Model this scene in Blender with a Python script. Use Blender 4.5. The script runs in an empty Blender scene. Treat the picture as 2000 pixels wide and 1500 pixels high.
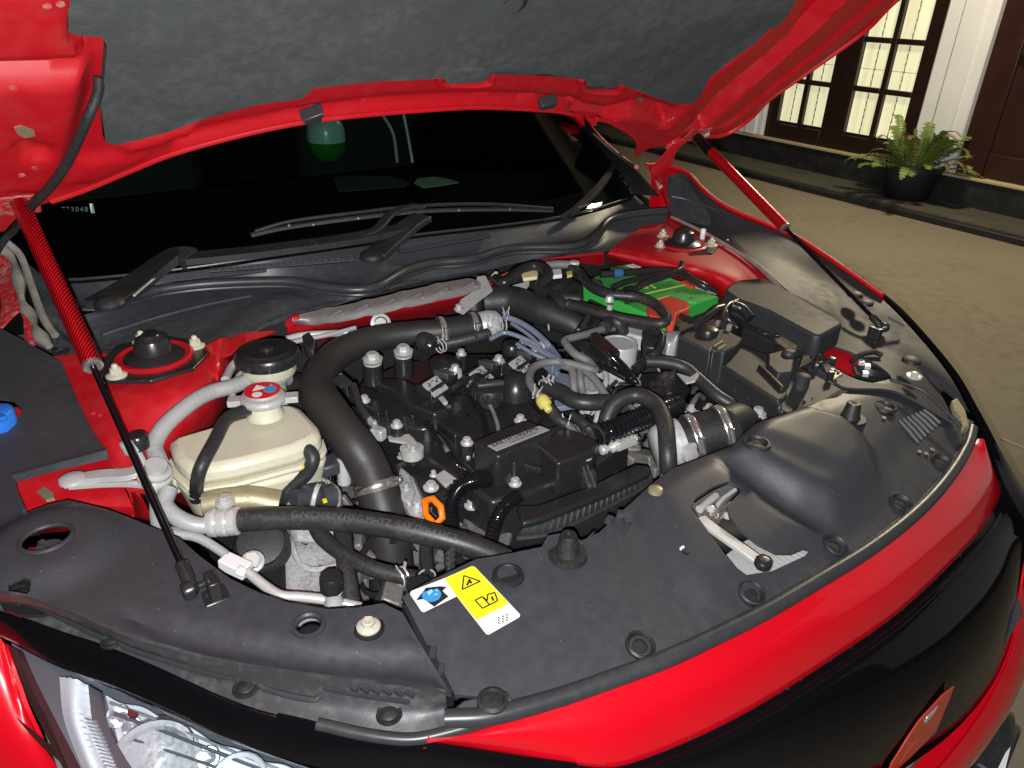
import bpy, bmesh, math, random
from mathutils import Vector, Matrix, noise
random.seed(7)
SC = bpy.context.scene
COL = SC.collection
# ------------------------------------------------------------------ camera
CAM = Vector((-0.69491482, -0.46954577, 1.40019376))
RX = Vector((0.82873788, -0.55903065, 0.02604335))     # image right
RY = Vector((-0.24355363, -0.40217352, -0.8825747))    # image down
RZ = Vector((0.50386025, 0.72508013, -0.46945037))     # viewing direction
FPX = 1441.05                                          # focal length in pixels of a 2000 wide picture
cd = bpy.data.cameras.new('camera'); cam = bpy.data.objects.new('camera', cd); COL.objects.link(cam)
cd.sensor_width = 36; cd.lens = 36 * FPX / 2000; cd.clip_start = 0.02; cd.clip_end = 300
m = Matrix((RX, -RY, -RZ)).transposed().to_4x4(); m.translation = CAM
cam.matrix_world = m; SC.camera = cam
# ------------------------------------------------------------------ world: night
w = bpy.data.worlds.new('World'); SC.world = w; w.use_nodes = True
nt = w.node_tree; bg = nt.nodes['Background']
sky = nt.nodes.new('ShaderNodeTexSky'); sky.sky_type = 'NISHITA'; sky.sun_disc = False
sky.sun_elevation = math.radians(-4); sky.sun_rotation = math.radians(200)
nt.links.new(sky.outputs[0], bg.inputs[0]); bg.inputs[1].default_value = 0.05
# ------------------------------------------------------------------ the lamps: the flash of the camera, the lamp of the porch
def lamp(name, kind, loc, power, col, radius=0.01, falloff=None):
    l = bpy.data.lights.new(name, kind); o = bpy.data.objects.new(name, l); COL.objects.link(o)
    o.location = loc; l.energy = power; l.color = col; l.shadow_soft_size = radius
    if falloff:
        l.use_nodes = True; t = l.node_tree; em = t.nodes['Emission']
        fo = t.nodes.new('ShaderNodeLightFalloff'); fo.inputs[0].default_value = 1.0
        t.links.new(fo.outputs[falloff], em.inputs['Strength'])
    return o
FLASH = lamp('flash', 'POINT', CAM + RY * 0.026 - RX * 0.006, 60, (0.97, 0.985, 1.0), 0.006, 'Linear')
PORCH = lamp('porch_lamp', 'AREA', (4.2, 1.9, 3.1), 112, (1.0, 0.85, 0.60)); PORCH.data.size = 0.5
PORCH.rotation_euler = (0, math.radians(22), 0)
SC.view_settings.view_transform = 'Standard'; SC.view_settings.look = 'None'
SC.view_settings.exposure = 0.15; SC.view_settings.gamma = 1
SC.cycles.max_bounces = 8; SC.cycles.transparent_max_bounces = 12
SC.cycles.caustics_reflective = False; SC.cycles.caustics_refractive = False

# ------------------------------------------------------------------ picture measurements -> points of the place
def ray(px, py): return RX * ((px - 1000) / FPX) + RY * ((py - 750) / FPX) + RZ
def U(px, py, z):
    v = ray(px, py); return CAM + v * ((z - CAM.z) / v.z)
def UX(px, py, x):
    v = ray(px, py); return CAM + v * ((x - CAM.x) / v.x)
def UY(px, py, y):
    v = ray(px, py); return CAM + v * ((y - CAM.y) / v.y)
HK = 0.9
HN = Vector((0, HK, 1)).normalized()      # normal of the open hood, outer side
HP = Vector((0, .796, 1.115))
def H(px, py, off=0.0):
    v = ray(px, py); t = ((HP + HN * off - CAM).dot(HN)) / v.dot(HN); return CAM + v * t
WN = Vector((0, -0.44, 0.9)).normalized()  # windscreen
WP = Vector((0, .86, .915))
def W(px, py, off=0.0):
    v = ray(px, py); t = ((WP + WN * off - CAM).dot(WN)) / v.dot(WN); return CAM + v * t
def pt(p): return p.copy() if isinstance(p, Vector) else U(*p)
def pts(l): return [pt(p) for p in l]
def spline(P, n=8, closed=False):
    P = pts(P); out = []; N = len(P)
    if N < 3: 
        return [P[0].lerp(P[-1], i / n) for i in range(n + 1)]
    segs = N if closed else N - 1
    for i in range(segs):
        if closed: a, b, c, d = P[i - 1], P[i], P[(i + 1) % N], P[(i + 2) % N]
        else:
            b, c = P[i], P[i + 1]
            a = P[i - 1] if i else b * 2 - c
            d = P[i + 2] if i + 2 < N else c * 2 - b
        for k in range(n):
            t = k / n
            out.append(0.5 * ((2 * b) + (c - a) * t + (2 * a - 5 * b + 4 * c - d) * t * t + (3 * b - a - 3 * c + d) * t ** 3))
    if not closed: out.append(P[-1])
    return out
def resample(P, n):
    L = [0]
    for a, b in zip(P, P[1:]): L.append(L[-1] + (b - a).length)
    out = []; j = 0
    for i in range(n):
        s = L[-1] * i / (n - 1)
        while j < len(P) - 2 and L[j + 1] < s: j += 1
        d = L[j + 1] - L[j]; t = 0 if d < 1e-9 else (s - L[j]) / d
        out.append(P[j].lerp(P[j + 1], min(max(t, 0), 1)))
    return out

# ------------------------------------------------------------------ materials
def mat(name, col, rough=.5, metal=0.0, coat=0.0, spec=.5, emit=None, estr=0, var=None, vscale=20, bump=0, bscale=60, dirt=None, dscale=6, damount=.5, specks=0):
    m = bpy.data.materials.new(name); m.use_nodes = True; t = m.node_tree; b = t.nodes['Principled BSDF']
    b.inputs['Base Color'].default_value = (*col, 1); b.inputs['Roughness'].default_value = rough
    b.inputs['Metallic'].default_value = metal; b.inputs['Coat Weight'].default_value = coat; b.inputs['Coat Roughness'].default_value = .04
    b.inputs['Specular IOR Level'].default_value = spec
    if emit: b.inputs['Emission Color'].default_value = (*emit, 1); b.inputs['Emission Strength'].default_value = estr
    tc = t.nodes.new('ShaderNodeTexCoord')
    last = None
    def noise_(scale, detail=6, dist=0):
        n = t.nodes.new('ShaderNodeTexNoise'); n.inputs['Scale'].default_value = scale; n.inputs['Detail'].default_value = detail
        n.inputs['Distortion'].default_value = dist
        t.links.new(tc.outputs['Object'], n.inputs['Vector']); return n
    if var:
        n = noise_(vscale); r = t.nodes.new('ShaderNodeValToRGB'); r.color_ramp.elements[0].position = .3; r.color_ramp.elements[1].position = .7
        r.color_ramp.elements[0].color = (*col, 1); r.color_ramp.elements[1].color = (*var, 1)
        t.links.new(n.outputs[0], r.inputs[0]); last = r.outputs[0]; t.links.new(last, b.inputs['Base Color'])
    if dirt:
        n = noise_(dscale, 8, .6); n2 = noise_(dscale * 14, 4)
        mul = t.nodes.new('ShaderNodeMath'); mul.operation = 'MULTIPLY'; t.links.new(n.outputs[0], mul.inputs[0]); t.links.new(n2.outputs[0], mul.inputs[1])
        mr = t.nodes.new('ShaderNodeMapRange'); mr.inputs[1].default_value = .22; mr.inputs[2].default_value = .42; mr.inputs[4].default_value = damount
        t.links.new(mul.outputs[0], mr.inputs[0])
        mx = t.nodes.new('ShaderNodeMix'); mx.data_type = 'RGBA'; mx.inputs[6].default_value = (*col, 1); mx.inputs[7].default_value = (*dirt, 1)
        if last: t.links.new(last, mx.inputs[6])
        t.links.new(mr.outputs[0], mx.inputs[0]); t.links.new(mx.outputs[2], b.inputs['Base Color'])
        ra = t.nodes.new('ShaderNodeMapRange'); ra.inputs[3].default_value = rough; ra.inputs[4].default_value = min(1, rough + .3)
        t.links.new(mr.outputs[0], ra.inputs[0]); t.links.new(ra.outputs[0], b.inputs['Roughness'])
        if coat:
            cw = t.nodes.new('ShaderNodeMapRange'); cw.inputs[3].default_value = coat; cw.inputs[4].default_value = 0.1
            t.links.new(mr.outputs[0], cw.inputs[0]); t.links.new(cw.outputs[0], b.inputs['Coat Weight'])
    if specks:   # scattered grains of dust and small scuffs
        vo = t.nodes.new('ShaderNodeTexVoronoi'); vo.inputs['Scale'].default_value = 130; vo.inputs['Randomness'].default_value = 1; t.links.new(tc.outputs['Object'], vo.inputs['Vector'])
        lt = t.nodes.new('ShaderNodeMath'); lt.operation = 'LESS_THAN'; lt.inputs[1].default_value = .10; t.links.new(vo.outputs['Distance'], lt.inputs[0])
        sp = t.nodes.new('ShaderNodeSeparateColor'); t.links.new(vo.outputs['Color'], sp.inputs[0]); gt = t.nodes.new('ShaderNodeMath'); gt.operation = 'GREATER_THAN'; gt.inputs[1].default_value = 1 - specks; t.links.new(sp.outputs[0], gt.inputs[0])
        mu = t.nodes.new('ShaderNodeMath'); mu.operation = 'MULTIPLY'; t.links.new(lt.outputs[0], mu.inputs[0]); t.links.new(gt.outputs[0], mu.inputs[1])
        mx2 = t.nodes.new('ShaderNodeMix'); mx2.data_type = 'RGBA'; mx2.inputs[6].default_value = (*col, 1); mx2.inputs[7].default_value = (.13, .125, .115, 1)
        src = b.inputs['Base Color'].links[0].from_socket if b.inputs['Base Color'].is_linked else None
        if src: t.links.new(src, mx2.inputs[6])
        t.links.new(mu.outputs[0], mx2.inputs[0]); t.links.new(mx2.outputs[2], b.inputs['Base Color'])
    if bump:
        n = noise_(bscale, 5); bp = t.nodes.new('ShaderNodeBump'); bp.inputs['Strength'].default_value = bump; bp.inputs['Distance'].default_value = .002
        t.links.new(n.outputs[0], bp.inputs['Height']); t.links.new(bp.outputs[0], b.inputs['Normal'])
    return m
M = {}
M['red'] = mat('red_paint', (.62, .003, .012), .3, coat=1)
M['redin'] = mat('red_body_metal', (.50, .005, .012), .48, coat=.15, var=(.45, .004, .010), vscale=4, dirt=(.50, .05, .05), dscale=3, damount=.25, bump=.03, bscale=300)
M['reddust'] = mat('dusty_red_body_metal', (.50, .02, .025), .55, coat=.15, dirt=(.42, .30, .25), dscale=9, damount=.95, bump=.1, bscale=200)
M['sealer'] = mat('dusty_seam_sealer', (.30, .28, .24), .8, var=(.16, .15, .13), vscale=30, bump=.4, bscale=120)
M['pl'] = mat('satin_black_plastic', (.035, .038, .044), .43, var=(.038, .041, .047), vscale=4, dirt=(.058, .060, .063), dscale=5, damount=.35, bump=.10, bscale=800, specks=.10)
M['plw'] = mat('warm_black_plastic', (.024, .025, .027), .54, var=(.028, .029, .030), vscale=5, dirt=(.042, .042, .042), dscale=4, damount=.25, bump=.10, bscale=800, specks=.10)
M['rim'] = mat('dusty_rim_plastic', (.045, .047, .050), .40, dirt=(.12, .12, .115), dscale=7, damount=.6, bump=.08, bscale=600, specks=.1)
M['cowl'] = mat('grey_cowl_plastic', (.038, .041, .048), .44, var=(.045, .048, .055), vscale=4, dirt=(.10, .10, .10), dscale=6, damount=.3, bump=.08, bscale=1100)
M['blk'] = mat('black_engine_plastic', (.019, .019, .020), .27, dirt=(.030, .030, .030), dscale=5, damount=.35, bump=.06, bscale=500, specks=.12)
M['blkm'] = mat('matte_black_rubber', (.017, .017, .018), .5, dirt=(.035, .034, .032), dscale=16, damount=.6, bump=.1, bscale=400)
M['hose'] = mat('black_hose_rubber', (.022, .022, .023), .42, dirt=(.05, .05, .048), dscale=18, damount=.6, bump=.12, bscale=500)
M['dkhose'] = mat('brownish_black_pipe', (.022, .020, .019), .50, var=(.030, .027, .025), vscale=10, bump=.15, bscale=260, specks=.08)
M['ghose'] = mat('grey_hose_rubber', (.15, .15, .145), .55, dirt=(.09, .09, .088), dscale=18, damount=.7, bump=.1, bscale=400)
M['gloss'] = mat('gloss_black_lacquer', (.004, .004, .005), .05, spec=.35)
M['rub'] = mat('weatherstrip_rubber', (.034, .036, .039), .36, dirt=(.065, .065, .064), dscale=5, damount=.3)
M['pad'] = mat('hood_felt', (.058, .063, .064), .92, spec=.2, var=(.078, .082, .083), vscale=1.6, dirt=(.17, .165, .145), dscale=4.5, damount=.30, bump=.45, bscale=330)
M['alu'] = mat('cast_aluminium', (.58, .58, .58), .36, metal=.25, dirt=(.20, .19, .17), dscale=14, damount=.7, bump=.3, bscale=150)
M['alud'] = mat('dark_cast_aluminium', (.22, .205, .19), .45, metal=.3, dirt=(.09, .08, .07), dscale=14, damount=.7, bump=.3, bscale=150)
M['zinc'] = mat('bright_zinc', (.70, .70, .67), .26, metal=.40, dirt=(.4, .38, .33), dscale=30, damount=.5)
M['steel'] = mat('stainless_steel', (.6, .57, .54), .25, metal=.85, dirt=(.35, .28, .22), dscale=20, damount=.5)
M['insul'] = mat('silver_pipe_lagging', (.38, .385, .38), .45, metal=.12, dirt=(.25, .25, .25), dscale=20, damount=.6, bump=.3, bscale=120)
M['blue'] = mat('blue_tinted_metal', (.26, .30, .40), .36, metal=.3, dirt=(.12, .12, .14), dscale=16, damount=.5)
M['olive'] = mat('olive_zinc_and_porch_sheen', (.42, .37, .22), .4, metal=.5, dirt=(.25, .2, .12), dscale=16, damount=.7)  # zinc brackets, and the sheen painted on the relay covers
M['shield'] = mat('aluminium_heat_shield', (.34, .32, .32), .48, metal=.5, dirt=(.20, .17, .17), dscale=10, damount=.6, bump=.2, bscale=200)
M['tank'] = mat('cream_tank_plastic', (.62, .59, .45), .36, dirt=(.44, .38, .26), dscale=6, damount=.30)
M['tank'].node_tree.nodes['Principled BSDF'].inputs['Subsurface Weight'].default_value = .25
M['tank'].node_tree.nodes['Principled BSDF'].inputs['Subsurface Radius'].default_value = (.01, .008, .004)
M['tank'].node_tree.nodes['Principled BSDF'].inputs['Subsurface Scale'].default_value = 1
M['ivory'] = mat('ivory_plastic', (.55, .53, .42), .4, dirt=(.35, .33, .26), dscale=20, damount=.5)
M['clabel'] = mat('grey_code_label', (.42, .42, .42), .5, var=(.30, .30, .30), vscale=200)
M['white'] = mat('white_print', (.78, .78, .76), .5)
M['cream'] = mat('cream_clip_plastic', (.72, .64, .38), .4)
M['yel'] = mat('yellow_print', (.80, .66, .01), .5)
M['yelp'] = mat('yellow_plastic', (.62, .54, .14), .4)
M['ink'] = mat('black_print', (.012, .012, .014), .5)
M['cyan'] = mat('blue_print', (.05, .30, .62), .5)
M['dblue'] = mat('blue_cap_plastic', (.02, .16, .62), .35)
M['orange'] = mat('orange_plastic', (.85, .20, .01), .4)
M['green'] = mat('green_battery_plastic', (.04, .38, .06), .5, dirt=(.05, .30, .06), dscale=12, damount=.5)
M['redp'] = mat('red_cover_plastic', (.60, .065, .035), .35, dirt=(.45, .06, .04), dscale=12, damount=.5)
M['capred'] = mat('red_cap_print', (.66, .02, .03), .3, coat=.5)
M['chrome'] = mat('chrome_reflector', (.90, .91, .93), .16, metal=.75)
M['chromer'] = mat('rough_reflector', (.95, .96, .98), .30, metal=.12)
M['emblem'] = mat('red_emblem', (.46, .045, .018), .25, coat=.6)
M['silver'] = mat('plate_silver', (.42, .42, .44), .4, metal=.3)
M['greyp'] = mat('light_grey_print', (.07, .07, .07), .6)
M['dash'] = mat('dashboard_plastic', (.004, .005, .005), .8, spec=.1)
M['cond'] = mat('glossy_black_conduit', (.008, .008, .010), .14)
M['cloth'] = mat('dark_seat_cloth', (.006, .008, .009), .8)
M['paper'] = mat('pale_paper', (.35, .42, .38), .6)
M['ornw'] = mat('silver_ornament', (.30, .48, .44), .3, coat=.5)
M['orng'] = mat('green_ornament', (.02, .14, .02), .2, coat=.8)
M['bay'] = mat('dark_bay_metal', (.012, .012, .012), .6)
M['plate'] = mat('galvanised_plate', (.52, .52, .50), .36, metal=.20, dirt=(.33, .32, .30), dscale=20, damount=.6)
# twill wrapped red tube of the gas struts
def carbon():
    m = mat('red_twill_tube', (.5, .004, .008), .36, metal=.55, coat=.35)
    t = m.node_tree; b = t.nodes['Principled BSDF']
    uv = t.nodes.new('ShaderNodeUVMap'); mp = t.nodes.new('ShaderNodeMapping'); mp.inputs['Rotation'].default_value = (0, 0, math.radians(38))
    wv = t.nodes.new('ShaderNodeTexWave'); wv.inputs['Scale'].default_value = 1.7; wv.inputs['Distortion'].default_value = .4
    t.links.new(uv.outputs[0], mp.inputs[0]); t.links.new(mp.outputs[0], wv.inputs[0])
    r = t.nodes.new('ShaderNodeValToRGB'); r.color_ramp.elements[0].color = (.10, .001, .003, 1); r.color_ramp.elements[1].color = (.85, .012, .024, 1)
    r.color_ramp.elements[0].position = .25; r.color_ramp.elements[1].position = .8
    t.links.new(wv.outputs[0], r.inputs[0]); t.links.new(r.outputs[0], b.inputs['Base Color'])
    bp = t.nodes.new('ShaderNodeBump'); bp.inputs['Strength'].default_value = .15; bp.inputs['Distance'].default_value = .0005
    t.links.new(wv.outputs[0], bp.inputs['Height']); t.links.new(bp.outputs[0], b.inputs['Normal'])
    return m
M['carbon'] = carbon()
def glass(name, tint, fres=1.5, rough=0.0):
    m = bpy.data.materials.new(name); m.use_nodes = True; t = m.node_tree
    for n in list(t.nodes):
        if n.type == 'BSDF_PRINCIPLED': t.nodes.remove(n)
    out = t.nodes['Material Output']
    tr = t.nodes.new('ShaderNodeBsdfTransparent'); tr.inputs[0].default_value = (*tint, 1)
    gl = t.nodes.new('ShaderNodeBsdfGlossy'); gl.inputs['Roughness'].default_value = rough
    fr = t.nodes.new('ShaderNodeFresnel'); ge = t.nodes.new('ShaderNodeNewGeometry'); mr = t.nodes.new('ShaderNodeMapRange')
    mr.inputs[3].default_value = fres; mr.inputs[4].default_value = 1 / fres; t.links.new(ge.outputs['Backfacing'], mr.inputs[0]); t.links.new(mr.outputs[0], fr.inputs[0])
    mx = t.nodes.new('ShaderNodeMixShader'); t.links.new(fr.outputs[0], mx.inputs[0]); t.links.new(tr.outputs[0], mx.inputs[1]); t.links.new(gl.outputs[0], mx.inputs[2])
    t.links.new(mx.outputs[0], out.inputs[0]); return m
M['glass'] = glass('tinted_windscreen_glass', (.60, .68, .65), 1.36)
M['lens'] = glass('clear_lens', (.93, .95, .97), 1.45)

# ------------------------------------------------------------------ mesh builder
def frame_of(d):
    d = d.normalized(); a = Vector((0, 0, 1)) if abs(d.z) < .95 else Vector((1, 0, 0))
    x = a.cross(d).normalized(); y = d.cross(x).normalized(); return x, y, d
class MB:
    def __init__(s): s.v = []; s.f = []; s.uv = None
    def add(s, V, F):
        o = len(s.v); s.v += [Vector(v) for v in V]; s.f += [[i + o for i in f] for f in F]; return s
    def tube(s, P, r, seg=14, n=8, smooth=True, cap=True, flat=None, closed=False):
        """a tube of radius r (number or function of 0..1) along P"""
        Q = spline(P, n, closed) if smooth else pts(P)
        if closed: Q = Q + [Q[0]]
        N = len(Q); V = []; F = []
        d0 = (Q[1] - Q[0]).normalized(); x, y, _ = frame_of(d0)
        for i, q in enumerate(Q):
            d = (Q[min(i + 1, N - 1)] - Q[max(i - 1, 0)])
            if d.length < 1e-9: d = d0
            d.normalize(); x = (x - d * x.dot(d)).normalized(); y = d.cross(x)
            rr = r(i / (N - 1)) if callable(r) else r
            for k in range(seg):
                a = 2 * math.pi * k / seg
                if flat: V.append(q + x * (math.cos(a) * rr) + y * (math.sin(a) * rr * flat))
                else: V.append(q + x * (math.cos(a) * rr) + y * (math.sin(a) * rr))
        for i in range(N - 1):
            for k in range(seg):
                a = i * seg + k; b = i * seg + (k + 1) % seg
                F.append((a, b, b + seg, a + seg))
        if cap and not closed: F.append(tuple(range(seg - 1, -1, -1))); F.append(tuple(range((N - 1) * seg, N * seg)))
        return s.add(V, F)
    def ribbed(s, P, r, pitch=.006, depth=.14, seg=14):
        """corrugated tube"""
        Q = spline(P, 10); L = sum((b - a).length for a, b in zip(Q, Q[1:])); k = max(6, int(L / pitch))
        Q = resample(Q, k * 4 + 1)
        prof = [1, 1, 1 - depth, 1 - depth]
        N = len(Q); idx = {}
        return s.tube(Q, lambda t: r * prof[int(round(t * (N - 1))) % 4], seg, smooth=False)
    def lathe(s, c, axis, prof, seg=24, cap=True):
        c = pt(c); x, y, d = frame_of(axis); V = []; F = []; N = len(prof)
        for (r, h) in prof:
            for k in range(seg):
                a = 2 * math.pi * k / seg; V.append(c + d * h + x * (math.cos(a) * r) + y * (math.sin(a) * r))
        for i in range(N - 1):
            for k in range(seg):
                a = i * seg + k; b = i * seg + (k + 1) % seg; F.append((a, b, b + seg, a + seg))
        if cap: F.append(tuple(range(seg - 1, -1, -1))); F.append(tuple(range((N - 1) * seg, N * seg)))
        return s.add(V, F)
    def prism(s, P, depth, taper=1.0, up=Vector((0, 0, -1))):
        """polygon P pushed along up by depth"""
        P = pts(P); n = len(P); c = sum(P, Vector()) / n
        Q = [c + (p - c) * taper + up * depth for p in P]
        nrm = Vector()
        for i in range(n): nrm += (P[i] - c).cross(P[(i + 1) % n] - c)
        F = [tuple(range(n)), tuple(range(2 * n - 1, n - 1, -1))] + [(i, i + n, (i + 1) % n + n, (i + 1) % n) for i in range(n)]
        if nrm.dot(up) > 0: F = [tuple(reversed(f)) for f in F]
        return s.add(P + Q, F)
    def box(s, c, sx, sy, sz, rz=0, R=None):
        c = pt(c); R = R or Matrix.Rotation(rz, 3, 'Z'); V = []
        for i in (-1, 1):
            for j in (-1, 1):
                for k in (-1, 1): V.append(c + R @ Vector((i * sx / 2, j * sy / 2, k * sz / 2)))
        return s.add(V, [(0, 1, 3, 2), (4, 6, 7, 5), (0, 4, 5, 1), (2, 3, 7, 6), (0, 2, 6, 4), (1, 5, 7, 3)])
    def bar(s, a, b, w, h, up=Vector((0, 0, 1))):
        a = pt(a); b = pt(b); d = (b - a).normalized(); x = d.cross(up).normalized(); y = x.cross(d); V = []
        for p in (a, b):
            for i, j in ((-1, -1), (1, -1), (1, 1), (-1, 1)): V.append(p + x * (i * w / 2) + y * (j * h / 2))
        return s.add(V, [(3, 2, 1, 0), (4, 5, 6, 7), (0, 1, 5, 4), (1, 2, 6, 5), (2, 3, 7, 6), (3, 0, 4, 7)])
    def strip(s, P, w, th, up=Vector((0, 0, 1)), n=6, smooth=True):
        """flat band of width w (across) and thickness th along P"""
        Q = spline(P, n) if smooth else pts(P); V = []; F = []; N = len(Q)
        for i, q in enumerate(Q):
            d = (Q[min(i + 1, N - 1)] - Q[max(i - 1, 0)]).normalized(); x = d.cross(up).normalized(); y = x.cross(d)
            for a, b in ((-1, -1), (1, -1), (1, 1), (-1, 1)): V.append(q + x * (a * w / 2) + y * (b * th / 2))
        for i in range(N - 1):
            for k in range(4): F.append((i * 4 + k, i * 4 + (k + 1) % 4, i * 4 + 4 + (k + 1) % 4, i * 4 + 4 + k))
        F.append((3, 2, 1, 0)); F.append(tuple(range(4 * N - 4, 4 * N)))
        return s.add(V, F)
    def sheet(s, rows, nu=40, nv=4, th=.003, fn=None, down=None, smooth=True):
        """a surface through rows of points, with thickness"""
        R = [resample(spline(r, 10) if smooth and len(r) > 2 else pts(r), nu) for r in rows]
        cols = [spline([r[i] for r in R], nv) if len(R) > 2 else [R[0][i].lerp(R[1][i], k / nv) for k in range(nv + 1)] for i in range(nu)]
        m_ = len(cols[0]); V = [cols[i][j] for i in range(nu) for j in range(m_)]
        if fn: V = [v + fn(v) for v in V]
        nr = []
        for i in range(nu):
            for j in range(m_):
                a = V[min(i + 1, nu - 1) * m_ + j] - V[max(i - 1, 0) * m_ + j]; b = V[i * m_ + min(j + 1, m_ - 1)] - V[i * m_ + max(j - 1, 0)]
                n_ = a.cross(b)
                nr.append(n_.normalized() if n_.length > 1e-12 else Vector((0, 0, 1)))
        c = sum(V, Vector()) / len(V); av = sum(nr, Vector())
        flip = av.dot(CAM - c) < 0
        if down is not None: flip = av.dot(down) > 0
        if flip: nr = [-n_ for n_ in nr]
        n0 = len(V); V2 = V + [v - n_ * th for v, n_ in zip(V, nr)]
        F = []
        for i in range(nu - 1):
            for j in range(m_ - 1):
                a = i * m_ + j; q = (a, a + m_, a + m_ + 1, a + 1)
                F.append(q if not flip else tuple(reversed(q)))
                q2 = tuple(x + n0 for x in q); F.append(q2 if flip else tuple(reversed(q2)))
        loop = [j for j in range(m_)] + [i * m_ + m_ - 1 for i in range(1, nu)] + [(nu - 1) * m_ + j for j in range(m_ - 2, -1, -1)] + [i * m_ for i in range(nu - 2, 0, -1)]
        for a, b in zip(loop, loop[1:] + loop[:1]):
            q = (a, b, b + n0, a + n0); F.append(q if not flip else tuple(reversed(q)))
        return s.add(V2, F)
    def build(s, name, m, parent=None, label=None, bevel=0, angle=40, smooth=True, kind=None, cut=None):
        me = bpy.data.meshes.new(name); me.from_pydata([tuple(v) for v in s.v], [], s.f)
        me.materials.append(M[m] if isinstance(m, str) else m)
        bm = bmesh.new(); bm.from_mesh(me); bmesh.ops.recalc_face_normals(bm, faces=bm.faces); bm.to_mesh(me); bm.free()
        o = bpy.data.objects.new(name, me); COL.objects.link(o)
        if cut:
            cme = bpy.data.meshes.new('c'); cme.from_pydata([tuple(v) for v in cut.v], [], cut.f)
            bm = bmesh.new(); bm.from_mesh(cme); bmesh.ops.recalc_face_normals(bm, faces=bm.faces); bm.to_mesh(cme); bm.free()
            co = bpy.data.objects.new('c', cme); COL.objects.link(co)
            md = o.modifiers.new('b', 'BOOLEAN'); md.object = co; md.solver = 'EXACT'; md.operation = 'DIFFERENCE'
            dg = bpy.context.evaluated_depsgraph_get(); dg.update()
            nm = bpy.data.meshes.new_from_object(o.evaluated_get(dg)); o.modifiers.clear(); o.data = nm; me = nm; me.name = name
            bpy.data.objects.remove(co); bpy.data.meshes.remove(cme)
        if smooth:
            for p in me.polygons: p.use_smooth = True
            me.set_sharp_from_angle(angle=math.radians(angle))
        if bevel:
            md = o.modifiers.new('bevel', 'BEVEL'); md.width = bevel; md.segments = 2; md.limit_method = 'ANGLE'; md.angle_limit = math.radians(35); md.use_clamp_overlap = True
        if parent: o.parent = parent
        if label: o['label'] = label
        if kind: o['kind'] = kind
        return o
def thing(name, label, cat, loc=(0, 0, 0), group=None):
    o = bpy.data.objects.new(name, None); COL.objects.link(o); o.location = loc; o.empty_display_size = .05
    o['label'] = label; o['category'] = cat
    if group: o['group'] = group
    bpy.context.view_layer.update()
    return o
def copy_at(o, loc, parent):
    c = o.copy(); COL.objects.link(c); c.location = loc; c.parent = parent; return c
def text_mesh(s, size=1.0, extrude=0.0, spacing=1.0):
    cu = bpy.data.curves.new('t', 'FONT'); cu.body = s; cu.size = size; cu.extrude = extrude; cu.align_x = 'CENTER'; cu.align_y = 'CENTER'; cu.space_character = spacing; cu.resolution_u = 3
    o = bpy.data.objects.new('t', cu); COL.objects.link(o); dg = bpy.context.evaluated_depsgraph_get(); dg.update()
    me = bpy.data.meshes.new_from_object(o.evaluated_get(dg)); bpy.data.objects.remove(o); bpy.data.curves.remove(cu); return me
def put_text(name, s, size, centre, xd, yd, m, parent, sx=1.0, lift=.0006, extrude=.0002, spacing=1.0, label=None):
    me = text_mesh(s, size, extrude, spacing); xd = xd.normalized(); n = xd.cross(yd).normalized(); yd = n.cross(xd).normalized()
    for v in me.vertices:
        v.co = centre + xd * (v.co.x * sx) + yd * v.co.y + n * (v.co.z + lift)
    me.materials.append(M[m]); o = bpy.data.objects.new(name, me); COL.objects.link(o); o.parent = parent
    me.name = name
    if label: o['label'] = label
    return o
def hose_text(name, s, size, P, r, side, m, parent, t0=.5, sx=1.0, lift=.0004):
    """letters wrapped round a hose: side = direction in which the print faces"""
    me = text_mesh(s, size); bm = bmesh.new(); bm.from_mesh(me); bmesh.ops.triangulate(bm, faces=bm.faces)
    bmesh.ops.subdivide_edges(bm, edges=[e for e in bm.edges if e.calc_length() > r * .25], cuts=3); bmesh.ops.triangulate(bm, faces=bm.faces); bm.to_mesh(me); bm.free(); Q = spline(P, 24); Q = resample(Q, 200)
    L = sum((b - a).length for a, b in zip(Q, Q[1:]))
    for v in me.vertices:
        t = t0 + v.co.x * sx / L; k = min(max(t, 0), 1) * 198; i = int(k); q = Q[i].lerp(Q[i + 1], k - i); d = (Q[i + 1] - Q[i]).normalized()
        up = (side - d * side.dot(d)).normalized(); x = up.cross(d).normalized(); a = v.co.y / r
        v.co = q + (up * math.cos(a) + x * math.sin(a)) * (r + lift)
    me.materials.append(M[m]); me.name = name; o = bpy.data.objects.new(name, me); COL.objects.link(o); o.parent = parent; return o
UP = Vector((0, 0, 1))
def poly_h(x, y, poly, soft):
    """0..1 smooth height inside polygon [(x,y)]"""
    ins = False; dmin = 9
    n = len(poly)
    for i in range(n):
        x1, y1 = poly[i]; x2, y2 = poly[(i + 1) % n]
        if (y1 > y) != (y2 > y) and x < (x2 - x1) * (y - y1) / (y2 - y1) + x1: ins = not ins
        dx, dy = x2 - x1, y2 - y1; t = max(0, min(1, ((x - x1) * dx + (y - y1) * dy) / (dx * dx + dy * dy + 1e-12)))
        dmin = min(dmin, math.hypot(x - x1 - t * dx, y - y1 - t * dy))
    d = dmin if ins else -dmin
    t = max(0, min(1, (d + soft) / (2 * soft))); return t * t * (3 - 2 * t)
def pxy(l, z): return [(U(a, b, z).x, U(a, b, z).y) for a, b in l]
from mathutils.geometry import delaunay_2d_cdt
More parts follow.
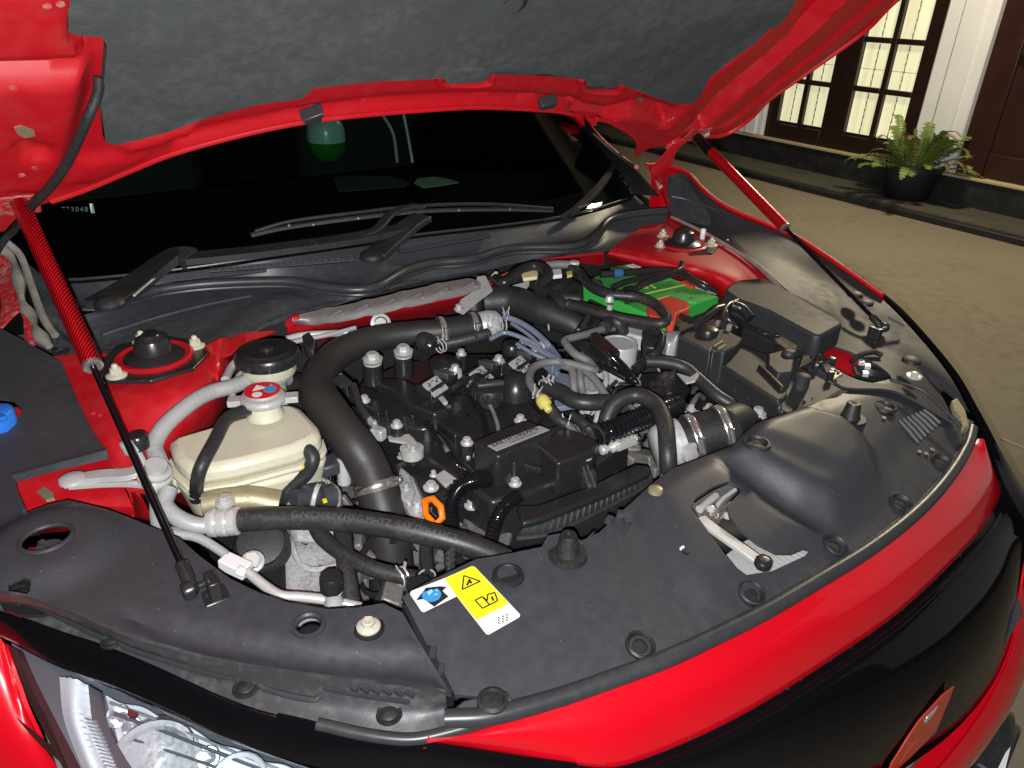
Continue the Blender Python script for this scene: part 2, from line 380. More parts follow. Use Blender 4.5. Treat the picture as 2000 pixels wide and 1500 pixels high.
def plate(outline, zf, res=.012, th=.003, holes=(), proj=None, back=None, fn=None, curve=0):
    """sheet inside an outline, following the surface zf(x,y); holes are real openings"""
    proj = proj or (lambda a, b: S(a, b, zf)); back = back or Vector((0, 0, -1))
    def loop(l):
        P = [proj(*p) if not isinstance(p, Vector) else p for p in l]
        if curve: P = spline(P, curve, True)
        return P
    LO = loop(outline); HS = [loop(h) for h in holes]
    V2 = []; E = []; Fs = []
    for L in [LO] + HS:
        o = len(V2); V2 += [Vector((p.x, p.y)) for p in L]; n = len(L); E += [(o + i, o + (i + 1) % n) for i in range(n)]
        Fs.append(list(range(o, o + n)))
    xs = [p.x for p in LO]; ys = [p.y for p in LO]
    def inside(x, y, L):
        c = False; n = len(L)
        for i in range(n):
            a, b = L[i], L[(i + 1) % n]
            if (a.y > y) != (b.y > y) and x < (b.x - a.x) * (y - a.y) / (b.y - a.y) + a.x: c = not c
        return c
    x = min(xs) + res * .37
    while x < max(xs):
        y = min(ys) + res * .41
        while y < max(ys):
            if inside(x, y, LO) and not any(inside(x, y, h) for h in HS): V2.append(Vector((x, y)))
            y += res
        x += res
    r = delaunay_2d_cdt(V2, E, [], 2, 1e-6); vs, tris = r[0], r[2]
    hv = [[Vector((p.x, p.y)) for p in h] for h in HS]
    keep = []
    for t in tris:
        c = (vs[t[0]] + vs[t[1]] + vs[t[2]]) / 3
        if inside(c.x, c.y, LO) and not any(inside(c.x, c.y, h) for h in hv): keep.append(list(t))
    top = [Vector((v.x, v.y, zf(v.x, v.y))) for v in vs]
    if fn: top = [v + fn(v) for v in top]
    n = len(top); cnt = {}
    for t in keep:
        for i in range(3): e = (t[i], t[(i + 1) % 3]); cnt[e] = cnt.get(e, 0) + 1
    F = list(map(tuple, keep)) + [tuple(i + n for i in reversed(t)) for t in keep]
    for (a, b) in list(cnt):
        if (b, a) not in cnt: F.append((b, a, a + n, b + n))
    mb = MB(); mb.add(top + [v + back * th for v in top], F); return mb
def S(px, py, zf):
    z = .82
    for _ in range(14): p = U(px, py, z); z = .5 * z + .5 * zf(p.x, p.y)
    return U(px, py, z)
def circ(c, r, n=20, sx=1.0):
    return [Vector((c.x + math.cos(2 * math.pi * i / n) * r * sx, c.y + math.sin(2 * math.pi * i / n) * r, c.z)) for i in range(n)]
FRONT = lambda x: -.115 + .30 * x * x

# ============================================================ ground
g = MB(); g.add([(-60, -60, 0), (60, -60, 0), (60, 60, 0), (-60, 60, 0)], [(0, 1, 2, 3)])
M['conc'] = mat('driveway_concrete', (.17, .145, .10), .8, var=(.140, .120, .085), vscale=.9, dirt=(.10, .085, .062), dscale=1.1, damount=.55, bump=.25, bscale=120)
o = g.build('driveway', 'conc'); o['kind'] = 'structure'
jt = MB(); a = U(1955, 858, 0); b = U(2060, 900, 0); jt.bar(a + Vector((0, 0, .002)), b + (b - a) * 12 + Vector((0, 0, .002)), .008, .006)
M['joint'] = mat('concrete_joint', (.30, .25, .17), .9)
o = jt.build('driveway_joint', 'joint'); o['kind'] = 'structure'

# ============================================================ the house behind
WX = 5.25
M['wallp'] = mat('white_wall_paint', (.80, .80, .80), .5, var=(.74, .74, .73), vscale=3, bump=.15, bscale=80)
M['wood'] = mat('dark_door_wood', (.014, .007, .005), .35, var=(.022, .010, .006), vscale=5)
M['woodr'] = mat('reddish_brown_door_wood', (.035, .010, .007), .4, var=(.022, .007, .005), vscale=7)
M['plinth'] = mat('black_plinth_tile', (.010, .010, .011), .5, dirt=(.03, .03, .03), dscale=8, damount=.6)
M['ledge'] = mat('mossy_ledge_concrete', (.038, .035, .024), .9, var=(.060, .054, .037), vscale=8, dirt=(.02, .022, .015), dscale=5, damount=.9, bump=.5, bscale=70)
M['sill'] = mat('cream_sill_stone', (.40, .33, .18), .6)
def pane_material():
    m = bpy.data.materials.new('lit_frosted_pane'); m.use_nodes = True; t = m.node_tree; b = t.nodes['Principled BSDF']
    b.inputs['Base Color'].default_value = (.5, .48, .36, 1); b.inputs['Roughness'].default_value = .25
    tc = t.nodes.new('ShaderNodeTexCoord'); n = t.nodes.new('ShaderNodeTexNoise'); n.inputs['Scale'].default_value = 2.2; n.inputs['Detail'].default_value = 4
    mp = t.nodes.new('ShaderNodeMapping'); mp.inputs['Scale'].default_value = (1, 9, .5); t.links.new(tc.outputs['Object'], mp.inputs[0]); t.links.new(mp.outputs[0], n.inputs[0]); r = t.nodes.new('ShaderNodeValToRGB'); r.color_ramp.elements[0].position = .3; r.color_ramp.elements[1].position = .7
    r.color_ramp.elements[0].color = (.56, .53, .30, 1); r.color_ramp.elements[1].color = (.76, .74, .48, 1)
    t.links.new(n.outputs[0], r.inputs[0]); t.links.new(r.outputs[0], b.inputs['Emission Color']); b.inputs['Emission Strength'].default_value = .80
    return m
M['pane'] = pane_material()
M['etch'] = mat('etched_leaf_band', (.16, .15, .10), .6, var=(.34, .31, .22), vscale=60)
house = thing('house', 'white house with a lit glazed double door and black plinth behind the car', 'house', (WX, 3, 0))
HI = house.matrix_world.inverted()
def hb(name, m_, x0, x1, y0, y1, z0, z1, parent=house, bevel=.004, label=None):
    mb = MB(); mb.box(Vector(((x0 + x1) / 2, (y0 + y1) / 2, (z0 + z1) / 2)) - house.location, abs(x1 - x0), abs(y1 - y0), abs(z1 - z0))
    return mb.build(name, m_, parent, label, bevel)
hb('wall', 'wallp', WX + .12, WX + .35, 4.13, 9, .27, 3.4)
hb('wall', 'wallp', WX + .12, WX + .35, -6, .42, .27, 3.4)
hb('wall', 'wallp', WX + .12, WX + .35, .42, 4.13, 2.75, 3.4)
hb('plinth', 'plinth', WX - .02, WX + .35, -6, 9, -.02, .255)
hb('sill', 'sill', WX - .035, WX + .34, -6, 9, .257, .277)
hb('step', 'ledge', 4.80, WX - .022, -6, 9, -.02, .07, bevel=.012)
hb('kerb', 'plinth', 4.775, 4.797, -6, 9, -.02, .045, bevel=.006)
hb('porch_ceiling', 'wallp', 4.3, WX + .35, -6, 9, 3.402, 3.5)
# pilasters with mouldings
for y0, y1 in ((2.36, 2.72), (4.14, 4.42)):
    p = hb('pilaster', 'wallp', WX + .005, WX + .118, y0, y1, .279, 3.39)
    for k, (u, ww, d) in enumerate(((.10, .10, .03), (.42, .16, .045), (.80, .12, .03))):
        c = y0 + (y1 - y0) * u; hb('moulding', 'wallp', WX + .005 - d, WX + .004, c - ww * (y1 - y0) / .36 / 2, c + ww * (y1 - y0) / .36 / 2, .279, 3.39, p, .012)
# glazed double door
dz0, dz1 = .279, 2.5
door = hb('double_door', 'wood', WX + .09, WX + .118, 2.725, 4.135, dz0, 2.74, label='lit glazed double door with dark frame')
def stile(y0, y1, z0, z1, x=WX + .02, nm='stile', th=.068): return hb(nm, 'wood', x, x + th, y0, y1, z0, z1, door, .005)
stile(2.727, 2.835, dz0, 2.74); stile(4.02, 4.133, dz0, 2.74); stile(3.335, 3.555, dz0, 2.74)
zr = [.44, .80, 1.16, 1.52, 1.88, 2.24]
for (y0, y1) in ((2.837, 3.333), (3.557, 4.018)):
    stile(y0, y1, dz0, .405, nm='rail'); stile(y0, y1, 2.6, 2.74, nm='rail')
    ym = (y0 + y1) / 2
    stile(ym - .022, ym + .022, .407, 2.598, WX + .03, 'muntin', .05)
    zs = [.407] + [.407 + (2.6 - .407) * k / 6 for k in range(1, 6)] + [2.598]
    for k in range(1, 6): stile(y0, ym - .023, zs[k] - .02, zs[k] + .02, WX + .031, 'muntin', .048); stile(ym + .023, y1, zs[k] - .02, zs[k] + .02, WX + .031, 'muntin', .048)
    for k in range(6):
        for (a, b) in ((y0, ym - .024), (ym + .024, y1)):
            hb('pane', 'pane', WX + .06, WX + .066, a + .002, b - .002, zs[k] + .021, zs[k + 1] - .021, door, 0)
            mb = MB(); c = a + (b - a) * (.55 if a < ym else .45)
            for q in range(16):
                z = zs[k] + .025 + (zs[k + 1] - zs[k] - .05) * (q + .5) / 16
                mb.box(Vector((WX + .0585, c + math.sin(q * 1.7) * .0015, z)) - house.location, .0015, .009 + .003 * math.sin(q * 2.3), (zs[k + 1] - zs[k]) / 20)
            if k == 1: mb.box(Vector((WX + .0585, (a + b) / 2, zs[k] + (zs[k + 1] - zs[k]) * .42)) - house.location, .0015, (b - a) * .96, .003)
            mb.build('etched_band', 'etch', door)
# brown panelled door on the right
bd = hb('panelled_door', 'woodr', WX + .08, WX + .118, .42, 2.355, .279, 2.74, label='reddish brown wooden door with recessed panels')
for (a, b, c, d) in ((.425, .62, .281, 2.7), (2.16, 2.353, .281, 2.7), (1.28, 1.48, .281, 2.7), (.622, 1.278, .281, .45), (1.482, 2.158, .281, .45), (.622, 1.278, 1.1, 1.3), (1.482, 2.158, 1.1, 1.3)):
    hb('door_rail', 'woodr', WX + .04, WX + .078, a, b, c, d, bd, .008)

# ============================================================ fern in its pot
fc = U(1768, 385, .0702)
fern = thing('potted_fern', 'green fern in a round black pot on the ledge by the white pilaster', 'potted plant', fc)
M['pot'] = mat('black_plastic_pot', (.010, .011, .014), .45)
M['soil'] = mat('potting_soil', (.02, .014, .01), .95, bump=.8, bscale=80)
M['leaf'] = mat('fern_leaf', (.085, .15, .022), .5, var=(.17, .22, .045), vscale=3)
M['leafo'] = mat('browning_fern_leaf', (.13, .12, .03), .5, var=(.16, .10, .03), vscale=4)
mb = MB(); mb.lathe(Vector(), UP, [(.15, 0), (.16, .01), (.205, .215), (.215, .217), (.217, .25), (.203, .253), (.198, .215), (.0, .213)], 28); mb.build('pot', 'pot', fern)
mb = MB(); mb.lathe(Vector((0, 0, .214)), UP, [(.197, 0), (.0, .03)], 20, cap=False); mb.build('soil', 'soil', fern)
rr = random.Random(4)
def frond_mesh(L, droop, wid):
    mb = MB(); P = []
    for i in range(13):
        t = i / 12; P.append(Vector((math.sin(t * 1.5) * L * .85, 0, L * (.95 * t - droop * t * t))))
    mb.tube(P, lambda t: .0022 * (1 - t) + .0006, 5, smooth=False)
    for i in range(1, 13):
        for q in (0, .5):
            if i + q > 12: continue
            k = min(int(i + q), 11); c = P[k].lerp(P[k + 1], q) if k < 12 else P[12]
            t = (i + q) / 12; l = wid * (math.sin(math.pi * min(1, t * .85 + .12)) ** .8) * rr.uniform(.8, 1.15)
            d = (P[min(k + 1, 12)] - P[k - 1]).normalized()
            for s_ in (-1, 1):
                e = c + Vector((0, s_, 0)) * l + d * l * .35 + Vector((0, 0, rr.uniform(-.25, .1) * l)); w_ = d * L * .020
                mid = c.lerp(e, .5) + Vector((0, 0, l * .08))
                mb.add([c - w_ * .6, c + w_ * .6, mid + w_, e, mid - w_], [(0, 1, 2, 4), (4, 2, 3)])
    return mb
variants = []
for i in range(5): variants.append(frond_mesh(.34 + .05 * i, .30 + .16 * i, .050 + .008 * (i % 3)))
first = []
for i, v in enumerate(variants):
    o = v.build('frond', 'leafo' if i == 4 else 'leaf', fern, smooth=False); o.location = (0, 0, .22); first.append(o)
for k in range(84):
    src = first[k % 5]
    o = src if k < 5 else src.copy()
    if k >= 5: COL.objects.link(o); o.parent = fern
    a = rr.uniform(0, 2 * math.pi); s_ = rr.uniform(.55, .92)
    o.location = (math.cos(a) * rr.uniform(0, .14), math.sin(a) * rr.uniform(0, .14), .22)
    tilt = rr.uniform(-.95, .45)
    o.rotation_euler = (rr.uniform(-.25, .25), tilt, a); o.scale = (s_, s_, s_)
from mathutils.bvhtree import BVHTree
# ============================================================ the car
car = thing('red_car', 'red hatchback with its hood propped open over a crowded engine bay', 'car')
def P(name, mb, m_, parent=None, **k): return mb.build(name, m_, parent or car, **k)
def zh(x, y): return HP.z + HK * (HP.y - y)
def hw(x, y, off=0.0): return Vector((x, y, zh(x, y))) + HN * off
def off_proj(off): return lambda a, b: H(a, b, off)
def zho(off):
    k = off * math.sqrt(1 + HK * HK); return lambda x, y: zh(x, y) + k
# ---- hood
edge_rear = [(8, 452), (32, 426), (62, 406), (100, 394), (164, 372), (250, 336), (340, 300), (480, 262), (600, 238), (720, 224), (850, 214), (950, 210), (1080, 217), (1118, 224), (1166, 232), (1190, 238), (1220, 254), (1240, 270), (1246, 283), (1244, 304), (1268, 290), (1300, 284), (1346, 270), (1372, 266)]
edge_right = [(1410, 264), (1440, 250), (1470, 227), (1500, 196), (1550, 160), (1600, 125), (1690, 60), (1750, 0)]
front = [hw(.885, .40), hw(.875, .2), hw(.82, 0), hw(.6, -.12), hw(0, -.17), hw(-.6, -.12), hw(-.82, 0), hw(-.875, .2), hw(-.885, .4), hw(-.84, .6), hw(-.78, .77), hw(-.74, .85)]
outline = edge_rear + edge_right + front
def hxy(l): return [(H(a, b).x, H(a, b).y) for a, b in l]
relief = [  # polygon, depth away from the camera side (+) or towards it (-), softness
    (hxy([(1345, 250), (1392, 188), (1480, 108), (1545, 50), (1600, -30), (1680, -30), (1600, 50), (1500, 140), (1430, 200), (1375, 250)]), .050, .010),
    (hxy([(1290, 250), (1330, 205), (1400, 130), (1490, 52), (1560, -40), (1590, -40), (1540, 60), (1470, 112), (1400, 172), (1340, 240)]), -.014, .008),
    (hxy([(1400, 250), (1440, 225), (1500, 175), (1600, 95), (1720, -10), (1745, 0), (1600, 118), (1500, 190), (1440, 240)]), -.008, .006),
    (hxy([(1110, 205), (1180, 215), (1250, 195), (1310, 215), (1300, 235), (1240, 225), (1180, 235), (1120, 222)]), .030, .010),
    (hxy([(330, 268), (480, 236), (600, 212), (760, 192), (900, 184), (1040, 186), (1130, 196), (1130, 207), (1040, 200), (900, 200), (760, 208), (600, 228), (480, 250), (345, 284)]), .014, .012),
    (hxy([(-60, 112), (158, 108), (154, 160), (132, 250), (112, 330), (96, 352), (-60, 352)]), -.030, .016),
    (hxy([(-60, -60), (140, -60), (128, 40), (140, 60), (160, 88), (-60, 96)]), -.022, .007),
    (hxy([(16, 245), (40, 236), (85, 250), (90, 268), (60, 274), (30, 268)]), .012, .006),
    (hxy([(150, 310), (230, 296), (285, 300), (240, 325), (180, 350), (130, 352)]), -.010, .012),
    (hxy([(230, 280), (300, 256), (380, 240), (370, 262), (320, 276), (250, 290)]), -.012, .010),
]
def hrel(v):
    d = 0
    for poly, dep, so in relief: d += dep * poly_h(v.x, v.y, poly, so)
    return HN * d
hood = plate(outline, zh, .0065, .006, proj=H, back=HN, fn=hrel).build('hood', 'redin', car, 'red underside of the open hood', angle=50)
skin = plate(outline, zho(.04), .08, .004, proj=off_proj(.04), back=HN).build('outer_skin', 'red', hood)
mb = MB(); mb.tube([H(a, b, -.002) for a, b in edge_rear[3:14]], .004, 8, n=4); mb.tube([H(a, b, -.002) for a, b in edge_rear[21:] + edge_right] + [hw(.885, .40)], .006, 8, n=4)
mb.tube([H(a, b, .0) for a, b in edge_rear[14:20]], .005, 8, n=4)
mb.build('hem', 'redin', hood)
padpx = [(128, -20), (130, 50), (142, 58), (165, 62), (196, 64), (206, 80), (206, 100), (200, 160), (197, 205), (203, 270), (226, 277), (330, 252), (400, 228), (500, 202), (590, 188), (610, 167), (740, 151), (862, 144), (874, 156), (944, 156), (958, 141), (1050, 142), (1140, 150), (1146, 166), (1196, 170), (1208, 160), (1270, 184), (1320, 200), (1350, 198), (1366, 184), (1385, 150), (1430, 112), (1478, 76), (1500, 52), (1518, 46), (1540, 20), (1560, -20)]
padw = [hw(.52, .30), hw(.50, .05), hw(.3, -.03), hw(-.3, -.03), hw(-.5, .05), hw(-.58, .3)]
def prel(v):
    return HN * (-.006 * noise.noise(v * 5) - .003 * noise.noise(v * 17) - .004)
pad = plate([H(a, b, -.012) for a, b in padpx] + padw, zho(-.012), .012, .012, proj=off_proj(-.012), back=HN, fn=prel).build('insulation_pad', 'pad', hood, 'grey felt insulation pad under the hood', angle=60)
mb = MB(); mb.lathe(H(1000, 5, -.012), -HN, [(.020, 0), (.022, .004), (.016, .005), (.007, -.004), (0, -.006)], 20); mb.build('pad_clip', 'blkm', hood)
mb = MB(); mb.lathe(H(930, 45, -.012), -HN, [(.012, 0), (.013, .003), (.008, .004), (0, .002)], 16); mb.build('pad_clip', 'pad', hood)
# raised lips round the two pad notches
for a in ([(858, 146), (868, 164), (950, 164), (964, 142)], [(1136, 152), (1142, 176), (1202, 180), (1216, 162)]):
    mb = MB(); mb.tube([H(x, y, -.006) for x, y in a], .0075, 8, n=5); mb.build('notch_lip', 'redin', hood)
for a in ([(884, 140), (890, 153), (938, 153), (946, 138)], [(1152, 150), (1160, 165), (1190, 168), (1196, 154)]):
    mb = MB(); mb.prism([H(x, y, -.026) for x, y in a], .006, up=HN); mb.build('pad_tab', 'pad', hood)
# dimples, holes, plugs on the left
HDB = BVHTree.FromPolygons([v.co.copy() for v in hood.data.vertices], [tuple(p.vertices) for p in hood.data.polygons])
def OH(a, b, up=0.0):
    h = HDB.ray_cast(CAM, ray(a, b).normalized())[0]
    return (h or H(a, b)) - HN * up
for x, y in ((26, 172), (68, 328), (42, 342), (92, 12), (118, 8), (1316, 232), (1308, 236)):
    mb = MB(); mb.lathe(OH(x, y, -.002), -HN, [(.0048, 0), (.0042, .0025), (.002, .003), (0, .0025)], 12); mb.build('drain_plug', 'reddust', hood)
mb = MB(); mb.prism([OH(a, b, .0015) for a, b in [(27, 248), (42, 244), (66, 254), (68, 264), (48, 268), (34, 260)]], .004, up=HN); mb.build('hole_patch', 'olive', hood)
mb = MB(); mb.prism([OH(a, b, .0015) for a, b in [(1242, 192), (1250, 186), (1258, 192), (1252, 200), (1244, 200)]], .004, up=HN); mb.build('hole_patch', 'olive', hood)
# rubber stops on the rear edge
for pp in ([(590, 238), (634, 222), (628, 240), (604, 250)], [(1060, 208), (1092, 200), (1084, 212), (1064, 216), (1054, 216)]):
    mb = MB(); mb.prism([H(a, b, -.012) for a, b in pp], .02, up=HN); mb.build('rubber_stop', 'rub', hood, bevel=.002)
# wiper washer hose over the left corner
mb = MB(); mb.tube([H(193, 150, -.01), H(190, 185, -.022), H(165, 245, -.040), H(130, 320, -.045), H(95, 368, -.04), H(62, 402, -.03), UY(30, 445, .93), UY(0, 480, .97), UY(-40, 560, 1.0)], .0062, 12); mb.build('washer_hose', 'hose', hood)
# ball mount plates
def hinge(side):
    s_ = 1 if side > 0 else -1
    c = HP.copy(); c.x = .684 * s_
    mb = MB(); mb.box(c + HN * -.004 + Vector((.01 * s_, 0, 0)), .07, .05, .004, R=Matrix((Vector((1, 0, 0)), Vector((0, 1, -HK)).normalized(), HN)).transposed())
    mb.build('mount_plate', 'reddust', hood, bevel=.004)
hinge(1); hinge(-1)
mb = MB(); mb.prism([UY(1266, 336, .86), UY(1282, 344, .86), UY(1312, 322, .84), UY(1318, 302, .83), UY(1324, 290, .82), UY(1342, 276, .80), UY(1336, 268, .80), UY(1306, 288, .83)], .004, up=Vector((.8, .3, 0)))
mb.build('hinge_arm', 'redin', hood, 'red hood hinge arm', bevel=.001)
mb = MB(); mb.strip([UY(1300, 290, .82), UY(1322, 270, .81), UY(1342, 252, .80), UY(1362, 256, .79)], .006, .006); mb.build('hinge_rib', 'reddust', hood)
for x, y in ((1316, 278), (1334, 258)):
    mb = MB(); mb.lathe(UY(x, y, .80), -RZ, [(.006, 0), (.006, .004), (.002, .006)], 8); mb.build('hinge_bolt', 'reddust', hood)

# ---- gas struts with red twill sleeves
def uvtube(a, b, r, m_, name, parent):
    d = b - a; L = d.length; x, y, dn = frame_of(d); seg = 24; n = 24
    V = []; F = []; UVs = []
    for i in range(n + 1):
        for k in range(seg):
            an = 2 * math.pi * k / seg; V.append(tuple(a + d * (i / n) + x * (math.cos(an) * r) + y * (math.sin(an) * r)))
    for i in range(n):
        for k in range(seg):
            F.append((i * seg + k, i * seg + (k + 1) % seg, (i + 1) * seg + (k + 1) % seg, (i + 1) * seg + k)); UVs.append((i, k))
    me = bpy.data.meshes.new(name); me.from_pydata(V, [], F); uv = me.uv_layers.new(name='UVMap')
    for p, (i, k) in zip(me.polygons, UVs):
        c = 2 * math.pi * r / .02
        q = [(k / seg * c, i / n * L / .02), ((k + 1) / seg * c, i / n * L / .02), ((k + 1) / seg * c, (i + 1) / n * L / .02), (k / seg * c, (i + 1) / n * L / .02)]
        for li, w_ in zip(p.loop_indices, q): uv.data[li].uv = w_
        p.use_smooth = True
    me.materials.append(M[m_]); o = bpy.data.objects.new(name, me); COL.objects.link(o); o.parent = parent; return o
def strut(hi, lo, t1, label, inward):
    d = (lo - hi).normalized(); L = (lo - hi).length
    a = hi + d * .012; b = hi + d * (L * t1)
    t = uvtube(a, b, .0118, 'carbon', 'gas_strut', car); t['label'] = label
    mb = MB(); mb.lathe(b, d, [(.0118, -.002), (.0122, 0), (.0118, .003), (.009, .004), (.0045, .003)], 24); mb.build('end_ring', 'steel', t)
    mb = MB(); mb.lathe(a, -d, [(.0118, -.001), (.010, .004), (.006, .008), (.006, .012)], 20); mb.build('end_cap', 'blk', t)
    mb = MB(); mb.tube([b, lo - d * .025], .0040, 14, smooth=False); mb.build('piston_rod', 'gloss', t)
    mb = MB(); mb.lathe(lo - d * .032, d, [(.0066, 0), (.0072, .002), (.0072, .020), (.0060, .023), (.0060, .030)], 16); mb.lathe(lo - inward * .010, inward, [(.0085, 0), (.0098, .003), (.0098, .010), (.006, .014), (.003, .016)], 18)
    mb.build('ball_socket', 'blk', t)
    mb = MB(); mb.lathe(lo + inward * .005, inward, [(.0035, 0), (.0035, .008), (.008, .009), (.008, .013)], 12); mb.box(lo + inward * .020 + Vector((0, 0, -.008)), .012, .024, .024); mb.box(lo + inward * .020 + Vector((0, 0, -.019)), .026, .030, .003); mb.build('ball_stud', 'blk', t, bevel=.0015)
    mb = MB(); mb.lathe(hi + inward * -.012, inward, [(.009, 0), (.0105, .004), (.0105, .014), (.006, .018)], 18); mb.build('ball_socket', 'blk', t)
    mb = MB(); mb.lathe(hi - inward * .014, -inward, [(.004, 0), (.004, .02), (.008, .021), (.008, .028), (.005, .03)], 12); mb.build('ball_stud', 'zinc', t)
    return t
hi = Vector((-.684, .788, 1.122)); lo = U(376, 1150, .846)
strut(hi, lo, .505, 'red twill gas strut at the windscreen corner nearest the cream tank', Vector((1, .1, 0)).normalized())
hi2 = Vector((.690, .798, 1.112)); lo2 = U(1724, 640, .848)
t_ = strut(hi2, lo2, .535, 'red twill gas strut in front of the house', Vector((-1, .1, 0)).normalized())
mb = MB(); d_ = (lo2 - hi2).normalized(); mb.lathe(hi2 + d_ * .012, d_, [(.0110, 0), (.0122, .002), (.0122, .060), (.0118, .061)], 22, cap=False); mb.build('sleeve_shade_band', 'gloss', t_)  # black band paints the shading at the top of this sleeve

# ---- windscreen, wipers, cabin
def zw(x, y): return .915 + .49 * (y - .86 - (.22 * x * x + .26 * x ** 4))
def Wp(a, b, off=0.0):
    v = ray(a, b); t = .6
    while t < 4:
        p = CAM + v * t
        if p.z < zw(p.x, p.y) + off: return p
        t += .002
    return CAM + v * 2.2
wl = [(18, 470), (52, 520), (105, 547), (230, 541), (400, 521), (560, 497), (700, 477), (830, 458), (1000, 439), (1130, 418), (1222, 390), (1236, 376), (1215, 342), (1182, 302), (1150, 256)]
top = [Vector((x, y, zw(x, y))) for x, y in ((.70, 1.75), (.45, 1.80), (0, 1.85), (-.45, 1.80), (-.70, 1.75), (-.80, 1.35))]
ws = plate(wl + top, zw, .03, .004, proj=Wp).build('windscreen', 'glass', car, 'dark tinted windscreen')
mb = MB(); mb.tube([Wp(a, b) + Vector((0, 0, .002)) for a, b in wl[1:11]], .0028, 8, n=4); mb.build('glass_edge', 'rub', ws)
# painted dark border of the glass (ceramic frit) is a strip just below it
mb = MB(); mb.sheet([[Wp(a, b) - Vector((0, 0, .006)) for a, b in wl[1:11]], [Wp(a, b) + Vector((0, .07, .034 - .006)) for a, b in wl[1:11]]], 30, 3, .001); mb.build('glass_border', 'dash', ws)
mb = MB(); mb.add([(-.8, .98, .84), (.8, .98, .84), (.85, 1.55, .93), (-.85, 1.55, .93), (-.85, 1.6, .5), (.85, 1.6, .5), (-.9, 3.2, .5), (.9, 3.2, .5), (-.9, 3.2, 1.45), (.9, 3.2, 1.45), (-.62, 1.9, 1.44), (.62, 1.9, 1.44), (.84, 1.16, .92), (.80, 1.35, 1.08), (.72, 1.72, 1.31), (.68, 1.9, 1.42), (-.84, 1.16, .92), (-.80, 1.35, 1.08), (-.72, 1.72, 1.31), (-.68, 1.9, 1.42)],
    [(0, 1, 2, 3), (3, 2, 5, 4), (1, 12, 13, 14, 15, 9, 7, 5, 2), (0, 3, 4, 6, 8, 19, 18, 17, 16), (4, 5, 7, 6), (6, 7, 9, 8), (8, 9, 11, 10), (10, 11, 15, 19)]); mb.build('cabin_shell', 'dash', car, smooth=False)
mb = MB(); mb.sheet([[Vector((-.72, 1.0, .865)), Vector((0, .93, .872)), Vector((.72, 1.0, .865))], [Vector((-.72, 1.25, .93)), Vector((0, 1.2, .935)), Vector((.72, 1.25, .93))], [Vector((-.72, 1.5, .92)), Vector((0, 1.5, .93)), Vector((.72, 1.5, .92))]], 24, 6, .01)
mb.build('dashboard', 'dash', car)
for x in (-.38, .38):
    mb = MB(); mb.box(Vector((x, 2.1, 1.0)), .46, .14, .55); mb.box(Vector((x, 2.14, 1.36)), .24, .10, .18); mb.build('front_seat', 'cloth', car, bevel=.05)
for a in ([UY(748, 225, 2.0), UY(768, 262, 1.98), UY(776, 318, 1.95)], [UY(788, 222, 2.0), UY(796, 262, 1.98), UY(806, 318, 1.95)]):
    mb = MB(); mb.tube(a, .006, 8, n=6); mb.build('belt_guide', 'plate', car)
mb = MB(); mb.tube([Wp(1146, 250) + Vector((.012, 0, .002)), Wp(1180, 290) + Vector((.02, -.01, 0)), Wp(1212, 316) + Vector((.03, -.01, -.005)), UY(1243, 326, 1.02)], .006, 8); mb.build('pillar_trim', 'reddust', car)
mb = MB(); mb.sheet([[Wp(1150, 256), Wp(1182, 302), Wp(1215, 342), Wp(1236, 378)], [UY(1158, 262, 1.18), UY(1200, 300, 1.12), UY(1238, 330, 1.05), UY(1286, 384, .95)]], 20, 3, .004); mb.build('pillar_cover', 'blkm', car)
mb = MB(); mb.prism([UY(1116, 222, 1.35), UY(1144, 250, 1.35), UY(1166, 246, 1.35), UY(1168, 230, 1.35), UY(1150, 215, 1.35)], .03, up=Vector((0, 1, 0))); mb.build('wing_mirror', 'red', car, bevel=.004)
# serial number strip behind the glass
c = Wp(142, 405) + Vector((0, .02, -.012)); xd = Vector((1, .12, -.0)).normalized(); yd = Vector((0, .8, .5))
mb = MB(); V0 = [c + xd * a + yd.normalized() * b for a, b in ((-.062, -.010), (.036, -.010), (.036, .010), (-.062, .010))]; mb.add(V0, [(0, 1, 2, 3)]); ob = mb.build('serial_plate', 'dash', ws)
c0 = Wp(143, 404) + Vector((0, .02, -.010))
M['vin'] = mat('pale_serial_print', (.75, .80, .78), .5)
put_text('serial_number', '-722048', .0135, c0, Wp(160, 396) - Wp(100, 396), Vector((0, .6, .8)), 'vin', ob, spacing=1.25)
mb = MB(); mb.bar(Wp(178, 398), Wp(182, 416), .006, .001); mb.build('white_tab', 'vin', ob)
# wipers
mb = MB(); mb.strip([U(200, 596, .932), Wp(262, 556, .022), Wp(340, 500, .026), Wp(372, 503, .026)], .056, .014); mb.strip([Wp(360, 506, .026), Wp(500, 492, .024), Wp(680, 468, .022), Wp(790, 446, .022)], .044, .012)
ed_ = MB(); ed_.tube([U(262, 577, .938), Wp(300, 545, .030), Wp(342, 514, .034), Wp(372, 510, .034)], .0022, 6)
wip = mb.build('wiper', 'blkm', car, 'black wiper arm across the cowl end near the gas strut', bevel=.003)
ed_.build('arm_edge_glint', 'plate', wip)  # pale tube paints the flash glint along the arm's lower edge
mb = MB(); mb.bar(Wp(354, 486, .036), Wp(360, 522, .034), .008, .012); mb.build('wiper_collar', 'blkm', wip)
mb = MB(); mb.lathe(U(215, 596, .93), UP, [(.022, -.004), (.024, .004), (.020, .011), (.012, .014), (0, .014)], 20); mb.build('pivot_cap', 'blkm', wip)
mb = MB(); mb.strip([Wp(490, 459, .014), Wp(560, 444, .016), Wp(700, 425, .016), Wp(830, 412, .016), Wp(960, 409, .016), Wp(1078, 411, .014)], .012, .006); mb.build('wiper_blade', 'cowl', wip)
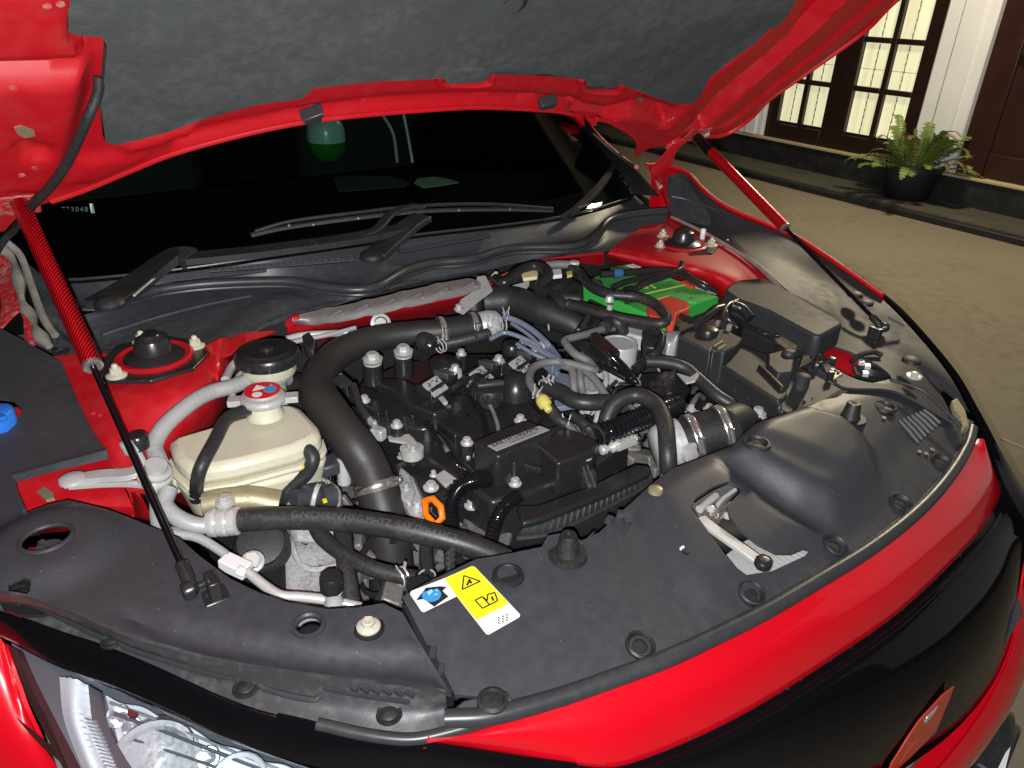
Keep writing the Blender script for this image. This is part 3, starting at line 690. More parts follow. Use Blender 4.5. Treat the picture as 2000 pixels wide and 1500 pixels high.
mb = MB(); mb.tube([Wp(498, 452, .022), Wp(570, 432, .028), Wp(700, 415, .03), Wp(820, 402, .03), Wp(950, 399, .028), Wp(1080, 408, .022)], .0040, 8); 
mb.build('blade_spine', 'blkm', wip)
for x, y in ((565, 442), (612, 440), (700, 428), (774, 420), (896, 412), (996, 410), (960, 402), (1036, 406)):
    mb = MB(); mb.lathe(Wp(x, y, .022), UP, [(.003, 0), (.003, .004), (.001, .005)], 8); mb.build('blade_rivet', 'steel', wip)
mb = MB(); mb.strip([U(732, 500, .928), Wp(768, 468, .022), Wp(800, 440, .024), Wp(826, 424, .024)], .050, .014); mb.lathe(U(728, 501, .925), UP, [(.026, -.006), (.026, .004), (.02, .010), (0, .011)], 20)
mb.strip([Wp(690, 466, .026), Wp(735, 448, .03), Wp(764, 418, .034), Wp(800, 404, .036), Wp(828, 404, .034)], .022, .008)
w2 = mb.build('wiper', 'blkm', car, 'black wiper arm at the middle of the cowl', bevel=.003)
for a in ([(1100, 424), (1132, 402), (1180, 352), (1212, 300)], [(1112, 420), (1160, 380), (1190, 340)]):
    mb = MB(); mb.strip([Wp(x, y, .02) for x, y in a], .016, .008); mb.build('wiper_arm_end', 'blkm', w2)
mb = MB(); mb.bar(Wp(1130, 405, .028), Wp(1152, 398, .028), .004, .003); mb.build('wiper_clip', 'steel', w2)

# ---- cowl
A_ = [(60, 522), (110, 549), (230, 543), (400, 523), (560, 499), (700, 479), (830, 460), (1000, 441), (1130, 420), (1222, 392), (1240, 378)]
A_ = [Wp(a, b) - Vector((0, 0, .004)) for a, b in A_]
SEAL = [(189, 602, .912), (250, 582, .910), (315, 565, .908), (420, 553, .906), (560, 549, .904), (630, 560, .900), (690, 566, .898), (735, 560, .898), (775, 538, .900), (800, 526, .902), (850, 513, .903), (925, 506, .903), (1000, 485, .906), (1122, 480, .906), (1165, 456, .910), (1192, 429, .916), (1245, 417, .922), (1300, 412, .925)]
B_ = pts([(92, 600, .905)] + [(a, b, c - .010) for a, b, c in SEAL])
mid = [a.lerp(b, .55) + Vector((0, 0, -.012)) for a, b in zip(resample(spline(A_, 6), 16), resample(spline(B_, 6), 16))]
mb = MB(); mb.sheet([A_, mid, B_], 60, 6, .004); cowl = P('cowl', mb, 'cowl')
mb = MB(); mb.tube(SEAL, .0088, 12); mb.build('cowl_seal', 'rub', cowl)
mb = MB(); mb.tube([(a, b + 10, c - .012) for a, b, c in SEAL[1:]], .005, 8); mb.build('seal_lip', 'rub', cowl)
CWB = BVHTree.FromPolygons([v.co.copy() for v in cowl.data.vertices], [tuple(p.vertices) for p in cowl.data.polygons])
def onc(p):
    h = CWB.ray_cast(CAM, ray(p[0], p[1]).normalized())[0]
    return (h or pt(p)) + UP * .005
def mesh_grille(px0, px1, w_, ny, nx, nm):
    """rows of small raised bars over a dark slot: the leaf screen of the cowl"""
    a = onc(px0); b = onc(px1); d = b - a; nd = d.normalized(); x = UP.cross(nd).normalized() * -1
    mb = MB(); mb.bar(a - UP * .002, b - UP * .002, w_, .001)
    bk = mb.build(nm, 'dash', cowl)
    mb = MB()
    for i in range(nx + 1):
        c = a + d * (i / nx); mb.bar(c - x * w_ * .5 + UP * .001, c + x * w_ * .5 + UP * .001, .0018, .003)
    for j in range(ny + 1):
        o_ = x * (w_ * (j / ny - .5)); mb.bar(a + o_ + UP * .0012, b + o_ + UP * .0012, .0018, .0034)
    o = mb.build('screen_bars', 'cowl', bk, kind='stuff'); return bk
mesh_grille((336, 552, .905), (520, 532, .903), .014, 2, 14, 'leaf_screen'); mesh_grille((410, 532, .912), (692, 510, .908), .026, 3, 22, 'leaf_screen')
mesh_grille((778, 494, .908), (952, 464, .910), .028, 3, 13, 'leaf_screen')
C_ = [(40, 500, .95), (78, 600, .915), (110, 660, .885), (170, 690, .875), (250, 690, .874), (340, 690, .874), (420, 680, .872), (480, 652, .872), (560, 617, .872), (700, 577, .872), (800, 552, .872), (930, 530, .872), (1050, 503, .874), (1150, 492, .876), (1220, 480, .876), (1300, 440, .90)]
B2 = pts([(52, 520, .945)] + [(110, 612, .905)] + [(a, b + 12, c - .016) for a, b, c in SEAL])
Cp = resample(spline(C_, 6), 18); B2r = resample(spline(B2, 6), 18)
mid = [a.lerp(b, .5) + Vector((0, 0, -.006)) for a, b in zip(B2r, Cp)]
def crel(v):
    return UP * (-.010 * poly_h(v.x, v.y, rec1, .006) + .006 * poly_h(v.x, v.y, rec2, .006))
rec1 = pxy([(150, 640), (235, 652), (238, 672), (160, 676), (110, 650)], .88); rec2 = pxy([(400, 660), (470, 606), (560, 575), (600, 585), (500, 620), (430, 672)], .88)
mb = MB(); mb.sheet([B2r, mid, Cp], 90, 14, .004, fn=crel); fc_ = P('cowl_front_panel', mb, 'cowl')
mb = MB(); mb.tube([(200, 654, .888), (300, 622, .890), (400, 596, .890), (490, 578, .888)], .003, 8); mb.build('moulded_ridge', 'cowl', fc_)
mb = MB(); mb.sheet([pts([(118, 660, .893), (170, 683, .884), (240, 690, .882), (380, 690, .88)]), pts([(108, 676, .885), (160, 706, .876), (230, 712, .876), (380, 706, .874)])], 30, 3, .004); mb.build('edge_flange', 'pl', fc_)
mb = MB(); mb.lathe((119, 689, .884), UP, [(.012, 0), (.013, .003), (.009, .004), (.006, .001), (0, .001)], 20); mb.build('push_clip', 'blkm', fc_)
# dusty seam and the fender corner on the left
mb = MB(); mb.tube([(-10, 478, .975), (22, 502, .955), (36, 545, .935), (44, 590, .92), (62, 622, .905), (74, 650, .90), (96, 676, .89)], lambda t: .008 + .003 * math.sin(t * 23), 10); mb.tube([(10, 470, .985), (40, 500, .96), (62, 560, .93), (84, 620, .91), (108, 655, .895)], .006, 8)
P('seam_bead', mb, 'sealer', label='dusty grey seam bead by the windscreen corner')
mb = MB(); mb.sheet([pts([(-60, 470, .97), (-20, 520, .94), (0, 575, .92), (0, 640, .90)]), pts([(-12, 480, .972), (20, 512, .95), (28, 560, .93), (40, 606, .915)]), pts([(0, 490, .96), (24, 530, .938), (40, 606, .912), (70, 652, .898), (64, 676, .892), (48, 664, .892)])], 24, 6, .004); P('fender_corner', mb, 'reddust', label='dusty red fender corner')
M['bez'] = mat('dark_lamp_trim', (.085, .09, .10), .35)
# ============================================================ bay metal
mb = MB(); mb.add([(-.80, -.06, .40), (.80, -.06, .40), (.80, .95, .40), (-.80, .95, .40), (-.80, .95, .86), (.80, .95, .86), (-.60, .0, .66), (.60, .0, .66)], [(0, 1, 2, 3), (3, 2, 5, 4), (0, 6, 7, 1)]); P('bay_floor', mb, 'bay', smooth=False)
mb = MB(); mb.sheet([pts([(562, 634, .880), (640, 626, .880), (760, 600, .880), (930, 560, .876), (1050, 512, .872), (1180, 496, .872)]), pts([(560, 670, .82), (640, 655, .82), (760, 628, .82), (930, 590, .82), (1050, 545, .80), (1180, 530, .80)]), pts([(560, 760, .5), (640, 740, .5), (760, 700, .5), (930, 660, .5), (1050, 640, .5), (1180, 620, .5)])], 24, 4, .004)
P('firewall', mb, 'redin', label='red firewall behind the engine')
# inner wings with strut towers
mb = MB(); mb.sheet([pts([(60, 700, .872), (110, 770, .86), (160, 850, .85), (215, 905, .845), (250, 960, .83)]), pts([(150, 692, .884), (172, 760, .876), (212, 850, .866), (248, 900, .85), (280, 960, .83)]), pts([(250, 690, .887), (250, 770, .882), (270, 840, .862), (300, 900, .835), (315, 970, .80)]), pts([(380, 680, .887), (410, 752, .878), (380, 815, .845), (345, 890, .80), (335, 980, .74)]), pts([(450, 660, .876), (440, 760, .82), (425, 830, .74), (390, 930, .64), (360, 1020, .56)]), pts([(480, 700, .5), (470, 780, .5), (460, 850, .45), (430, 950, .42), (380, 1050, .42)])], 50, 8, .004)
wr = P('inner_wing', mb, 'redin', label='red inner wing and strut tower beside the cream tank')
mb = MB(); mb.sheet([pts([(390, 700, .886), (440, 668, .880), (480, 648, .874)]), pts([(400, 706, .88), (450, 690, .872), (500, 664, .866), (540, 645, .86)])], 16, 2, .004); mb.build('wing_flange', 'redin', wr)
mb = MB(); mb.prism([(478, 664, .884), (482, 648, .884), (460, 655, .884), (400, 690, .884), (408, 705, .884), (450, 690, .884)], .004); mb.build('wing_tab', 'redin', wr)
mb = MB(); mb.sheet([pts([(1310, 418, .905), (1390, 450, .893), (1470, 500, .885), (1535, 566, .872)]), pts([(1250, 446, .895), (1365, 470, .893), (1440, 520, .882), (1490, 580, .862)]), pts([(1190, 492, .888), (1290, 512, .887), (1395, 545, .868), (1440, 600, .82)]), pts([(1186, 520, .80), (1260, 545, .80), (1380, 580, .78), (1430, 640, .72)]), pts([(1190, 600, .5), (1260, 620, .5), (1380, 650, .5), (1430, 700, .5)])], 40, 8, .004)
wlft = P('inner_wing', mb, 'redin', label='red inner wing and strut tower beside the green battery')
def tower(c, s, parent):
    def L(dx, dy, dz=0): return c + Vector((dx * s, dy, dz))
    mb = MB(); mb.prism([L(.07, .03, .004), L(.03, .078, .004), L(-.04, .075, .004), L(-.085, .01, .004), L(-.075, -.045, .004), L(-.02, -.074, .004), L(.04, -.066, .004), L(.075, -.02, .004)], .006); mb.build('mount_plate', 'blk', parent, bevel=.002)
    mb = MB(); mb.lathe(L(0, 0, .004), UP, [(.055, 0), (.056, .004), (.052, .006), (.044, .004), (.044, .001)], 32, cap=False); mb.build('mount_ring', 'redin', parent)
    mb = MB(); mb.lathe(L(0, 0, .004), UP, [(.042, 0), (.042, .006), (.034, .010), (.027, .012), (.026, .022), (.022, .032), (.014, .036), (.012, .039), (0, .040)], 32); mb.build('mount_cap', 'blk', parent)
    for dx, dy in ((-.058, -.035), (-.005, .07), (.062, .01)):
        b = L(dx, dy, .004); mb = MB(); mb.lathe(b, UP, [(.0145, 0), (.0145, .002), (.011, .004), (.0085, .0045)], 18); mb.lathe(b + UP * .004, UP, [(.0085, 0), (.0085, .008), (.007, .009)], 6); mb.lathe(b + UP * .012, UP, [(.0045, 0), (.0045, .005), (.003, .007)], 10)
        mb.build('flange_nut', 'ivory', parent)
    mb = MB(); mb.lathe(L(-.078, .012, .004), UP, [(.006, 0), (.006, .006), (.0065, .007), (.0065, .022), (.005, .024)], 14); mb.build('locating_stud', 'white', parent)
tower(Vector((-.570, .665, .890)), 1, wr); tower(Vector((.568, .675, .890)), -1, wlft)
for x, y, z in ((182, 808, .872), (196, 812, .870), (1420, 470, .90)):
    mb = MB(); mb.lathe((x, y, z), UP, [(.004, 0), (.004, .002), (.002, .003)], 10); mb.build('spot_plug', 'reddust', wr)
# red metal under the opening of the left cover
mb = MB(); mb.sheet([pts([(20, 935, .83), (100, 905, .83), (215, 880, .83)]), pts([(30, 975, .82), (120, 950, .82), (240, 945, .82)]), pts([(50, 1030, .80), (150, 1000, .80), (262, 1000, .80)]), pts([(60, 1044, .72), (160, 1036, .72), (268, 1036, .71)])], 24, 5, .003); P('headlight_support', mb, 'redin')
mb = MB(); mb.sheet([pts([(225, 930, .81), (255, 960, .80), (262, 1010, .79)]), pts([(270, 960, .78), (290, 1000, .74), (285, 1050, .68)])], 16, 3, .003); P('headlight_support', mb, 'redin')
mb = MB(); mb.prism([(72, 960, .828), (86, 950, .828), (104, 962, .828), (106, 972, .828), (90, 976, .828)], .004); P('hole_patch', mb, 'olive')
mb = MB(); mb.sheet([pts([(-60, 780, .86), (60, 800, .86)]), pts([(-60, 900, .84), (60, 880, .84)])], 6, 2, .003); P('headlight_support', mb, 'redin')
# ============================================================ covers on the left
zl = lambda x, y: .806 + .115 * y
lo_ = [(-80, 600), (0, 640), (45, 664), (66, 676), (95, 692), (120, 706), (150, 778), (180, 840), (211, 884), (210, 892), (118, 912), (25, 938), (30, 962), (47, 1003), (90, 986), (132, 976), (210, 998), (280, 1022), (350, 1050), (390, 1086), (450, 1130), (505, 1157), (560, 1176), (640, 1190), (700, 1186), (748, 1178), (786, 1196), (830, 1268), (882, 1356)]
fr_ = [(870, 1352), (780, 1338), (700, 1330), (560, 1312), (420, 1290), (330, 1266), (240, 1240), (140, 1196), (60, 1168), (0, 1158), (-80, 1140)]
hc = S(97, 1070, zl); bc = S(0, 815, zl)
h1 = circ(hc, .0225, 28, 1.1); h2 = [S(a, b, zl) for a, b in [(-60, 770), (-10, 776), (24, 780), (42, 800), (34, 826), (14, 844), (-10, 850), (-60, 850)]]
h3 = circ(S(603, 1222, zl), .0125, 20)
h4 = [S(a, b, zl) for a, b in [(20, 1150), (50, 1142), (66, 1146), (60, 1160), (40, 1170), (18, 1166)]]
dome = [(p.x, p.y) for p in circ(hc, .058, 24, 1.15)]
gut = [(S(a, b, zl).x, S(a, b, zl).y) for a, b in [(240, 1195), (330, 1215), (480, 1246), (620, 1268), (760, 1276), (835, 1268), (870, 1330), (760, 1318), (560, 1300), (420, 1275), (320, 1250)]]
def lrel(v): return UP * (.014 * poly_h(v.x, v.y, dome, .016) - .008 * poly_h(v.x, v.y, gut, .010) + .0006 * noise.noise(v * 25))
lc = plate(lo_ + fr_, zl, .010, .004, [h1, h2, h3, h4], fn=lrel).build('wing_cover', 'pl', car, 'black plastic cover over the near headlight', angle=35)
mb = MB(); mb.tube([p + UP * .0135 for p in circ(hc, .0235, 24, 1.1)], .003, 8, n=1, closed=True); mb.build('hole_rim', 'pl', lc)
mb = MB(); mb.lathe(hc - UP * .006, Vector((.15, -.1, 1)), [(.018, -.02), (.018, 0), (.015, .006), (.008, .008), (0, .007)], 20); mb.box(hc + UP * .002, .006, .026, .008, .6); mb.build('bulb_cap', 'cowl', lc)
for a in (0.3, 2.6):
    mb = MB(); mb.box(hc + Vector((math.cos(a) * .021, math.sin(a) * .021, -.010)), .016, .018, .006, a); mb.build('support_tab', 'redin', lc)
mb = MB(); mb.lathe(hc - UP * .045, UP, [(.06, 0), (.06, .004)], 16); mb.build('lamp_back', 'blk', lc)
mb = MB(); mb.lathe(S(-8, 814, lambda x, y: .885), UP, [(.022, -.03), (.0225, .004), (.021, .009), (.015, .011), (0, .011)], 28); mb.box(S(-8, 812, lambda x, y: .899), .008, .034, .007, .5); mb.build('washer_cap', 'dblue', lc, 'blue washer bottle cap', bevel=.001)
mb = MB(); mb.lathe(S(-4, 828, lambda x, y: .855), UP, [(.02, -.03), (.022, .02)], 20); mb.build('washer_neck', 'ivory', lc)
# edge of the opening
mb = MB(); mb.strip([S(a, b, zl) + UP * .004 for a, b in [(211, 888), (118, 913), (27, 938)]], .006, .010, smooth=False); mb.strip([S(a, b, zl) + UP * .001 for a, b in [(27, 940), (32, 964), (48, 1000)]], .004, .008, smooth=False); mb.build('opening_rim', 'pl', lc)
# stepped front rim
r0 = [S(a, b, zl) for a, b in reversed(fr_)]; r1 = pts([(-80, 1160, .806), (0, 1176, .805), (60, 1186, .802), (140, 1218, .798), (240, 1260, .794), (420, 1328, .789), (560, 1362, .784), (700, 1390, .779), (800, 1400, .776), (875, 1385, .776)])
r2 = pts([(-80, 1170, .798), (0, 1192, .797), (120, 1232, .793), (240, 1274, .789), (472, 1374, .780), (600, 1408, .774), (700, 1432, .770), (780, 1442, .767), (850, 1440, .767), (905, 1420, .768)])
a_ = [p + Vector((0, 0, -.006)) for p in r0]
mb = MB(); mb.sheet([r0, [p.lerp(q, .25) - UP * .008 for p, q in zip(resample(spline(r0, 6), 24), resample(spline(r1, 6), 24))], r1, r2], 80, 6, .003, fn=lambda v: UP * .0012 * noise.noise(v * 30)); st = P('front_rim', mb, 'rim', label='stepped black rim above the near headlight')
ridge = [(20, 1172, .815), (60, 1178, .81), (192, 1242, .803), (214, 1236, .806), (232, 1240, .806), (242, 1262, .801), (330, 1292, .797), (440, 1322, .794), (470, 1314, .796), (500, 1318, .796), (516, 1344, .790), (616, 1366, .787), (628, 1330, .79), (700, 1334, .79), (810, 1352, .785)]
mb = MB(); mb.tube(ridge, .0030, 8, n=5); mb.build('rim_bead', 'rub', st)
for x, y, z in ((480, 1344, .789), (222, 1250, .799), (760, 1396, .779), (38, 1162, .806)):
    mb = MB(); mb.lathe((x, y, z), UP, [(.013, 0), (.012, .004), (.009, .003), (.006, .005), (0, .005)], 16); mb.build('push_clip', 'blkm', st)
mb = MB(); mb.prism([(634, 1328, .797), (700, 1330, .797), (800, 1336, .794), (822, 1360, .788), (740, 1362, .79), (640, 1346, .793)], .008); mb.build('vent_slot', 'ink', st, bevel=.002)
for i in range(6):
    mb = MB(); mb.box((690 + 22 * i, 1344 + 2.2 * i, .799), .004, .010, .004, .4); mb.build('vent_tooth', 'pl', st)
mb = MB(); mb.strip([(632, 1344, .798), (700, 1358, .796), (800, 1372, .790)], .003, .004); mb.build('vent_lip', 'pl', st)
mb = MB(); mb.prism([(870, 1394, .783), (905, 1366, .786), (990, 1346, .788), (1010, 1376, .786), (960, 1404, .780), (900, 1420, .776)], .006); mb.build('corner_bracket', 'pl', st, bevel=.003)
# ============================================================ main front cover

def zm(x, y): return .779 + .30 * max(-.02, y - FRONT(x)) - .05 * max(0, y - FRONT(x) - .12)
inner = [(786, 1166), (810, 1150), (850, 1130), (900, 1106), (930, 1092), (1000, 1080), (1058, 1068), (1070, 1046), (1110, 1038), (1135, 1056), (1170, 1040), (1222, 992), (1275, 948), (1312, 920), (1375, 897), (1430, 880), (1470, 846), (1530, 816), (1600, 786), (1640, 772), (1690, 752), (1740, 740), (1790, 748), (1850, 800), (1884, 838)]
frontl = [(1880, 872), (1850, 915), (1810, 962), (1750, 1016), (1680, 1068), (1600, 1120), (1500, 1178), (1400, 1228), (1300, 1274), (1220, 1304), (1150, 1328), (1080, 1350), (1000, 1366), (888, 1356), (840, 1270)]
zmP = lambda l: [(S(a, b, zm).x, S(a, b, zm).y) for a, b in l]
hump = zmP([(1262, 968), (1330, 925), (1395, 900), (1440, 935), (1500, 990), (1590, 1050), (1470, 1140), (1385, 1170), (1340, 1155)])
duct2 = zmP([(1424, 902), (1490, 948), (1560, 988), (1630, 1016), (1668, 990), (1704, 945), (1690, 890), (1640, 846), (1560, 822), (1470, 852)])
duct = zmP([(1440, 865), (1560, 810), (1680, 765), (1760, 750), (1800, 790), (1760, 850), (1690, 940), (1650, 965), (1560, 925), (1470, 890)])
vale = zmP([(1668, 985), (1700, 930), (1760, 850), (1790, 870), (1740, 950), (1680, 1020), (1560, 1090), (1500, 1110), (1560, 1060), (1640, 1015)])
def mrel(v):
    x, y = v.x, v.y
    h = .015 * poly_h(x, y, hump, .026) + .006 * poly_h(x, y, duct, .020) + .036 * poly_h(x, y, duct2, .024)
    return UP * (h + .0005 * noise.noise(v * 22))
lat = [S(a, b, zm) + UP * .02 for a, b in [(1352, 986), (1360, 968), (1392, 948), (1422, 938), (1446, 950), (1448, 962), (1420, 988), (1424, 1006), (1440, 1030), (1480, 1062), (1520, 1080), (1548, 1078), (1572, 1070), (1584, 1074), (1576, 1084), (1510, 1118), (1460, 1126), (1440, 1116), (1418, 1084), (1390, 1046)]]
# the latch opening is drawn at the height of the hump
lat = []
for a, b in [(1350, 992), (1358, 972), (1392, 950), (1422, 940), (1446, 950), (1446, 962), (1420, 988), (1424, 1006), (1440, 1030), (1480, 1062), (1516, 1080), (1546, 1080), (1570, 1070), (1582, 1074), (1572, 1086), (1508, 1116), (1458, 1124), (1440, 1112), (1414, 1080), (1384, 1040)]:
    z = .82
    for _ in range(20):
        p = U(a, b, z); z = .5 * z + .5 * (zm(p.x, p.y) + mrel(p).z)
    lat.append(U(a, b, z))
clips = [(960, 1368), (1250, 1262), (1466, 1160), (1630, 1068), (1758, 984), (1838, 904)]
mc = plate(inner + frontl, zm, .0085, .004, [lat], fn=mrel).build('radiator_cover', 'pl', car, 'black plastic cover over the radiator', angle=40)
from mathutils.bvhtree import BVHTree
MCB = BVHTree.FromPolygons([v.co.copy() for v in mc.data.vertices], [tuple(p.vertices) for p in mc.data.polygons])
def on(a, b, up=0.0):
    hit = MCB.ray_cast(CAM, ray(a, b).normalized())[0]
    if hit is None: hit = S(a, b, zm)
    return hit + UP * up
for a, b in clips[1:]:
    c = on(a, b); mb = MB(); mb.lathe(c, Vector((0, -.3, 1)), [(.0165, -.004), (.0165, .004), (.0145, .0055), (.0125, .003), (.0115, -.002), (.009, -.002), (.0085, .001), (.004, .002), (0, .0015)], 24); mb.build('push_clip', 'blkm', mc)
c = pt((962, 1372, .786)); mb = MB(); mb.lathe(c, UP, [(.0155, -.002), (.0155, .004), (.012, .006), (.0105, .003), (.006, .004), (0, .004)], 20); mb.build('push_clip', 'blkm', mc)
for a, b in ((1108, 1082), (1660, 818)):
    c = on(a, b); mb = MB(); mb.lathe(c, UP, [(.024, -.003), (.023, .003), (.015, .004), (.0135, .008), (.0105, .026), (.009, .029), (.004, .029), (.003, .026), (0, .026)], 24); mb.build('rubber_cone', 'blkm', mc)
for a, b in ((992, 1126), (1728, 796), (1478, 868)):
    c = on(a, b); mb = MB(); mb.lathe(c, UP, [(.019, 0), (.018, .004), (.0145, .005), (.012, .001), (.011, -.005), (.007, -.005), (.006, -.001), (0, -.001)], 24); mb.build('recessed_clip', 'blkm', mc)
for a, b in ((720, 1226), ):
    c = S(a, b, zl); mb = MB(); mb.lathe(c, UP, [(.0165, -.003), (.0165, 0), (.013, .001)], 20); mb.build('bolt_recess', 'ink', lc)
    mb = MB(); mb.lathe(c + UP * .001, UP, [(.0125, 0), (.0125, .002), (.0085, .004)], 18); mb.lathe(c + UP * .004, UP, [(.0075, 0), (.0075, .006), (.006, .007), (.002, .006)], 6); mb.build('cover_bolt', 'ivory', lc)
mb = MB(); mb.lathe(S(603, 1222, zl), UP, [(.0175, -.001), (.0172, .003), (.0145, .0035), (.0125, .001)], 24, cap=False); mb.build('hole_rim', 'pl', lc)
mb = MB(); mb.lathe(S(603, 1222, zl) - UP * .012, UP, [(.013, 0), (0, .001)], 18, cap=False); mb.build('hole_plug', 'ink', lc)
mb = MB(); mb.lathe(on(1280, 960), UP, [(.010, 0), (.009, .005), (.004, .007), (0, .007)], 16); mb.build('bump_stop', 'olive', mc)
for k in range(7):   # louvres at the far end, their edge glints painted as thin grey strips
    a = on(1756 + 8 * k, 823 - 3.6 * k); b = on(1794 + 7 * k, 866 - 6.4 * k); mb = MB(); mb.strip([a + UP * .0012, a.lerp(b, .5) + UP * .0026, b + UP * .0012], .0016, .004); mb.build('louvre_glint', 'ghose', mc)
    a = on(1760 + 8 * k, 822 - 3.6 * k); b = on(1797 + 7 * k, 864 - 6.4 * k); mb = MB(); mb.bar(a + UP * .0003, b + UP * .0003, .0026, .0008); mb.build('louvre_slot', 'ink', mc)
for i, (a, b) in enumerate(((1795, 884), (1808, 888), (1820, 880), (1738, 812), (1726, 818))):
    mb = MB(); mb.box(on(a, b, .001), .009, .006, .003, .6); mb.build('louvre_slot', 'ink', mc)
# moulded marks near the middle
for i in range(9):
    a = on(1150 + (i % 3) * 24 + 3 * (i // 3), 1050 + (i // 3) * 13 - (i % 3) * 4); b = a + Vector((.012, .004 + .003 * (i % 2), 0)); mb = MB(); mb.bar(a + UP * .0004, b + UP * .0004, .0022, .0012); mb.build('moulded_mark', 'cowl', mc)
mb = MB(); mb.strip([on(1205, 1006, .002), on(1222, 1012, .004), on(1228, 1026, .003)], .010, .006); mb.box(on(1190, 1018, .002), .012, .008, .006, .5); mb.build('moulded_hook', 'cowl', mc, bevel=.001)
mb = MB(); mb.bar(on(1334, 1075, .0015), on(1344, 1083, .0015), .006, .003); mb.build('mark_slot', 'ink', mc); mb = MB(); mb.bar(on(1330, 1071, .0016), on(1334, 1074, .0016), .006, .003); mb.build('mark_tab', 'vin', mc)
# latch below the opening
zb = lambda d: .79 - d
mb = MB(); mb.prism([(1330, 930, .74), (1480, 900, .74), (1640, 1080, .74), (1430, 1180, .74)], .004); mb.build('latch_pocket', 'bay', mc)
mb = MB(); mb.sheet([[U(1418, 1084, .785), U(1458, 1126, .782)], [U(1470, 1050, .785), U(1510, 1118, .782)], [U(1530, 1060, .785), U(1590, 1080, .782)]], 14, 3, .002); mb.build('striker_plate', 'plate', mc, 'bare metal plate under the latch')
for k in range(7):
    mb = MB(); mb.bar(U(1490 + 10 * k, 1092 - 3 * k, .7865), U(1514 + 10 * k, 1112 - 4.2 * k, .7845), .0016, .0012); mb.build('plate_groove', 'alu', mc)
mb = MB(); mb.strip([(1368, 1012, .812), (1384, 1026, .812), (1420, 1052, .808), (1460, 1080, .804), (1490, 1102, .800)], .015, .007); mb.build('release_lever', 'plate', mc, bevel=.0015)
mb = MB(); mb.lathe(U(1490, 1103, .806), UP, [(.009, -.004), (.011, 0), (.011, .006), (.007, .009), (0, .009)], 8); mb.build('lever_tip', 'blk', mc, bevel=.001)
mb = MB(); mb.prism([(1352, 984, .806), (1392, 958, .806), (1424, 944, .806), (1442, 956, .806), (1416, 984, .806), (1410, 1010, .806), (1390, 1022, .806), (1368, 1010, .806)], .006); mb.build('latch_body', 'alud', mc, bevel=.001)
mb = MB(); mb.tube([(1366, 995, .814), (1398, 968, .814)], .0055, 10, smooth=False); mb.build('latch_spring', 'plate', mc)
mb = MB(); mb.tube([(1394, 996, .812), (1412, 974, .816), (1436, 956, .818)], .0030, 8); mb.build('latch_hook', 'plate', mc)
mb = MB(); mb.strip([(1378, 986, .812), (1392, 992, .814), (1394, 1012, .812)], .010, .005); mb.tube([(1400, 1018, .810), (1412, 1000, .812), (1428, 984, .812)], .004, 8); mb.build('latch_pawl', 'steel', mc)
mb = MB(); mb.lathe(U(1388, 996, .816), UP, [(.006, 0), (.006, .004), (.003, .006)], 12); mb.lathe(U(1420, 1010, .81), UP, [(.005, 0), (.005, .005), (.003, .006)], 12); mb.build('latch_pin', 'zinc', mc)
# front seal, seam between covers
sealpx = [(868, 1404, .781), (960, 1398, .780), (1080, 1366, .779), (1180, 1332, .780), (1300, 1288, .781), (1400, 1242, .782), (1500, 1192, .783), (1600, 1133, .783), (1690, 1078, .783), (1770, 1018, .783), (1826, 964, .782), (1866, 912, .780), (1890, 868, .779), (1898, 838, .779)]
mb = MB(); mb.tube(sealpx, .0095, 14); fs = P('front_seal', mb, 'rub', label='grey rubber seal along the nose')
mb = MB(); mb.tube([(a + 1, b - 14, c) for a, b, c in sealpx[1:]], .0035, 8); mb.build('seal_bead', 'rub', fs)
mb = MB(); mb.tube([(620, 1414, .776), (720, 1436, .773), (800, 1444, .771), (868, 1432, .772), (960, 1406, .775)], .006, 10); mb.build('seal_lip', 'rub', fs)
mb = MB(); mb.prism([(784, 1178, .812), (796, 1186, .812), (842, 1262, .802), (886, 1352, .793), (872, 1354, .793), (828, 1270, .802)], .02); P('cover_seam', mb, 'ink')
mb = MB(); mb.box((846, 1274, .806), .010, .006, .006, .9); mb.box((862, 1308, .802), .010, .005, .005, .9); P('seam_clip', mb, 'cowl')
# warning sticker
def stick(l, up): return [on(a, b, up) for a, b in l]
def flat(name, l, up, m_, th=.0004):
    mb = MB(); mb.prism(stick(l, up), th); return mb.build(name, m_, ste, smooth=False) if ste else mb.build(name, m_, mc, smooth=False)
ste = None
ste = flat('warning_sticker', [(803, 1156), (868, 1131), (922, 1107), (928, 1109), (1016, 1202), (1014, 1207), (954, 1241), (949, 1239), (892, 1166), (828, 1197), (823, 1195), (801, 1162)], .0012, 'white')
ste['label'] = 'white and yellow warning sticker'
flat('yellow_field', [(869, 1132), (922, 1108), (927, 1109), (994, 1181), (930, 1213), (890, 1163)], .0017, 'yel')
flat('blue_globe_frame', [(813, 1174), (832, 1150), (861, 1147), (872, 1149), (864, 1156), (876, 1167), (848, 1187), (828, 1172)], .0017, 'ink')
mb = MB(); mb.lathe(on(843, 1166, .0032), UP, [(.0105, 0), (.0105, .0003)], 24); mb.build('blue_globe', 'cyan', ste)
M['lcyan'] = mat('light_blue_print', (.25, .55, .80), .5)
for l in ([(834, 1162), (842, 1156), (846, 1160), (838, 1168)], [(848, 1166), (856, 1164), (852, 1174), (846, 1172)], [(850, 1157), (856, 1156), (854, 1161)]): flat('globe_land', l, .0040, 'lcyan')
def lines(name, l, r=.0008, up=.0021):
    mb = MB()
    for a, b in zip(l, l[1:]): mb.bar(on(*a, up), on(*b, up), r * 2, .0003)
    mb.build(name, 'ink', ste, smooth=False)
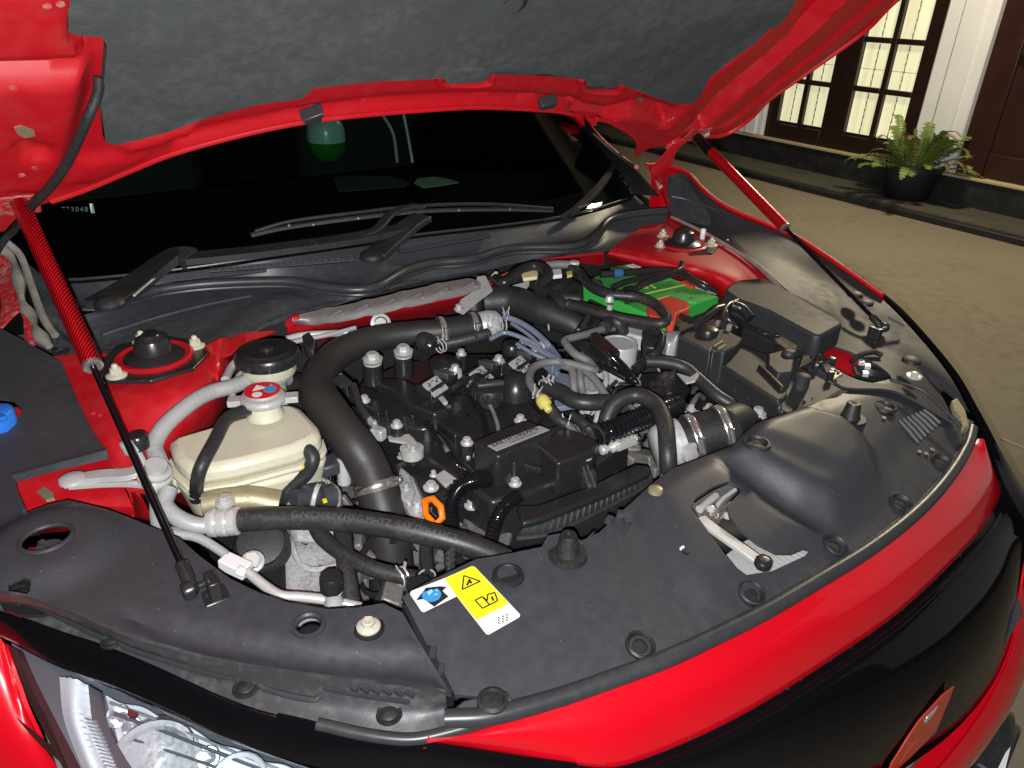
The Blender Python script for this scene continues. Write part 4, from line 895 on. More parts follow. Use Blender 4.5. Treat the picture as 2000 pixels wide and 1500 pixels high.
lines('warning_triangle', [(906, 1127), (938, 1138), (903, 1154), (906, 1127)]); lines('hazard_mark', [(912, 1146), (917, 1136), (921, 1142), (916, 1134)], .0012)
lines('open_book', [(928, 1175), (942, 1168), (952, 1176), (952, 1164), (966, 1160), (972, 1176), (956, 1184), (942, 1191), (928, 1175)]); lines('open_book', [(942, 1168), (956, 1184)]); lines('open_book', [(960, 1168), (964, 1176)], .0012)
for i in range(9): lines('small_print', [(972 + (i % 3) * 8, 1208 + (i // 3) * 5 - (i % 3) * 3), (976 + (i % 3) * 8, 1211 + (i // 3) * 5 - (i % 3) * 3)], .0006)
# ============================================================ covers on the right
oc = [(1306, 345, .985), (1332, 338, .990), (1365, 370, .970), (1420, 412, .945), (1500, 445, .925), (1560, 473, .905), (1640, 525, .885), (1717, 580, .860), (1755, 615, .850), (1796, 660, .838), (1834, 706, .825), (1865, 750, .812), (1894, 806, .794)]
ic = [(1302, 420, .905), (1350, 436, .903), (1400, 460, .898), (1470, 508, .890), (1530, 560, .880), (1580, 605, .872), (1606, 640, .862), (1600, 690, .85), (1640, 752, .838), (1750, 764, .828), (1868, 826, .792)]
mid = [a.lerp(b, .35) - UP * .018 for a, b in zip(pts(oc), pts(ic))]; mid2 = [a.lerp(b, .75) - UP * .010 for a, b in zip(pts(oc), pts(ic))]
ell = U(1676, 700, .847)
cut = MB(); cut.lathe(ell - UP * .2, UP, [(.052, 0), (.052, .4)], 32)
for i, v in enumerate(cut.v): cut.v[i] = Vector((ell.x + (v.x - ell.x) * 1.0, ell.y + (v.y - ell.y) * 1.22, v.z))
mb = MB(); mb.sheet([pts(oc), mid, mid2, pts(ic)], 90, 6, .004); rc = P('wing_cover', mb, 'plw', label='black plastic cover along the far wing', cut=cut)
mb = MB(); mb.sheet([pts([(1306, 340, .985), (1345, 356, .975), (1400, 418, .930)]), pts([(1312, 420, .915), (1350, 432, .912), (1404, 442, .908)])], 20, 3, .003); mb.build('splash_panel', 'cowl', rc)
mb = MB(); mb.tube([(1404, 412, .940), (1350, 392, .945), (1312, 384, .95)], .003, 8); mb.build('panel_edge', 'cowl', rc)
for a, b, c in ((1780, 705, .842), (1690, 592, .868), (1670, 576, .872)):
    mb = MB(); mb.lathe((a, b, c), UP, [(.016, -.002), (.015, .004), (.011, .006), (0, .007)], 20); mb.build('push_clip', 'blkm', rc)
mb = MB(); mb.lathe((1785, 736, .836), UP, [(.013, 0), (.013, .003), (.008, .004)], 16); mb.lathe((1785, 736, .84), UP, [(.007, 0), (.007, .008), (.005, .009)], 6); mb.build('cover_bolt', 'zinc', rc)
mb = MB(); mb.bar((1735, 620, .862), (1766, 636, .852), .005, .004); mb.build('wear_strip', 'cowl', rc)
# inside the round opening
mb = MB(); mb.sheet([pts([(1590, 670, .835), (1640, 630, .825), (1712, 652, .815)]), pts([(1600, 712, .82), (1670, 700, .81), (1722, 690, .80)]), pts([(1640, 750, .76), (1680, 760, .74), (1726, 740, .74)])], 20, 4, .003); mb.build('lamp_support', 'redin', rc)
mb = MB(); mb.lathe((1705, 708, .800), Vector((-.2, -.2, 1)), [(.040, -.03), (.040, 0), (.032, .008), (.020, .008), (.016, .016), (.006, .018), (0, .018)], 20); mb.build('bulb_cap', 'blk', rc)
mb = MB(); mb.tube([(1662, 708, .825), (1680, 694, .835), (1706, 688, .835), (1722, 694, .83)], .005, 8); mb.tube([(1690, 735, .82), (1672, 728, .825), (1668, 718, .82)], .004, 8); mb.build('bulb_wire', 'blkm', rc)
for a, b in ((1682, 708), (1694, 716), (1690, 730)): 
    mb = MB(); mb.box((a, b, .826), .012, .010, .008, .7); mb.build('bulb_terminal', 'zinc', rc, bevel=.001)
mb = MB(); mb.prism([(1712, 690, .822), (1728, 690, .822), (1732, 700, .822), (1718, 702, .822)], .006); mb.build('bulb_lug', 'cowl', rc)
# front corner bracket with foam
mb = MB(); mb.prism([(1858, 782, .818), (1870, 776, .818), (1886, 800, .812), (1894, 832, .806), (1880, 836, .806), (1876, 812, .81), (1864, 800, .814)], .012); mb.build('corner_bracket', 'olive', rc, bevel=.002)
mb = MB(); mb.lathe((1880, 826, .80), UP, [(.010, 0), (.010, .006), (.006, .008)], 8); mb.build('cover_bolt', 'alud', rc)
mb = MB(); mb.tube([(1740, 742, .842), (1800, 762, .834), (1850, 806, .818), (1876, 832, .808)], .0030, 8); mb.build('edge_bead', 'plw', rc)
# ============================================================ outer body: wings, nose, grille, lamps
hem = [(1262, 322, 1.005), (1290, 322, 1.0), (1318, 326, .998), (1345, 340, .988), (1375, 372, .970), (1420, 404, .950), (1500, 437, .930), (1560, 465, .910), (1640, 517, .890), (1724, 576, .864)]
mb = MB(); h_ = pts(hem); mb.sheet([[p + Vector((-.006, -.004, -.004)) for p in h_], h_, [p + Vector((.02, .006, -.010)) for p in h_], [p + Vector((.05, .02, -.08)) for p in h_], [p + Vector((.07, .03, -.40)) for p in h_]], 50, 3, .003); wing = P('front_wing', mb, 'red', label='red front wing on the house side')
mb = MB(); mb.tube([p + Vector((-.004, -.003, .001)) for p in h_], .0045, 8); mb.build('wing_hem', 'redin', wing)
mb = MB(); mb.sheet([pts([(1262, 322, 1.0), (1290, 330, .985), (1308, 345, .975)]), pts([(1276, 345, .96), (1296, 375, .945), (1308, 400, .925)]), pts([(1290, 370, .93), (1302, 404, .912), (1318, 425, .90)])], 14, 4, .003); mb.build('wing_gusset', 'redin', wing)
mb = MB(); mb.prism([(1278, 350, .972), (1290, 346, .972), (1298, 362, .962), (1286, 370, .958)], .012); mb.build('gusset_boss', 'reddust', wing, bevel=.002)
mb = MB(); mb.tube([(1312, 424, .907), (1330, 432, .906), (1390, 462, .90), (1470, 512, .89), (1534, 572, .876)], .004, 8); mb.build('wing_seam', 'sealer', wing)
gi = [(1720, 577, .856), (1758, 613, .845), (1799, 658, .833), (1837, 704, .820), (1868, 748, .808), (1899, 805, .790), (1917, 842, .776), (1938, 890, .756), (1964, 955, .730), (2012, 1040, .68)]; go = [(1722, 575, .852), (1764, 611, .841), (1806, 657, .829), (1846, 704, .816), (1879, 748, .804), (1911, 805, .786), (1932, 842, .772), (1958, 890, .750), (2002, 962, .712), (2070, 1050, .665)]
mb = MB(); mb.sheet([pts(gi), pts(go), [p + Vector((.02, -.008, -.08)) for p in pts(go)], [p + Vector((.03, .0, -.42)) for p in pts(go)]], 50, 3, .002); P('lamp_bezel', mb, 'gloss', label='gloss black strip over the far headlight')
mb = MB(); mb.sheet([[p + Vector((.012, 0, -.012)) for p in pts(go)[6:]], [p + Vector((.05, .02, -.10)) for p in pts(go)[6:]], [p + Vector((.06, .02, -.35)) for p in pts(go)[6:]]], 12, 2, .003); P('bumper_corner', mb, 'red')
nu_ = [(826, 1446, .768), (905, 1428, .768), (1010, 1398, .769), (1100, 1368, .770), (1180, 1340, .771), (1350, 1275, .773), (1500, 1202, .774), (1650, 1115, .774), (1770, 1030, .773), (1850, 948, .772), (1894, 882, .770), (1906, 858, .770)]
nl_ = [(836, 1450, .764), (920, 1462, .750), (1000, 1473, .738), (1080, 1485, .726), (1150, 1494, .717), (1210, 1494, .710), (1300, 1464, .704), (1400, 1420, .702), (1500, 1366, .700), (1620, 1290, .700), (1750, 1200, .700), (1850, 1108, .702), (1920, 1030, .706), (1956, 962, .712), (1946, 930, .728), (1916, 872, .762)]
a = resample(spline(nu_, 8), 60); b = resample(spline(nl_, 8), 60)
mid = [p.lerp(q, .5) + Vector((0, -.006, .010)) for p, q in zip(a, b)]; hi_ = [p.lerp(q, .12) + Vector((0, -.002, .004)) for p, q in zip(a, b)]
mb = MB(); mb.sheet([[p - UP * .01 for p in a], a, hi_, mid, b, [p + Vector((0, .012, -.006)) for p in b]], 70, 4, .003); nose = P('bumper_nose', mb, 'red', label='glossy red strip of bumper below the seal')
rq = random.Random(3)
mb = MB()
for i in range(26):
    q = b[rq.randrange(14, 52)]; mb.lathe(q + Vector((rq.uniform(-.004, .004), -.0015, rq.uniform(.0, .003))), Vector((0, -.5, .8)), [(rq.uniform(.0006, .0022), 0), (.0004, .0006)], 6)
mb.build('stone_chip', 'ink', nose, kind='stuff')
gl = [(800, 1560, .62), (1000, 1620, .58), (1200, 1660, .545), (1400, 1650, .52), (1600, 1590, .505), (1720, 1530, .50), (1850, 1440, .50), (1930, 1350, .505), (1972, 1262, .52), (1988, 1170, .55), (1996, 1100, .60), (1990, 1040, .66)]
c = resample(spline(nl_[2:15], 8), 60); d = resample(spline(gl, 8), 60)
mb = MB(); mb.sheet([[p + Vector((0, .004, -.004)) for p in c], [p.lerp(q, .12) + Vector((0, -.016, .004)) for p, q in zip(c, d)], [p.lerp(q, .5) + Vector((0, -.022, .012)) for p, q in zip(c, d)], d], 70, 5, .004); gr = P('grille_panel', mb, 'gloss', label='gloss black grille panel')
mb = MB(); mb.tube([p + Vector((0, -.009, -.008)) for p in c[6:56]], .004, 8, n=1); mb.build('panel_bead', 'gloss', gr)
mb = MB(); mb.sheet([pts([(1995, 1200, .58), (1975, 1240, .56), (1945, 1280, .55)]), pts([(1982, 1130, .60), (1950, 1180, .60), (1920, 1230, .60)])], 10, 2, .002); mb.build('grille_insert', 'cowl', gr)
# diamond badge
Eb = [(1865, 1340), (1857, 1362), (1829, 1430), (1775, 1484), (1744, 1512), (1734, 1514), (1742, 1492), (1776, 1438), (1796, 1408), (1842, 1358)]
GRB = BVHTree.FromPolygons([v.co.copy() for v in gr.data.vertices], [tuple(p.vertices) for p in gr.data.polygons])
gn_ = GRB.ray_cast(CAM, ray(1800, 1430).normalized())[1]
if gn_.dot(ray(1800, 1430)) > 0: gn_ = -gn_
gc_ = GRB.ray_cast(CAM, ray(1800, 1430).normalized())[0]
def gp(a, b, up):
    v = ray(a, b); c = gc_ + gn_ * up; return CAM + v * ((c - CAM).dot(gn_) / v.dot(gn_))
fz = lambda a, b: gp(a, b, .0040)
mb = MB(); mb.prism([fz(*p) for p in Eb], .0025, up=-gn_); em = mb.build('badge', 'emblem', gr, 'red badge on the grille', bevel=.003)
mb = MB(); mb.prism([gp(a, b, .0050) for a, b in ((1834, 1378), (1824, 1396), (1810, 1412), (1806, 1412), (1812, 1400))], .002, up=-gn_); mb.build('badge_face', 'chrome', em, bevel=.001)  # chrome sliver stands in for the badge's small highlight
mb = MB(); mb.prism([gp(a, b, .0047) for a, b in ((1798, 1440), (1790, 1456), (1766, 1486), (1756, 1494), (1776, 1462))], .002, up=-gn_); mb.build('badge_face', 'emblem', em, bevel=.001)
# lower red strip and plate corner
li = [(1640, 1640, .49), (1760, 1570, .488), (1832, 1500, .49), (1922, 1380, .498), (1976, 1262, .518), (1990, 1166, .552), (1999, 1090, .60)]; lo__ = [(1690, 1660, .43), (1800, 1600, .428), (1884, 1500, .43), (1962, 1390, .44), (2001, 1290, .462), (2012, 1160, .50), (2022, 1080, .55)]
a = pts(li); b = pts(lo__)
mb = MB(); mb.sheet([a, [p.lerp(q, .5) + Vector((0, -.006, .006)) for p, q in zip(a, b)], b, [p + Vector((0, .05, -.02)) for p in b]], 40, 4, .003); P('lower_bumper', mb, 'red', label='red lower edge of the bumper')
mb = MB(); mb.prism([(1905, 1490, .36), (1920, 1420, .36), (1966, 1392, .36), (1982, 1400, .36), (1984, 1420, .36), (1996, 1428, .36), (1960, 1520, .36)], .10); lp = P('plate_holder', mb, 'blkm', bevel=.006)
mb = MB(); mb.prism([(1940, 1520, .364), (1964, 1470, .364), (1974, 1458, .364), (1964, 1500, .364), (1955, 1530, .364)], .004); mb.build('plate_edge', 'white', lp)
# near side: gloss strip, headlight, wing
gu = [(-80, 1165, .797), (0, 1192, .795), (120, 1232, .791), (240, 1274, .787), (472, 1374, .778), (600, 1408, .772), (700, 1434, .768), (790, 1446, .765), (850, 1453, .761), (1000, 1476, .737), (1120, 1492, .72)]; gd = [(-80, 1205, .772), (0, 1242, .766), (100, 1294, .762), (200, 1334, .757), (400, 1424, .747), (480, 1456, .741), (560, 1484, .734), (640, 1510, .724), (720, 1530, .712), (860, 1560, .69), (1000, 1580, .67)]
a = resample(spline(gu, 6), 50); b = resample(spline(gd, 6), 50)
mb = MB(); mb.sheet([[p + Vector((0, .012, -.004)) for p in a], a, [p.lerp(q, .3) + Vector((0, -.006, .004)) for p, q in zip(a, b)], b, [p + Vector((0, .02, -.02)) for p in b]], 70, 4, .003); P('lamp_bezel', mb, 'gloss', label='gloss black strip over the near headlight')
mb = MB(); mb.tube([p + Vector((0, -.004, .002)) for p in a[28:]], .0028, 8, n=1); P('bezel_bead', mb, 'gloss')
ll = [(30, 1262), (60, 1276), (100, 1296), (200, 1336), (400, 1426), (560, 1486), (640, 1512), (700, 1560), (640, 1680), (200, 1680), (160, 1560), (130, 1490), (90, 1400), (55, 1330)]
zlens = lambda x, y: .690 + .30 * (y - .05) - .10 * (x + .65)
lens = plate(ll, zlens, .02, .004).build('headlight', 'lens', car, 'clear headlight full of chrome reflectors')
mb = MB(); mb.sheet([pts([(20, 1262, .765), (45, 1330, .74), (90, 1420, .71), (140, 1520, .67), (170, 1600, .64)]), pts([(44, 1272, .755), (72, 1336, .73), (112, 1414, .70), (162, 1510, .66), (200, 1600, .63)])], 24, 3, .004)
M['maroon'] = mat('dark_red_lens_seam', (.035, .012, .012), .4); mb.build('lens_edge', 'maroon', lens)  # maroon strip along the seam beside the lens
def lz(a, b, d): return S(a, b, lambda x, y: zlens(x, y) - d)
mb = MB(); mb.sheet([[lz(20, 1250, .05), lz(300, 1370, .06), lz(700, 1520, .06)], [lz(150, 1600, .11), lz(400, 1600, .12), lz(700, 1640, .12)]], 30, 8, .002); mb.build('lamp_housing', 'bez', lens)
mb = MB(); mb.sheet([[lz(116, 1322, .030), lz(124, 1400, .036), lz(150, 1474, .040), lz(190, 1560, .045)], [lz(146, 1326, .014), lz(148, 1400, .018), lz(174, 1478, .022), lz(212, 1560, .03)], [lz(174, 1338, .02), lz(180, 1406, .030), lz(206, 1478, .034), lz(246, 1556, .045)]], 36, 6, .002, fn=lambda v: UP * .0012 * math.sin(v.y * 900)); mb.build('side_reflector', 'chromer', lens)
for k in range(15):
    mb = MB(); mb.bar(lz(164 + 3.2 * k, 1405 + 7.5 * k, .014), lz(192 + 3.0 * k, 1412 + 7.5 * k, .022), .0016, .003); mb.build('reflector_rib', 'chrome', lens)
mb = MB(); mb.sheet([[lz(172, 1338, .016), lz(180, 1400, .022), lz(204, 1470, .026), lz(246, 1540, .03)], [lz(196, 1352, .010), lz(206, 1410, .014), lz(234, 1470, .018), lz(280, 1540, .02)]], 24, 3, .003)
mb.build('lamp_trim', 'bez', lens)
mb = MB(); mb.sheet([[lz(206, 1362, .025), lz(300, 1396, .03), lz(380, 1430, .03), lz(470, 1470, .03), lz(620, 1520, .03)], [lz(216, 1400, .045), lz(296, 1430, .05), lz(360, 1470, .05), lz(440, 1520, .05), lz(600, 1560, .05)], [lz(236, 1460, .03), lz(290, 1500, .03), lz(340, 1540, .03), lz(420, 1580, .03), lz(600, 1600, .03)]], 60, 14, .002, fn=lambda v: Vector((.5, .3, 1)) * (.0016 * math.sin(v.x * 260 + v.y * 90))); mb.build('main_reflector', 'chromer', lens)
for k in range(0):
    x = 215 + rq.random() * 330; y = 1368 + (x - 215) * .42 + rq.random() * 60; mb = MB(); s_ = rq.uniform(.003, .010)
    mb.box(lz(x, y, rq.uniform(.012, .03)), s_, s_ * rq.uniform(.5, 2), s_ * .6, R=Matrix.Rotation(rq.uniform(0, 3), 3, Vector((rq.random(), rq.random(), rq.random() + .1)).normalized())); mb.build('reflector_facet', 'chrome', lens)
for k in (0, 1, 3):
    mb = MB(); mb.tube([lz(214 + 9 * k, 1372 + 22 * k, .016 + .002 * k), lz(320 + 8 * k, 1412 + 20 * k, .018 + .002 * k), lz(460 + 6 * k, 1470 + 16 * k, .018 + .002 * k), lz(640, 1540 + 12 * k, .02)], .0014 + .0004 * (k % 3), 8); mb.build('reflector_step', ('chrome', 'bez', 'chromer', 'bez', 'chrome')[k], lens)
for (x, y, r) in ((470, 1530, .030), (236, 1400, .012), (262, 1420, .010), (356, 1450, .014), (410, 1480, .012)):
    mb = MB(); mb.lathe(lz(x, y, .03), Vector((-.25, -.5, .8)), [(r, .006), (r * .96, .010), (r * .8, .002), (r * .45, -.004), (0, -.005)], 24, cap=False); mb.build('reflector_bowl', 'chrome' if r < .02 else 'chromer', lens)
mb = MB(); mb.lathe(lz(304, 1492, .05), Vector((-.1, -.75, .65)), [(.045, -.02), (.045, .016), (.040, .018), (.034, .012), (.02, .020), (0, .024)], 30); mb.build('projector', 'alu', lens)
mb = MB(); mb.prism([lz(250, 1384, .012), lz(270, 1392, .012), lz(262, 1400, .012), lz(248, 1394, .012)], .004); M['maroon2'] = mat('dark_red_marker', (.16, .03, .03), .4); mb.build('marker_tab', 'maroon2', lens)
mb = MB(); mb.sheet([pts([(-120, 1215, .785), (-20, 1232, .77), (8, 1258, .757), (20, 1290, .748)]), pts([(-120, 1300, .76), (0, 1330, .735), (34, 1360, .715), (48, 1380, .71)]), pts([(-120, 1420, .70), (20, 1450, .68), (80, 1470, .665), (96, 1480, .66)]), pts([(-120, 1560, .60), (60, 1590, .60), (140, 1600, .60), (156, 1610, .60)])], 24, 6, .004); P('front_wing', mb, 'red', label='bright red front wing beside the near headlight')
# ============================================================ engine and everything round it
def bolt(p, r=.007, m_='zinc', parent=None, washer=1.55, h=.007, ax=UP, nm='bolt'):
    p = pt(p); mb = MB(); mb.lathe(p, ax, [(r * washer, 0), (r * washer, r * .25), (r * 1.05, r * .4)], 16); mb.lathe(p + ax.normalized() * r * .35, ax, [(r, 0), (r, h), (r * .8, h + r * .15)], 6); return mb.build(nm, m_, parent or car)
def block(poly, depth, m_, parent, nm, bevel=.003, taper=1.0, label=None):
    mb = MB(); mb.prism(poly, depth, taper); return mb.build(nm, m_, parent, label, bevel)
def hose(nm, path, r, m_, parent=None, label=None, seg=14, n=10):
    mb = MB(); mb.tube(path, r, seg, n); return mb.build(nm, m_, parent or car, label)
def conduit(nm, path, r, parent=None, m_='cond', pitch=.0055, depth=.16):
    mb = MB(); mb.ribbed(path, r, pitch, depth); return mb.build(nm, m_, parent or car)
def clamp(path_a, path_b, r, parent, m_='steel', w=.010, screw=None, nm='hose_clamp'):
    a = pt(path_a); b = pt(path_b); d = (b - a).normalized()
    mb = MB(); mb.lathe(a - d * w * .5, d, [(r - .001, 0), (r + .0016, 0), (r + .0022, w * .15), (r + .0012, w * .3), (r + .0012, w * .7), (r + .0022, w * .85), (r + .0016, w), (r - .001, w)], 30, cap=False)
    o = mb.build(nm, m_, parent)
    if screw is not None:
        side = (screw - d * screw.dot(d)).normalized(); t = d.cross(side); c = a + side * (r + .004)
        s_ = MB(); s_.lathe(c - t * .012, t, [(.004, 0), (.0055, .001), (.0055, .008), (.0045, .009), (.0045, .024)], 10); s_.build('clamp_screw', m_, parent)
        s_ = MB()
        for k in range(10):
            an = -.2 - k * .16; q = a + (side * math.cos(an) + t * math.sin(an)) * (r + .0016); s_.bar(q - d * w * .28, q + d * w * .28, .0016, .0014, up=(q - a))
        s_.build('band_teeth', 'alud', parent, kind='stuff')
    return o
def spring_clip(p, d, r, parent, m_='zinc'):
    p = pt(p); d = d.normalized(); x, y, _ = frame_of(d); mb = MB()
    for s_ in (-.0035, .0035): mb.tube([p + d * s_ + (x * math.cos(a) + y * math.sin(a)) * (r + .001) for a in [i * .52 for i in range(12)]], .0012, 6, n=3)
    up = (UP - d * UP.dot(d)).normalized(); mb.bar(p + up * (r + .001) + d * .004, p + up * (r + .010) + d * .006, .004, .0014); mb.bar(p + up * (r + .001) - d * .004, p + up * (r + .010) - d * .007, .004, .0014)
    return mb.build('spring_clip', m_, parent)
# ---- dark mass below
eng = block([(640, 760, .60), (760, 700, .60), (900, 670, .60), (1180, 640, .60), (1300, 700, .60), (1460, 800, .60), (1500, 870, .60), (1300, 1010, .60), (1100, 1140, .60), (900, 1240, .60), (740, 1300, .60), (560, 1300, .60), (560, 1000, .60)], .2, 'alud', car, 'engine', .01, label='black topped engine with grey fuel hoses')
rq = random.Random(11)
mb = MB()
for i in range(240):
    a = rq.uniform(560, 1480); b = rq.uniform(700, 1230)
    if b < 1010 - .36 * (a - 560) * .9 - 60 or b > 1290 - (a - 740) * .55: continue
    z = rq.uniform(.60, .70); mb.box((a, b, z), rq.uniform(.012, .045), rq.uniform(.01, .04), rq.uniform(.02, .06), R=Matrix.Rotation(rq.uniform(0, 3), 3, 'Z') @ Matrix.Rotation(rq.uniform(-.5, .5), 3, 'X'))
mb.build('castings', 'alud', eng, bevel=.003, kind='stuff')
mb = MB()
for i in range(120):
    a = rq.uniform(600, 1480); b = rq.uniform(680, 1200)
    if b > 1270 - (a - 740) * .55: continue
    p = U(a, b, rq.uniform(.62, .72)); d = Vector((rq.uniform(-1, 1), rq.uniform(-1, 1), rq.uniform(-.3, .4))).normalized(); e = Vector((rq.uniform(-1, 1), rq.uniform(-1, 1), rq.uniform(-.4, .4))) * .03
    mb.tube([p, p + d * .05 + e, p + d * .11], rq.uniform(.003, .0065), 7, n=5)
mb.build('small_wiring', 'blk', eng, kind='stuff')
# valve cover
vc = block([(690, 770, .775), (706, 738, .775), (790, 706, .775), (900, 690, .775), (1010, 690, .775), (1110, 742, .775), (1230, 860, .775), (1170, 900, .775), (1040, 960, .775), (960, 980, .775), (880, 925, .775), (800, 870, .775), (720, 830, .775)], .10, 'blk', eng, 'valve_cover', .006, 1.02)
block([(735, 747, .815), (745, 738, .815), (785, 738, .815), (825, 756, .815), (850, 770, .815), (876, 798, .815), (848, 808, .815), (800, 790, .815), (765, 760, .815)], .045, 'blk', eng, 'cover_plateau', .004, 1.05)
block([(700, 756, .800), (708, 752, .800), (762, 772, .800), (847, 816, .800), (842, 834, .800), (820, 836, .800), (740, 816, .800), (706, 780, .800)], .045, 'blk', eng, 'cover_plateau', .004, 1.05)
block([(880, 838, .80), (930, 790, .80), (1020, 770, .80), (1060, 810, .80), (1040, 830, .80), (930, 868, .80)], .05, 'blk', eng, 'cover_plateau', .004, 1.04)
block([(850, 770, .80), (920, 770, .80), (930, 800, .80), (890, 850, .80), (850, 820, .80)], .05, 'blk', eng, 'cover_plateau', .004)
for (a, b, c) in ((690, 800, .79), (700, 820, .78), (860, 850, .79), (900, 905, .78), (940, 920, .78), (1010, 815, .81)):
    mb = MB(); mb.bar((a, b, c), (a + 26, b + 22, c), .004, .014); mb.build('cover_rib', 'blk', eng, bevel=.001)
for (a, b, c, h) in ((743, 830, .80, .03), (794, 838, .80, .035), (680, 775, .80, .02)):
    for d in (0, 16):
        mb = MB(); mb.bar((a + d, b - d * .2, c), (a + d - 4, b - 22 - d * .2, c + h), .0022, .004); mb.build('cover_fin', 'cowl', eng)
# big bolts
for (a, b, c, r, m_) in ((728, 702, .868, .0105, 'zinc'), (788, 687, .868, .0105, 'zinc')):
    mb = MB(); mb.lathe((a, b + 24, c - .035), UP, [(.017, -.02), (.016, .012), (.014, .014), (.014, .03)], 20); mb.build('bolt_tower', 'blk', eng)
    mb = MB(); mb.lathe((a, b + 8, c - .012), UP, [(.015, 0), (.015, .0025)], 20); mb.build('washer', m_, eng); bolt((a, b, c), r, m_, eng)
for a, b, c in ((712, 783, .805), (775, 832, .805), (912, 866, .805), (1016, 822, .825), (901, 692, .82), (807, 874, .79), (1018, 650 + 27, .82), (1128, 885, .78), (1146, 892, .79), (1006, 945, .78)):
    mb = MB(); mb.lathe((a, b + 6, c - .006), UP, [(.011, -.02), (.0105, .004), (.008, .006)], 14); mb.build('bolt_boss', 'blk', eng); bolt((a, b, c), .0062, 'zinc', eng)
mb = MB(); mb.lathe((805, 890, .775), UP, [(.018, 0), (.018, .014), (.012, .015)], 18); mb.build('washer', 'plate', eng); bolt((805, 880, .79), .008, 'zinc', eng)
# ignition coils with labels
for i, (a, b) in enumerate(((838, 742), (926, 722), (1001, 702))):
    c = U(a + 16, b + 2, .825); R = Matrix.Rotation(.42, 3, 'Z')
    mb = MB(); mb.box(c - UP * .008, .075, .034, .022, R=R); mb.box(c - UP * .03, .04, .03, .04, R=R); co = mb.build('ignition_coil', 'blk', eng, 'ignition coil with a white code label', bevel=.003)
    mb = MB(); Rt = R @ Matrix.Rotation(.55, 3, 'X'); mb.box(c + UP * .001 + R @ Vector((-.019, -.011, 0)), .036, .030, .004, R=Rt); mb.build('code_label', 'clabel', co)
    for k in range(20):
        mb = MB(); mb.box(c + UP * .001 + R @ Vector((-.019, -.011, 0)) + Rt @ Vector((rq.uniform(-.014, .014), rq.uniform(-.012, .012), .0024)), rq.uniform(.002, .006), .0017, .0006, R=Rt); mb.build('label_print', 'ink' if not (i == 0 and k < 2) else 'capred', co)
    mb = MB(); mb.box(c + R @ Vector((.012, 0, .004)), .008, .030, .018, R=R); mb.box(c + R @ Vector((.026, 0, .002)), .006, .030, .014, R=R); mb.build('coil_fin', 'cowl', co, bevel=.002)
    bolt(c + R @ Vector((.045, -.004, .002)), .0068, 'zinc', co)
    mb = MB(); mb.lathe(c + R @ Vector((.045, -.004, -.02)), UP, [(.014, 0), (.012, .02)], 14); mb.build('coil_boss', 'alu', co)
# caps
cp = U(957, 752, .835)
mb = MB(); mb.lathe(cp - UP * .045, UP, [(.017, -.03), (.017, .012), (.021, .014), (.021, .020), (.027, .024), (.0285, .030), (.0285, .038), (.026, .043), (.018, .0445), (0, .0445)], 32)
for k in range(14):
    a = k * 2 * math.pi / 14; mb.lathe(cp + Vector((math.cos(a) * .0275, math.sin(a) * .0275, -.018)), UP, [(.0025, 0), (.0025, .014)], 6)
oc_ = mb.build('oil_filler_cap', 'blkm', eng, 'black oil filler cap with a flat grip bar')
mb = MB(); mb.bar(cp + Vector((-.022, .006, .003)), cp + Vector((.022, -.008, .003)), .013, .008); mb.build('grip_bar', 'cowl', oc_, bevel=.003)
cp = U(869, 700, .828); mb = MB(); mb.lathe(cp - UP * .03, UP, [(.022, -.02), (.022, .008), (.029, .010), (.030, .020), (.028, .025), (.020, .029), (0, .031)], 30); mb.build('cam_cover', 'blk', eng)
cp = U(1018, 768, .80); mb = MB(); mb.lathe(cp - UP * .03, UP, [(.020, -.04), (.020, .02), (.022, .021), (.022, .026), (.014, .034), (0, .036)], 24); mb.build('cam_cover', 'blk', eng)
cp = U(1008, 735, .835); mb = MB(); mb.lathe(cp - UP * .03, UP, [(.034, -.02), (.030, .012), (.020, .028), (.012, .034), (0, .035)], 10); mb.build('cam_sensor', 'blk', eng)
mb = MB(); mb.lathe(U(1000, 668, .825) - UP * .02, UP, [(.020, 0), (.020, .012), (.016, .018), (0, .019)], 20); mb.build('pipe_cover', 'blk', eng)
# name block
nb = block([(925, 862, .835), (934, 856, .835), (1020, 820, .835), (1030, 820, .835), (1080, 840, .835), (1078, 848, .835), (978, 890, .835), (968, 890, .835)], .055, 'blk', eng, 'name_block', .004, 1.03, 'black cover block with a silver nameplate')
pl = [U(952, 870, .8365), U(1054, 831, .8365), U(1074, 839, .8365), U(970, 880, .8365)]
mb = MB(); mb.prism(pl, .0014); npl = mb.build('nameplate', 'silver', nb, bevel=.0004)
ctr = sum(pl, Vector()) / 4
put_text('name_lettering', 'EARTH DREAMS', .0125, ctr + Vector((-.004, .004, 0)), pl[1] - pl[0], pl[0] - pl[3], 'ink', npl, sx=.92)
put_text('small_lettering', 'T E C H N O L O G Y', .0042, ctr + Vector((.006, -.0035, 0)), pl[1] - pl[0], pl[0] - pl[3], 'ink', npl, sx=1.3)
for a, b in ((971, 905), (1004, 905), (938, 880)):
    mb = MB(); mb.bar((a, b, .825), (a, b + 26, .79), .003, .003); mb.build('block_edge', 'cowl', nb)
block([(1030, 850, .82), (1096, 826, .82), (1170, 860, .82), (1160, 880, .82), (1090, 905, .82)], .06, 'blk', eng, 'fuel_rail_cover', .004)
